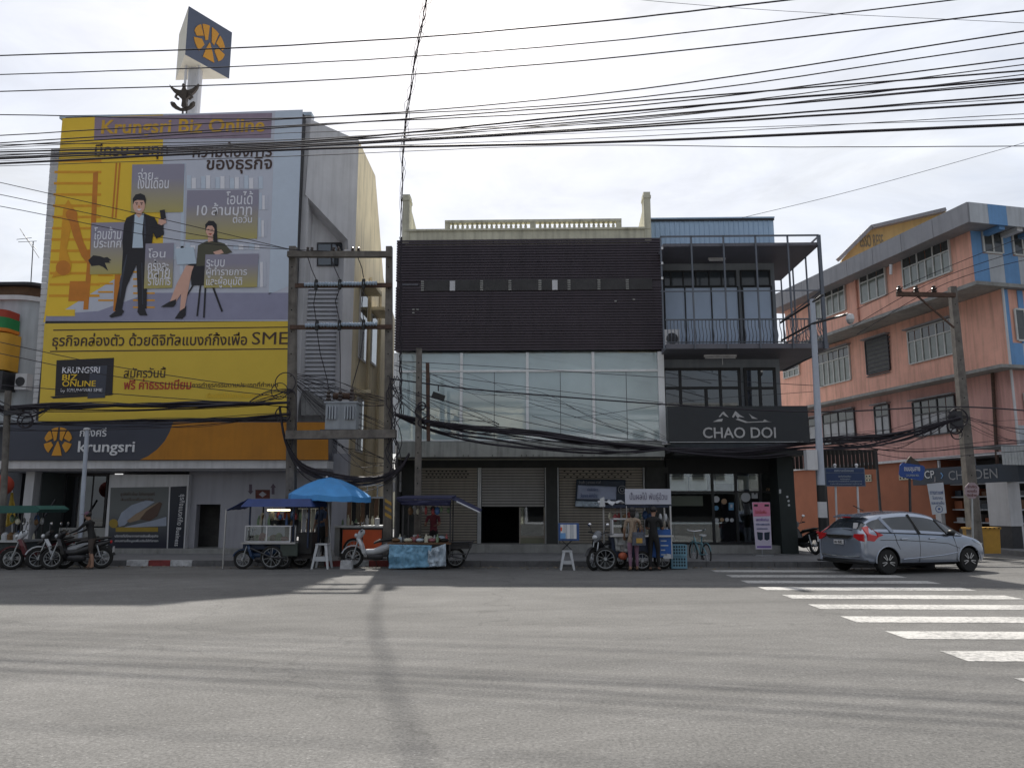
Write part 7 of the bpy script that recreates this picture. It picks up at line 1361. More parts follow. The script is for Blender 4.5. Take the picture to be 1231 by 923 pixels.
# orange cart
Y2 = 22.4; u2 = lambda px, py=650: at(px, py, Y2).x; v2 = lambda py, px=436: at(px, py, Y2).z
c2 = thing('food_cart', 'bright orange vending cart under the blue umbrella', 'food cart', (u2(436), Y2, 0.15), world=True)
M_hot = mat('orange_cart_paint', (0.72, 0.11, 0.025), 0.45, var=0.1, scale=3)
box('body', M_dsteel, c2, u2(411), u2(460), Y2, Y2 + 0.7, v2(663), v2(634))
for a, b in ((412, 435), (436.5, 459)): box('panel', M_hot, c2, u2(a), u2(b), Y2 - 0.03, Y2 - 0.002, v2(661), v2(636.5))
box('counter', M_steel, c2, u2(402), u2(463), Y2 - 0.15, Y2 + 0.85, v2(634), v2(631.5)); MB().lathe([(0.07, 0), (0.08, 0.2), (0, 0.21)], (u2(451), Y2 + 0.2, v2(631.5)), 'Z', 10).build('cup', M_white, c2); MB().lathe([(0.14, 0), (0.16, 0.06), (0.1, 0.07)], (u2(428), Y2 + 0.3, v2(631.5)), 'Z', 12).build('pan', M_dsteel, c2)
cart_wheel(c2, u2(426) - c2.location.x, -0.08, 0.3); cart_wheel(c2, u2(452) - c2.location.x, 0.6, 0.3); box('side_leg', M_conc, c2, u2(402), u2(408), Y2, Y2 + 0.5, 0.0 + 0.15, v2(634) - 0.002)
# umbrella
Y3 = 21.9; um = thing('umbrella', 'large bright blue umbrella standing between two carts', 'umbrella', (at(397, 680, Y3).x, Y3, 0.15), world=True)
ap = at(393, 573.5, Y3); ax_ = (at(446, 594, Y3).x - at(347, 594, Y3).x) / 2; cxu = (at(446, 594, Y3).x + at(347, 594, Y3).x) / 2
zrim = at(397, 595, Y3).z; MU = mat('umbrella_blue', (0.07, 0.30, 0.66), 0.6, var=0.12, scale=2.5)
mbu = MB(); NSg = 8; vs, fs = [], []; rings = [0.02, 0.3, 0.6, 0.85, 1.0]
H_ = ap.z - zrim
for ri, rr_ in enumerate(rings):
    for j in range(NSg * 4):
        a = 2 * math.pi * j / (NSg * 4); sag = 0.04 * rr_ * abs(math.sin(a * NSg / 2)); k = rr_ * (1 - 0.06 * rr_ * abs(math.sin(a * NSg / 2)))
        vs.append((cxu + ax_ * k * math.cos(a), Y3 + ax_ * k * math.sin(a), ap.z - H_ * rr_ ** 1.6 - sag + 0.03 * math.cos(a) * 0 - 0.04 * math.cos(a) * rr_))
    # lean: the left rim hangs lower
n4 = NSg * 4
for i in range(len(rings) - 1):
    for j in range(n4): fs.append((i * n4 + j, (i + 1) * n4 + j, (i + 1) * n4 + (j + 1) % n4, i * n4 + (j + 1) % n4))
k0 = len(vs)
for j in range(n4): a = vs[(len(rings) - 1) * n4 + j]; vs.append((a[0] + (a[0] - cxu) * 0.005, a[1] + (a[1] - Y3) * 0.005, a[2] - 0.13 - 0.03 * abs(math.cos(j * math.pi / 4))))
for j in range(n4): fs.append(((len(rings) - 1) * n4 + j, k0 + j, k0 + (j + 1) % n4, (len(rings) - 1) * n4 + (j + 1) % n4))
mbu._add(vs, fs); uo = mbu.build('canopy', MU, um); s_ = uo.modifiers.new('t', 'SOLIDIFY'); s_.thickness = 0.008
MB().tube([(at(398, 680, Y3).x, Y3, 0.15), (ap.x, Y3, ap.z - 0.05)], 0.025, 8).build('pole', M_steel, um, True); MB().ball((ap.x, Y3, ap.z), 0.04).build('finial', M_mwht, um, True)
for j in range(8): a = 2 * math.pi * j / 8; MB().tube([(ap.x, Y3, ap.z - 0.08), (cxu + 0.93 * ax_ * math.cos(a), Y3 + 0.93 * ax_ * math.sin(a), zrim - 0.02 - 0.04 * math.cos(a))], 0.009, 4).build('rib', M_dsteel, um)
MB().lathe([(0.26, 0), (0.26, 0.08), (0.1, 0.12), (0.05, 0.3)], (at(398, 680, Y3).x, Y3, 0.15), 'Z', 14).build('base', M_conc, um)
# tarpaulin cart
Y4 = 20.7; u4 = lambda px, py=650: at(px, py, Y4).x; v4 = lambda py, px=515: at(px, py, Y4).z
c4 = thing('food_cart', 'cart wrapped in a pale blue tarpaulin under a navy roof', 'food cart', (u4(510), Y4, 0), world=True)
MB().prism([(u4(477), Y4 - 0.2, v4(600)), (u4(543), Y4 - 0.2, v4(600)), (u4(543), Y4 + 1.1, v4(596.5)), (u4(477), Y4 + 1.1, v4(597))], (0, 0, 0.05)).build('canopy', M_navyc, c4)
cloth((u4(543), Y4 - 0.2, v4(600)), (u4(543), Y4 + 1.1, v4(597)), (u4(577), Y4 + 0.9, v4(612)), (u4(577), Y4 - 0.2, v4(616)), 8, 8, 0.05, 'canopy_flap', M_navyc, c4, 5, Vector((0, 0, 1)))
cloth((u4(477), Y4 - 0.2, v4(601)), (u4(543), Y4 - 0.2, v4(601)), (u4(541), Y4 - 0.16, v4(608)), (u4(484), Y4 - 0.16, v4(607)), 14, 4, 0.05, 'canopy_valance', M_navyc, c4, 9)
MB().tube([(u4(549), Y4 - 0.22, v4(603)), (u4(577), Y4 - 0.2, v4(616))], 0.025, 6).build('flap_rod', M_alu, c4)
posts(c4, [(u4(484), Y4 + 0.9), (u4(540), Y4 + 0.9), (u4(484), Y4), (u4(541), Y4)], 0.3, v4(600.5), M_dsteel, 0.035)
box('counter', M_wood, c4, u4(466), u4(542), Y4 - 0.05, Y4 + 0.9, v4(654), v4(652)); box('body', M_dsteel, c4, u4(471), u4(536), Y4 + 0.02, Y4 + 0.85, 0.25, v4(654.5))
M_tarp = mat('tarp_pale_blue', (0.18, 0.38, 0.55), 0.45, var=0.4, scale=7); M_tarp2 = mat('tarp_white_blue', (0.42, 0.50, 0.58), 0.45, var=0.4, scale=7)
cloth((u4(469), Y4 - 0.1, v4(654)), (u4(520), Y4 - 0.1, v4(655)), (u4(517), Y4 - 0.12, v4(681)), (u4(469), Y4 - 0.12, v4(683)), 34, 16, 0.075, 'tarpaulin', M_tarp, c4, 1); cloth((u4(516), Y4 - 0.12, v4(660)), (u4(536.5), Y4 - 0.1, v4(653)), (u4(537), Y4 - 0.12, v4(680)), (u4(515), Y4 - 0.13, v4(681)), 18, 16, 0.08, 'tarpaulin', M_tarp2, c4, 2)
for i in range(13): MB().ball((u4(474 + i * 4.9), Y4 + 0.25 + 0.12 * (i % 3), v4(652) + 0.05), 0.12, 0.12, 0.06 + 0.03 * (i % 3), 8, 6).build('goods_bag', [M_food, M_creamp, M_tarp2, mat('goods_pink', (0.35, 0.14, 0.16), 0.6, var=0.3, scale=9), M_black][(i * 2) % 5], c4, True)
fr4 = MB()
for a, b in (((u4(540), Y4 + 0.1, v4(652)), (u4(568), Y4 + 0.1, v4(651))), ((u4(540), Y4 + 0.1, v4(666)), (u4(560), Y4 + 0.1, v4(666))), ((u4(568), Y4 + 0.1, v4(651)), (u4(559), Y4 + 0.1, v4(672))), ((u4(540), Y4 + 0.1, 0.35), (u4(559), Y4 + 0.1, v4(672))), ((u4(568), Y4 + 0.1, v4(651)), (u4(568), Y4 + 0.8, v4(651))), ((u4(566), Y4 + 0.1, v4(655)), (u4(542), Y4 + 0.1, v4(655)))): fr4.tube([a, b], 0.02, 5)
fr4.build('push_frame', M_dsteel, c4); cart_wheel(c4, u4(523) - c4.location.x, 0.1, 0.29); cart_wheel(c4, u4(545) - c4.location.x, 0.6, 0.27); cart_wheel(c4, u4(480) - c4.location.x, 0.5, 0.27)
box('tray', M_dsteel, c4, u4(540), u4(564), Y4 + 0.15, Y4 + 0.85, v4(660), v4(652)); box('spirit_jar_rack', M_mwht, c4, u4(492), u4(500), Y4 + 0.6, Y4 + 0.8, v4(652), v4(644))
# white-roofed drinks cart
Y5 = 20.55; u5 = lambda px, py=650: at(px, py, Y5).x; v5 = lambda py, px=770: at(px, py, Y5).z
c5 = thing('food_cart', 'drinks cart with white lettered roof board and blue poster', 'food cart', (u5(770), Y5, 0), world=True)
sb = box('roof_board', mat('roof_board_white', (0.48, 0.50, 0.58), 0.6, var=0.06), c5, u5(752.5), u5(808), Y5 - 0.05, Y5, v5(606), v5(587.5)); ptext('ปั่นผลไม้ พันธุ์อ้วน', mat('roof_board_ink', (0.16, 0.15, 0.22), 0.6), sb, 757, 802, 591.5, 603, Y5 - 0.058)
box('roof', M_bluec, c5, u5(727), u5(809), Y5 + 0.002, Y5 + 1.0, v5(610), v5(606.3)); cloth((u5(752), Y5 - 0.06, v5(604)), (u5(752), Y5 + 0.9, v5(604)), (u5(722), Y5 + 0.9, v5(604)), (u5(722), Y5 - 0.06, v5(605)), 8, 10, 0.12, 'roof_cloth', M_mwht, c5, 8, Vector((0, 0, 1)))
MB().prism([(u5(721), Y5 - 0.08, v5(609)), (u5(728), Y5 - 0.08, v5(609)), (u5(727), Y5 - 0.08, v5(597)), (u5(722), Y5 - 0.08, v5(599))], (0, 0.03, 0)).build('roof_cloth', M_mwht, c5)
posts(c5, [(u5(807), Y5), (u5(807), Y5 + 0.95), (u5(730), Y5 + 0.95), (u5(752), Y5 + 0.95)], 0.3, v5(608), M_alu, 0.04); posts(c5, [(u5(754), Y5)], v5(640), v5(608), M_alu, 0.02)
gc = MB(); 
for x in (u5(736.5), u5(756)): gc.bar((x, Y5 - 0.05, v5(642)), (x, Y5 - 0.05, v5(623)), 0.04).bar((x, Y5 + 0.4, v5(642)), (x, Y5 + 0.4, v5(623)), 0.03)
for z in (v5(642), v5(623.5)): gc.bar((u5(736), Y5 - 0.05, z), (u5(756.5), Y5 - 0.05, z), 0.04)
g5 = gc.build('glass_case', M_white, c5); box('pane', M_glass, g5, u5(737.5), u5(755), Y5 - 0.056, Y5 - 0.05, v5(641), v5(624.5)); box('food_tray', M_food, g5, u5(738), u5(755), Y5, Y5 + 0.3, v5(641), v5(634))
box('counter', M_alu, c5, u5(733), u5(809), Y5 - 0.1, Y5 + 0.9, v5(645), v5(643)); box('body', M_bluec, c5, u5(735), u5(808), Y5 + 0.02, Y5 + 0.85, 0.32, v5(645.5))
bp_ = box('poster', mat('poster_bright_blue', (0.02, 0.10, 0.36), 0.5, var=0.15, scale=6), c5, u5(783), u5(806.5), Y5 - 0.03, Y5 + 0.018, 0.34, v5(636))
for i in range(5): box('poster_line', M_st, bp_, u5(794), u5(799 + (i % 3) * 2), Y5 - 0.036, Y5 - 0.031, v5(645 + i * 5.5), v5(643.6 + i * 5.5))
MB().prism([(u5(796), Y5 - 0.036, v5(671)), (u5(806), Y5 - 0.036, v5(671)), (u5(806), Y5 - 0.036, v5(666)), (u5(801), Y5 - 0.036, v5(665)), (u5(797), Y5 - 0.036, v5(668))], (0, 0.004, 0)).build('poster_cloud', M_mwht, bp_)
for i in range(6): MB().ball((u5(795 + i * 2.2), Y5 + 0.05, v5(622 + (i % 3) * 4)), 0.045, 0.04, 0.11, 8, 6).build('hanging_bag', [M_mwht, M_concd, M_shb][i % 3], c5, True)
for i in range(4): MB().lathe([(0.05, 0), (0.055, 0.14), (0.03, 0.17), (0.03, 0.2), (0, 0.2)], (u5(788 + i * 5), Y5 + 0.15, v5(643)), 'Z', 10).build('bottle', [M_mwht, M_tarp, M_food, M_mwht][i], c5, True)
cloth((u5(738), Y5 - 0.03, v5(646)), (u5(760), Y5 - 0.03, v5(646)), (u5(758), Y5 - 0.06, v5(664)), (u5(740), Y5 - 0.06, v5(662)), 12, 8, 0.08, 'plastic_sheet', mat('clear_plastic', (0.30, 0.31, 0.31), 0.25, var=0.3, scale=8), c5, 4); MB().ball((u5(748), Y5 - 0.06, v5(668)), 0.12, 0.1, 0.1).build('fruit_bag', mat('fruit_orange', (0.42, 0.10, 0.05), 0.6, var=0.3, scale=10), c5, True)
cart_wheel(c5, u5(771) - c5.location.x, -0.05, 0.25); cart_wheel(c5, u5(800) - c5.location.x, 0.5, 0.25)
place(motorbike('grey motorcycle coupled to the white roofed drinks cart', M_mblk, M_mgry, None), Vector((u5(731), Y5 + 0.35, 0)), rad(228), 0.98)
wc_ = cart_wheel(c5, u5(727, 675) - c5.location.x, -0.2, 0.30)
# green-roofed cart at the left edge
Y6 = 20.8; u6 = lambda px, py=650: at(px, py, Y6).x; v6 = lambda py, px=15: at(px, py, Y6).z
c6 = thing('food_cart', 'dark cart with a green canvas roof at the left edge', 'food cart', (u6(10), Y6, 0), world=True)
MB().prism([(u6(-30), Y6 - 0.2, v6(617)), (u6(46), Y6 - 0.2, v6(616)), (u6(51), Y6 - 0.2, v6(612)), (u6(44), Y6 - 0.2, v6(607.5)), (u6(-30), Y6 - 0.2, v6(608))], (0, 1.3, 0)).build('canopy', M_grn, c6)
posts(c6, [(u6(24), Y6 + 0.9), (u6(-10), Y6), (u6(-10), Y6 + 0.9), (u6(24), Y6)], 0.3, v6(612), M_dsteel, 0.04); box('body', mat('cart_slate_tin', (0.035, 0.045, 0.05), 0.6, var=0.2, scale=5), c6, u6(-30), u6(26), Y6, Y6 + 0.8, 0.3, v6(652)); box('counter', M_steel, c6, u6(-32), u6(28), Y6 - 0.1, Y6 + 0.9, v6(651.6), v6(649))
for px in (3, 10, 17): MB().lathe([(0.09, 0), (0.1, 0.14), (0.04, 0.2), (0, 0.21)], (u6(px), Y6 + 0.1, v6(649)), 'Z', 10).build('jar', [M_mwht, M_food, M_steel][px % 3], c6, True)
cart_wheel(c6, u6(12) - c6.location.x, -0.1, 0.28); cart_wheel(c6, u6(-16) - c6.location.x, -0.1, 0.28)
# ------------------------------------------------------------------ small street things
def stool(lab, p, h=0.66, w0=0.16, w1=0.24, rz=0.0):
    t = thing('plastic_stool', lab, 'stool', p, rz); box('seat', M_mwht, t, -w0, w0, -w0, w0, h - 0.04, h)
    for sx in (-1, 1):
        for sy in (-1, 1): MB().prism([(sx * w0 * 0.95, sy * w0 * 0.95, h - 0.041), (sx * w0 * 0.95 - sx * 0.07, sy * w0 * 0.95, h - 0.041), (sx * w1 - sx * 0.05, sy * w1, 0), (sx * w1, sy * w1, 0)], (0, -sy * 0.05, 0)).build('leg', M_mwht, t)
    for s in (-1, 1): box('stretcher', M_mwht, t, -w0 * 1.05, w0 * 1.05, s * w0 * 1.12 - 0.012, s * w0 * 1.12 + 0.012, h * 0.3, h * 0.48)
    return t
stool('tall white plastic stool beside the blue roofed cart', gnd(387, 683)); stool('white plastic stool holding a small display case on the road', gnd(682, 684.5), 0.50, 0.13, 0.2)
cs5 = thing('display_case', 'small blue and white display case set on a white stool', 'display case', gnd(682, 684.5) + Vector((0, 0, 0.5)))
MB().bar((-0.13, 0, 0.0), (0.13, 0, 0.25), 0.02).bar((0.13, 0, 0.0), (-0.13, 0, 0.25), 0.02).bar((-0.13, 0.2, 0.0), (0.13, 0.2, 0.25), 0.02).bar((0.13, 0.2, 0), (-0.13, 0.2, 0.25), 0.02).build('folding_stand', M_dsteel, cs5); box('case', mat('case_blue', (0.04, 0.10, 0.28), 0.5), cs5, -0.22, 0.32, -0.05, 0.3, 0.25, 0.70)
for i in range(5): box('ticket_strip', [M_letter, M_owht][i % 2], cs5, -0.17 + i * 0.085, -0.09 + i * 0.085, -0.07, -0.052, 0.30, 0.67)
box('ticket_strip', M_oblue, cs5, -0.18, -0.04, -0.08, -0.0705, 0.30, 0.45); box('ticket_strip', M_hot, cs5, -0.17, -0.13, -0.08, -0.0705, 0.5, 0.6)
bl = gnd(415, 684); cb_ = thing('concrete_block', 'small pale concrete block on the road before the orange cart', 'block', bl + Vector((0, 0.15, 0))); MB().prism([(-0.16, -0.1, 0), (0.16, -0.1, 0), (0.14, -0.1, 0.22), (-0.14, -0.1, 0.22)], (0, 0.2, 0)).build('block_body', M_kw, cb_); MB().ring((0, 0, 0.23), 0.05, 0.012, 'Y', 10, 5, 0, math.pi).build('lifting_loop', M_dsteel, cb_)
# pink standing advertisement
st_ = thing('standee', 'pink and white roll up advertisement standing before the corner shop', 'standee', (at(917, 660, 24.2).x, 24.2, 0.15), world=True)
S = lambda n_, m_, pts, k: MB().prism([at(a, b, 24.2 - 0.004 * k) for a, b in pts], (0, 0.003, 0)).build(n_, m_, st_)
S('sheet', mat('standee_white', (0.55, 0.50, 0.62), 0.6, var=0.04), [(904, 603.5), (925.5, 603.5), (928, 660), (908.5, 660)], 0); S('print_band', mat('standee_pink', (0.62, 0.20, 0.32), 0.6, var=0.08), [(904.6, 603.8), (925.2, 603.8), (926, 620), (905.8, 620.5)], 1); S('print_shape', M_navy, [(910, 639), (917, 640), (917, 648), (914.5, 649.5), (911, 648)], 1); S('print_shape', M_navy, [(918.8, 640), (925.5, 639), (925, 648), (922, 649.5), (919, 648)], 1); S('print_band', mat('standee_violet', (0.16, 0.08, 0.34), 0.6), [(910, 656), (927, 656), (927.2, 658), (910, 658)], 1)
ptext('โปรโมชั่น', M_bred, st_, 908, 921, 613, 617, 24.19); ptext('ลดพิเศษ', MATS['standee_violet'], st_, 909, 924, 622.5, 626, 24.19); ptext('ชาเขียว กาแฟสด ขนมเค้ก', M_ink, st_, 909, 925, 628.5, 631, 24.19); ptext('ทุกวันตั้งแต่เวลาแปดโมง', M_ink, st_, 910, 923, 634, 636.5, 24.19); S('print_shape', M_bk, [(906.5, 606), (911, 606), (911, 608.6), (906.5, 608.6)], 2); S('print_shape', M_bk, [(919, 606), (924.4, 606), (924.4, 608.6), (919, 608.6)], 2)
MB().tube([(at(916, 660, 24.3).x, 24.3, 0.15), at(915, 603, 24.26)], 0.012, 5).build('support', M_steel, st_); box('foot', M_alu, st_, at(907, 660, 24.2).x, at(929, 660, 24.2).x, 24.15, 24.35, 0.15, 0.19)
# promotion banner tied to the shutter
bn = thing('cloth_banner', 'navy and pale blue cloth banner tied on the right roller shutter', 'banner', tuple(at(722, 612, 26.1)), world=True)
BYn = 26.15; g4 = lambda pts: [at(a, b, BYn) for a, b in pts]
q4 = g4([(693, 576), (752, 576.5), (751, 611), (691, 609)]); cloth(q4[0], q4[1], q4[2], q4[3], 26, 14, 0.03, 'cloth', M_navy, bn, 6)
q4 = [p - Vector((0, 0.035, 0)) for p in g4([(694.5, 583), (741, 585), (740.5, 601), (693.5, 599.5)])]; cloth(*q4, 20, 8, 0.03, 'pale_panel', mat('banner_pale', (0.38, 0.43, 0.58), 0.6, var=0.1), bn, 6); q4 = [p - Vector((0, 0.035, 0)) for p in g4([(692, 602), (740, 603.5), (740, 610.5), (691.5, 608.6)])]; cloth(*q4, 20, 5, 0.03, 'pale_strip', M_tarp2, bn, 6)
ptext('ร้านค้า | เชาดอย คาเฟ่', M_sgr, bn, 696, 722, 577.5, 582, BYn - 0.07); ptext('เปิดให้บริการ', M_ink, bn, 706, 719, 586, 590, BYn - 0.09); ptext('สั่งอาหาร ส่งถึงบ้าน', M_ink, bn, 698, 718, 592.5, 598, BYn - 0.09); MB().ring(tuple(at(748, 588.5, BYn - 0.05)), 0.13, 0.014, 'Y', 18, 5).ring(tuple(at(748, 588.5, BYn - 0.05)), 0.06, 0.014, 'Y', 14, 5).build('round_mark', M_sgr, bn)
# yellow planter by the far corner
pb = thing('yellow_barrier', 'yellow plastic barrier box by the white column', 'barrier', (at(1188, 656, 25.5).x, 25.5, 0.16), world=True); M_yb = mat('barrier_yellow', (0.42, 0.23, 0.03), 0.6, var=0.15, scale=4)
x0, x1, z0, z1 = fr(1168, 1203, 636, 656, 25.5); MB().prism([(x0 + 0.04, 25.5, 0.16), (x1 - 0.04, 25.5, 0.16), (x1, 25.5, z1), (x0, 25.5, z1)], (0, 0.5, 0)).build('box', M_yb, pb); box('rim', M_yb, pb, x0 - 0.03, x1 + 0.03, 25.47, 26.03, z1 + 0.002, z1 + 0.06)
for i in range(4): box('slot', M_dark, pb, x0 + 0.42 + i * 0.14, x0 + 0.48 + i * 0.14, 25.465, 25.469, z1 + 0.015, z1 + 0.05)
# red lantern and yellow flag behind the left cart
ln = thing('red_lantern', 'round red paper lantern behind the green roofed cart', 'lantern', tuple(at(2, 594, 23.5)), world=True); MB().ball(tuple(at(2, 583, 23.5)), 0.34, 0.34, 0.32, 16, 10).build('shade', mat('lantern_red', (0.38, 0.05, 0.025), 0.7, var=0.1), ln, True); MB().tube([at(2, 574, 23.5), at(2, 560, 23.5)], 0.01, 5).build('cord', M_wire, ln); MB().lathe([(0.1, 0), (0.1, 0.05)], tuple(at(2, 595.4, 23.5)), 'Z', 10).build('cap', M_yel, ln)
yf = thing('yellow_flag', 'yellow triangular flag hanging behind the green roofed cart', 'flag', tuple(at(14, 628, 23.8)), world=True); cloth(at(13, 592, 23.8), at(16, 592, 23.8), at(20, 627, 23.8), at(6, 634, 23.8), 8, 12, 0.08, 'cloth', mat('flag_yellow', (0.38, 0.27, 0.04), 0.7, var=0.12), yf, 7); MB().tube([at(14.5, 588, 23.83), (at(14.5, 670, 23.83).x, 23.83, 0.15)], 0.015, 6).build('staff', M_alu, yf)
# blue crate stack beside the drinks cart
for k in range(2):
    cr_ = thing('plastic_crate', ('pale blue crate stacked on top behind the drinks cart', 'pale blue crate at the bottom behind the drinks cart')[1 - k], 'crate', (at(815, 668, 21.1).x, 21.1, 0.02 + k * 0.32), rad(4 * k)); MC = mat('crate_blue', (0.16, 0.32, 0.42), 0.6, var=0.1)
    for s in (-1, 1): box('side', MC, cr_, s * 0.2 - 0.01, s * 0.2 + 0.01, -0.16, 0.16, 0, 0.3); box('side', MC, cr_, -0.188, 0.188, s * 0.16 - 0.01, s * 0.16 + 0.01, 0, 0.3)
    box('base', MC, cr_, -0.188, 0.188, -0.148, 0.148, 0.002, 0.02)
    for i in range(5):
        for j in range(3): box('slot', M_dark, cr_, -0.16 + i * 0.07, -0.12 + i * 0.07, -0.175, -0.171, 0.06 + j * 0.08, 0.11 + j * 0.08)
# gate and curtains in the gap beside the bank
gt = thing('alley_gate', 'dark timber gate with hanging curtain in the gap beside the bank', 'gate', (at(440, 640, 24.6).x, 24.6, 0.15), world=True)
gx0, gx1 = at(417, 610, 24.6).x, at(466, 610, 24.6).x; gtz = at(440, 599, 24.6).z
for i in range(9): box('board', [M_wood, mat('board_tan', (0.10, 0.075, 0.05), 0.8, var=0.3, scale=5), M_dark][(i * 5) % 3], gt, gx0 + (gx1 - gx0) * i / 9 + 0.01, gx0 + (gx1 - gx0) * (i + 1) / 9 - 0.01, 24.6 + 0.02 * (i % 2), 24.66 + 0.02 * (i % 2), 0.15, gtz)
MB().bar((gx0 - 0.1, 24.55, gtz + 0.03), (gx1 + 0.1, 24.55, gtz + 0.03), 0.05).bar((gx0 - 0.1, 24.55, gtz + 0.42), (gx1 + 0.1, 24.55, gtz + 0.42), 0.05).build('top_rail', M_steel, gt)
for i in range(5): MB().bar((gx0 + (gx1 - gx0) * i / 4, 24.55, gtz + 0.03), (gx0 + (gx1 - gx0) * i / 4, 24.55, gtz + 0.42), 0.035).build('top_post', M_steel, gt)
cu_ = thing('striped_curtain', 'pale strip curtain hanging in the bank side opening', 'curtain', (at(372, 640, 25.9).x, 25.9, 0.15), world=True)
for i in range(8): x = at(352 + i * 5.4, 630, 25.9).x; box('strip', [M_creamp, M_wood, M_grey, M_concd][(i * 3) % 4], cu_, x, x + 0.13, 25.9, 25.93, 0.6 + 0.05 * (i % 3), at(372, 611.5, 25.9).z)

# clutter on the carts: hanging bags, bottles, jars
rk = random.Random(5)
M_bagc = [mat('bag_clear', (0.42, 0.43, 0.44), 0.3, var=0.3, scale=12), mat('bag_red', (0.30, 0.05, 0.05), 0.4, var=0.2), mat('bag_pale_green', (0.20, 0.30, 0.18), 0.4, var=0.2), mat('bag_blue', (0.05, 0.12, 0.30), 0.4, var=0.2), M_food, M_creamp]
for root_, Yc, fu, fv, hang, shelf in ((c4, Y4, u4, v4, (486, 540, 604), (474, 538, 652)), (c1, Y1, u, v_, (301, 368, 611), (300, 350, 631.4)), (c5, Y5, u5, v5, (734, 790, 611), (758, 806, 643)), (c2, Y2, u2, v2, None, (404, 460, 631.4)), (c6, Y6, u6, v6, (-8, 40, 617), (-20, 26, 649))):
    if hang:
        for i in range(9):
            x = fu(hang[0] + (hang[1] - hang[0]) * (i + rk.random() * 0.6) / 9); L_ = rk.uniform(0.12, 0.34); z = fv(hang[2]); y = Yc + rk.uniform(0.05, 0.8)
            MB().tube([(x, y, z + 0.04), (x, y, z - L_ * 0.5)], 0.004, 4).ball((x, y, z - L_ * 0.5 - 0.08), rk.uniform(0.04, 0.08), 0.05, rk.uniform(0.07, 0.13), 8, 6).build('hanging_bag', M_bagc[rk.randrange(6)], root_, True)
    for i in range(9):
        x = fu(shelf[0] + (shelf[1] - shelf[0]) * (i + rk.random() * 0.7) / 9); h = rk.uniform(0.12, 0.3); rr_ = rk.uniform(0.03, 0.06)
        MB().lathe([(rr_, 0), (rr_, h * 0.6), (rr_ * 0.45, h * 0.78), (rr_ * 0.45, h), (0, h)], (x, Yc + rk.uniform(0.1, 0.6), fv(shelf[2])), 'Z', 8).build('bottle', M_bagc[rk.randrange(6)], root_, True)
# scraps of paper, leaves and grit along the gutter: nobody could count them
lt = MB()
for i in range(260):
    x = rk.uniform(-16, 10.5); y = KY - abs(rk.gauss(0, 0.35)) - 0.02; a = rk.uniform(0, 6.28); r_ = rk.uniform(0.015, 0.06); h = rk.uniform(0.004, 0.02)
    lt.prism([(x + r_ * math.cos(a + k * 1.57) * rk.uniform(0.5, 1), y + r_ * math.sin(a + k * 1.57) * rk.uniform(0.5, 1), 0.002) for k in range(4)], (0, 0, h))
tag(lt.build('litter', mat('litter_mixed', (0.24, 0.20, 0.15), 0.9, var=0.8, scale=3)), 'scraps and dry leaves lying in the gutter', kind='stuff')
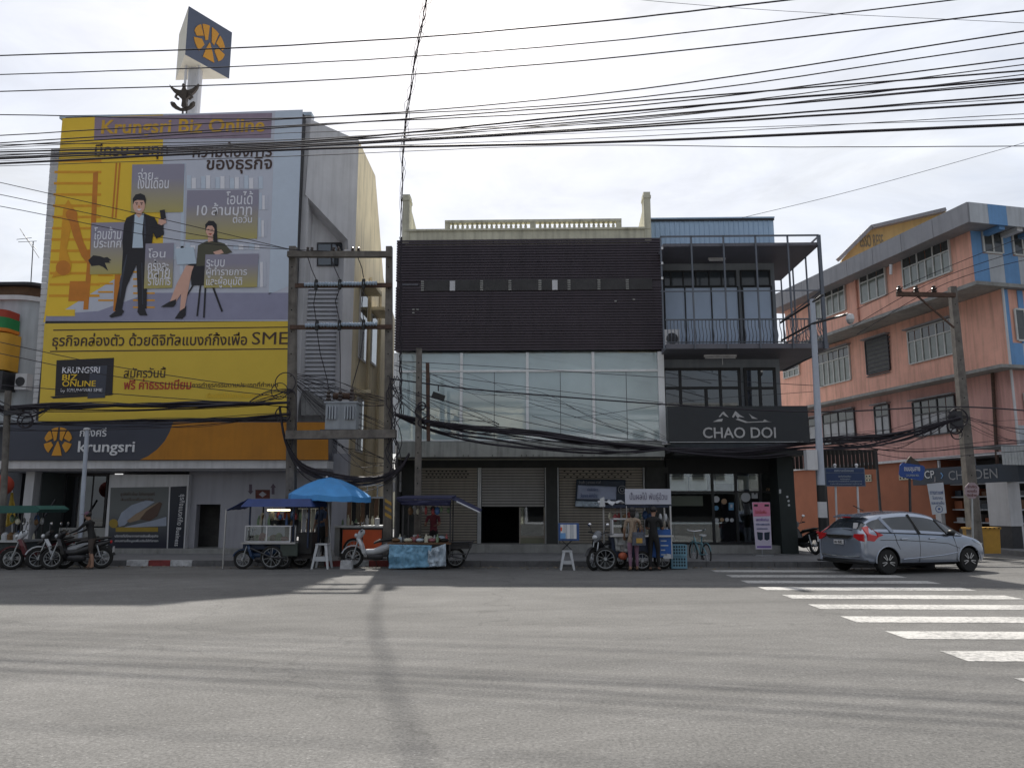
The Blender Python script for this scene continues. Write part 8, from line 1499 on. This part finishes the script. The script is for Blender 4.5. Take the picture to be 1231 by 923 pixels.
# ------------------------------------------------------------------ people
M_sk = mat('skin_tan', (0.30, 0.17, 0.115), 0.6, var=0.06); M_hair = mat('hair_black', (0.010, 0.008, 0.008), 0.5, var=0.2, scale=20); M_eye = mat('eye_dark', (0.02, 0.015, 0.012), 0.2, var=0.0); M_lip = mat('lip', (0.22, 0.07, 0.06), 0.5, var=0.0)
def person(label, loc, rz, top, bottom, shoe, H=1.62, arms=None, lean=0.0, step=0.0, sleeve=0.5, bottom_end=0.1, hair=0, cap=None, hem=0.0, head_tilt=0.0, wide=1.0):
    """A standing figure facing its own +Y: one continuous skinned body; hair, cap and face are its children.
    arms: (elbow, wrist) offsets from the shoulder for left and right; lean tips the trunk forward."""
    k = H / 1.62; root = thing('person', label, 'person', loc, rz)
    sl, cl_ = math.sin(lean), math.cos(lean); P0 = Vector((0, 0, 0.86))
    def T(x, y, z):                                         # trunk points lean forward about the pelvis
        d = z - 0.86; return Vector((x, y * cl_ + d * sl, 0.86 + d * cl_ - y * sl))
    V = []; E = []; Rr = []; tagv = []
    def add(p, r, parent, tg):
        V.append(Vector(p) * k); Rr.append((r[0] * k * wide, r[1] * k) if isinstance(r, tuple) else (r * k, r * k)); tagv.append(tg)
        if parent is not None: E.append((parent, len(V) - 1))
        return len(V) - 1
    pel = add(P0, (0.135, 0.11), None, 'hip'); wa = add(T(0, 0, 1.02), (0.125, 0.095), pel, 'torso'); chs = add(T(0, 0, 1.20), (0.15, 0.105), wa, 'torso'); up = add(T(0, -0.005, 1.31), (0.115, 0.085), chs, 'torso')
    nk = add(T(0, 0.0, 1.385), 0.05, up, 'skin'); hb = add(T(0, 0.02 + head_tilt * 0.03, 1.435), (0.06, 0.066), nk, 'skin'); hm = add(T(0, 0.028 + head_tilt * 0.06, 1.50), (0.074, 0.09), hb, 'skin'); ht = add(T(0, 0.018 + head_tilt * 0.07, 1.575), (0.062, 0.076), hm, 'skin')
    arms = arms or [((0.05, 0.0, -0.27), (0.06, 0.06, -0.5)), ((0.05, 0.0, -0.27), (0.06, 0.06, -0.5))]
    for s, ar in zip((-1, 1), arms):
        sh = add(T(s * 0.165 * wide, 0, 1.305), 0.058, up, 'torso'); b = V[sh] / k
        mid = add(b + Vector((s * ar[0][0], ar[0][1], ar[0][2])) * 0.5, 0.046, sh, 'sleeve' if sleeve >= 0.5 else 'skin'); el = add(b + Vector((s * ar[0][0], ar[0][1], ar[0][2])), 0.038, mid, 'sleeve' if sleeve > 0.6 else 'skin'); wr = add(b + Vector((s * ar[1][0], ar[1][1], ar[1][2])), 0.024, el, 'sleeve' if sleeve > 0.9 else 'skin')
        d = ((V[wr] - V[el]) / k).normalized(); side = d.cross(Vector((0, 0, 1))); side = side.normalized() if side.length > 0.1 else Vector((1, 0, 0)); pm = add(V[wr] / k + d * 0.06, (0.034, 0.02), wr, 'skin')
        for q, (o_, ln) in enumerate(((-0.03, 0.062), (-0.01, 0.075), (0.01, 0.07), (0.028, 0.055))): f1 = add(V[pm] / k + side * o_ + d * 0.035, 0.009, pm, 'skin'); add(V[f1] / k + d * ln * 0.75 + Vector((0, 0, -0.012)), 0.008, f1, 'skin')
        th = add(V[wr] / k + side * -0.035 + d * 0.03, 0.011, wr, 'skin'); add(V[th] / k + side * -0.014 + d * 0.035, 0.009, th, 'skin')
    for s in (-1, 1):
        yo = s * step; hp = add(Vector((s * 0.085 * wide, 0, 0.80)), 0.085, pel, 'hip'); th_ = add(Vector((s * 0.09, yo * 0.25, 0.64)), 0.078, hp, 'leg'); kn = add(Vector((s * 0.092, yo * 0.5 + 0.015, 0.46)), 0.055, th_, 'leg'); cf = add(Vector((s * 0.095, yo * 0.75 - 0.015, 0.30)), 0.052, kn, 'leg'); an_ = add(Vector((s * 0.095, yo - 0.01, 0.085)), 0.035, cf, 'leg'); hl = add(Vector((s * 0.095, yo - 0.035, 0.035)), 0.032, an_, 'foot'); ft = add(Vector((s * 0.105, yo + 0.10, 0.03)), (0.038, 0.026), an_, 'foot'); add(Vector((s * 0.11, yo + 0.155, 0.022)), (0.034, 0.018), ft, 'foot')
    me = bpy.data.meshes.new('body_cage'); me.from_pydata([tuple(v) for v in V], E, []); o = bpy.data.objects.new('body_cage', me); COL.objects.link(o)
    sk = o.modifiers.new('skin', 'SKIN'); sk.use_smooth_shade = True; sk.branch_smoothing = 0.6
    for i, v in enumerate(me.skin_vertices[0].data): v.radius = Rr[i]; v.use_root = (i == 0)
    ss_ = o.modifiers.new('s', 'SUBSURF'); ss_.levels = 1; ss_.render_levels = 1
    ev = evaluated(o); bpy.data.objects.remove(o)
    ev.materials.clear()
    for m_ in (M_sk, top, bottom, shoe): ev.materials.append(m_)
    for p in ev.polygons:
        p.use_smooth = True; c = p.center; i = min(range(len(V)), key=lambda q_: (V[q_] - c).length - max(Rr[q_]) * 0.7); t = tagv[i]
        p.material_index = {'skin': 0, 'torso': 1, 'sleeve': 1, 'foot': 3}.get(t, 2)
        if t == 'leg' and c.z < bottom_end * k: p.material_index = 0
        if t == 'hip' and c.z > (0.90 - hem) * k: p.material_index = 1
        if t == 'leg' and hem > 0.1 and c.z > (0.90 - hem) * k: p.material_index = 1
    body = link('body', ev, None, root)
    hc = V[ht] * 0.45 + V[hm] * 0.55; f = Vector((0, cl_, -sl))
    hr = MB(); hr.ball(tuple(hc + Vector((0, -0.012, 0.028)) * k), 0.088 * k, 0.104 * k, 0.088 * k, 14, 10)
    if hair == 1: hr.ball(tuple(hc + Vector((0, -0.06, -0.06)) * k), 0.072 * k, 0.05 * k, 0.12 * k, 12, 8)
    if hair == 2: hr.ball(tuple(hc + Vector((0, -0.085, 0.05)) * k), 0.045 * k, 0.045 * k, 0.045 * k, 10, 8)
    ho = hr.build('hair', M_hair, root, True)
    # the face: a window in the hair cap is left by pushing the cap back; features sit on the front
    for s in (-1, 1): MB().ball(tuple(hc + Vector((s * 0.03, 0.088, -0.008)) * k), 0.010 * k, 0.008 * k, 0.008 * k, 8, 6).build('eye', M_eye, root, True); MB().ball(tuple(hc + Vector((s * 0.078, 0.01, -0.012)) * k), 0.012 * k, 0.02 * k, 0.028 * k, 8, 6).build('ear', M_sk, root, True)
    MB().prism([hc + Vector((-0.012, 0.082, -0.035)) * k, hc + Vector((0.012, 0.082, -0.035)) * k, hc + Vector((0.0, 0.088, 0.01)) * k], (0, 0.022 * k, -0.004)).build('nose', M_sk, root); MB().ball(tuple(hc + Vector((0, 0.078, -0.056)) * k), 0.022 * k, 0.01 * k, 0.006 * k, 8, 6).build('mouth', M_lip, root, True)
    if cap: MB().lathe([(0.094 * k, 0.02 * k), (0.092 * k, 0.06 * k), (0.06 * k, 0.105 * k), (0, 0.118 * k)], tuple(hc + Vector((0, -0.006, 0)) * k), 'Z', 14).box(hc.x - 0.06 * k, hc.x + 0.06 * k, hc.y + 0.07 * k, hc.y + 0.17 * k, hc.z + 0.022 * k, hc.z + 0.034 * k).build('cap', cap, root, True)
    return root
M_flor = mat('floral_blouse', (0.30, 0.23, 0.17), 0.8, var=0.5, scale=16); M_mauve = mat('mauve_trousers', (0.21, 0.115, 0.17), 0.8, var=0.1); M_blkc = mat('black_cloth', (0.012, 0.012, 0.013), 0.8, var=0.15); M_brnc = mat('brown_shorts', (0.06, 0.045, 0.038), 0.8, var=0.2); M_bshirt = mat('blue_shirt', (0.05, 0.08, 0.15), 0.8, var=0.1); M_rshirt = mat('wine_shirt', (0.16, 0.03, 0.045), 0.8, var=0.2, scale=9); M_plum = mat('plum_cap', (0.13, 0.06, 0.10), 0.7, var=0.1); M_sand = mat('sandal', (0.09, 0.06, 0.045), 0.7, var=0.1)
reach = [((0.05, 0.12, -0.24), (-0.02, 0.34, -0.24)), ((0.05, 0.12, -0.24), (-0.02, 0.34, -0.24))]
person('woman in a patterned blouse and mauve trousers standing at the drinks cart', gnd(762, 686.5), rad(4), M_flor, M_mauve, M_sand, 1.60, [((0.06, 0.02, -0.27), (0.03, 0.16, -0.42)), ((0.05, 0.06, -0.26), (0.0, 0.22, -0.40))], sleeve=0.55, hair=1, hem=0.16, step=0.04, bottom_end=0.14)
person('man in black clothes standing at the drinks cart beside the blue poster', gnd(787, 686), rad(-22), M_blkc, M_blkc, M_sand, 1.62, reach, sleeve=0.55, step=0.05, head_tilt=0.6)
person('person in dark jacket and plum cap standing behind the black motorcycle', gnd(107, 684) + Vector((0, 0.05, 0)), rad(84), M_blkc, M_brnc, M_sand, 1.52, [((0.02, 0.22, -0.20), (0.0, 0.46, -0.28)), ((0.02, 0.22, -0.20), (0.0, 0.46, -0.28))], lean=0.30, sleeve=1.0, cap=M_plum, bottom_end=0.44, hem=0.05, step=0.12)
person('vendor in a wine red shirt bending over the tarpaulin cart', (at(521, 660, 21.95).x, 21.95, 0.15), rad(176), M_rshirt, M_blkc, M_sand, 1.50, [((0.05, 0.14, -0.22), (0.0, 0.36, -0.24)), ((0.05, 0.14, -0.22), (0.0, 0.36, -0.24))], lean=0.18, sleeve=0.55, hair=2)
person('vendor in a blue shirt standing beneath the blue umbrella', (at(385, 660, 23.0).x, 23.0, 0.15), rad(150), M_bshirt, M_blkc, M_sand, 1.64, [((0.05, 0.1, -0.25), (0.0, 0.28, -0.30)), ((0.05, 0.02, -0.27), (0.04, 0.1, -0.5))], sleeve=0.55)
# shoulder bag of the woman at the drinks cart
bgp = gnd(762, 686.5); hbg = thing('shoulder_bag', 'patterned cloth bag carried by the woman at the drinks cart', 'bag', bgp + Vector((0.13, -0.14, 0.66)), rad(8))
MB().prism([(-0.17, -0.04, 0.0), (0.17, -0.04, 0.0), (0.15, -0.03, 0.33), (-0.15, -0.03, 0.33)], (0, 0.09, 0)).build('bag_body', mat('bag_cloth', (0.10, 0.11, 0.14), 0.8, var=0.5, scale=14), hbg); MB().tube([(-0.13, 0.01, 0.33), (-0.10, 0.03, 0.5), (-0.02, 0.06, 0.62)], 0.012, 5).tube([(0.13, 0.01, 0.33), (0.08, 0.03, 0.5), (-0.02, 0.06, 0.62)], 0.012, 5).build('strap', M_wood, hbg); box('patch', M_yel, hbg, -0.08, 0.08, -0.05, -0.042, 0.06, 0.18)
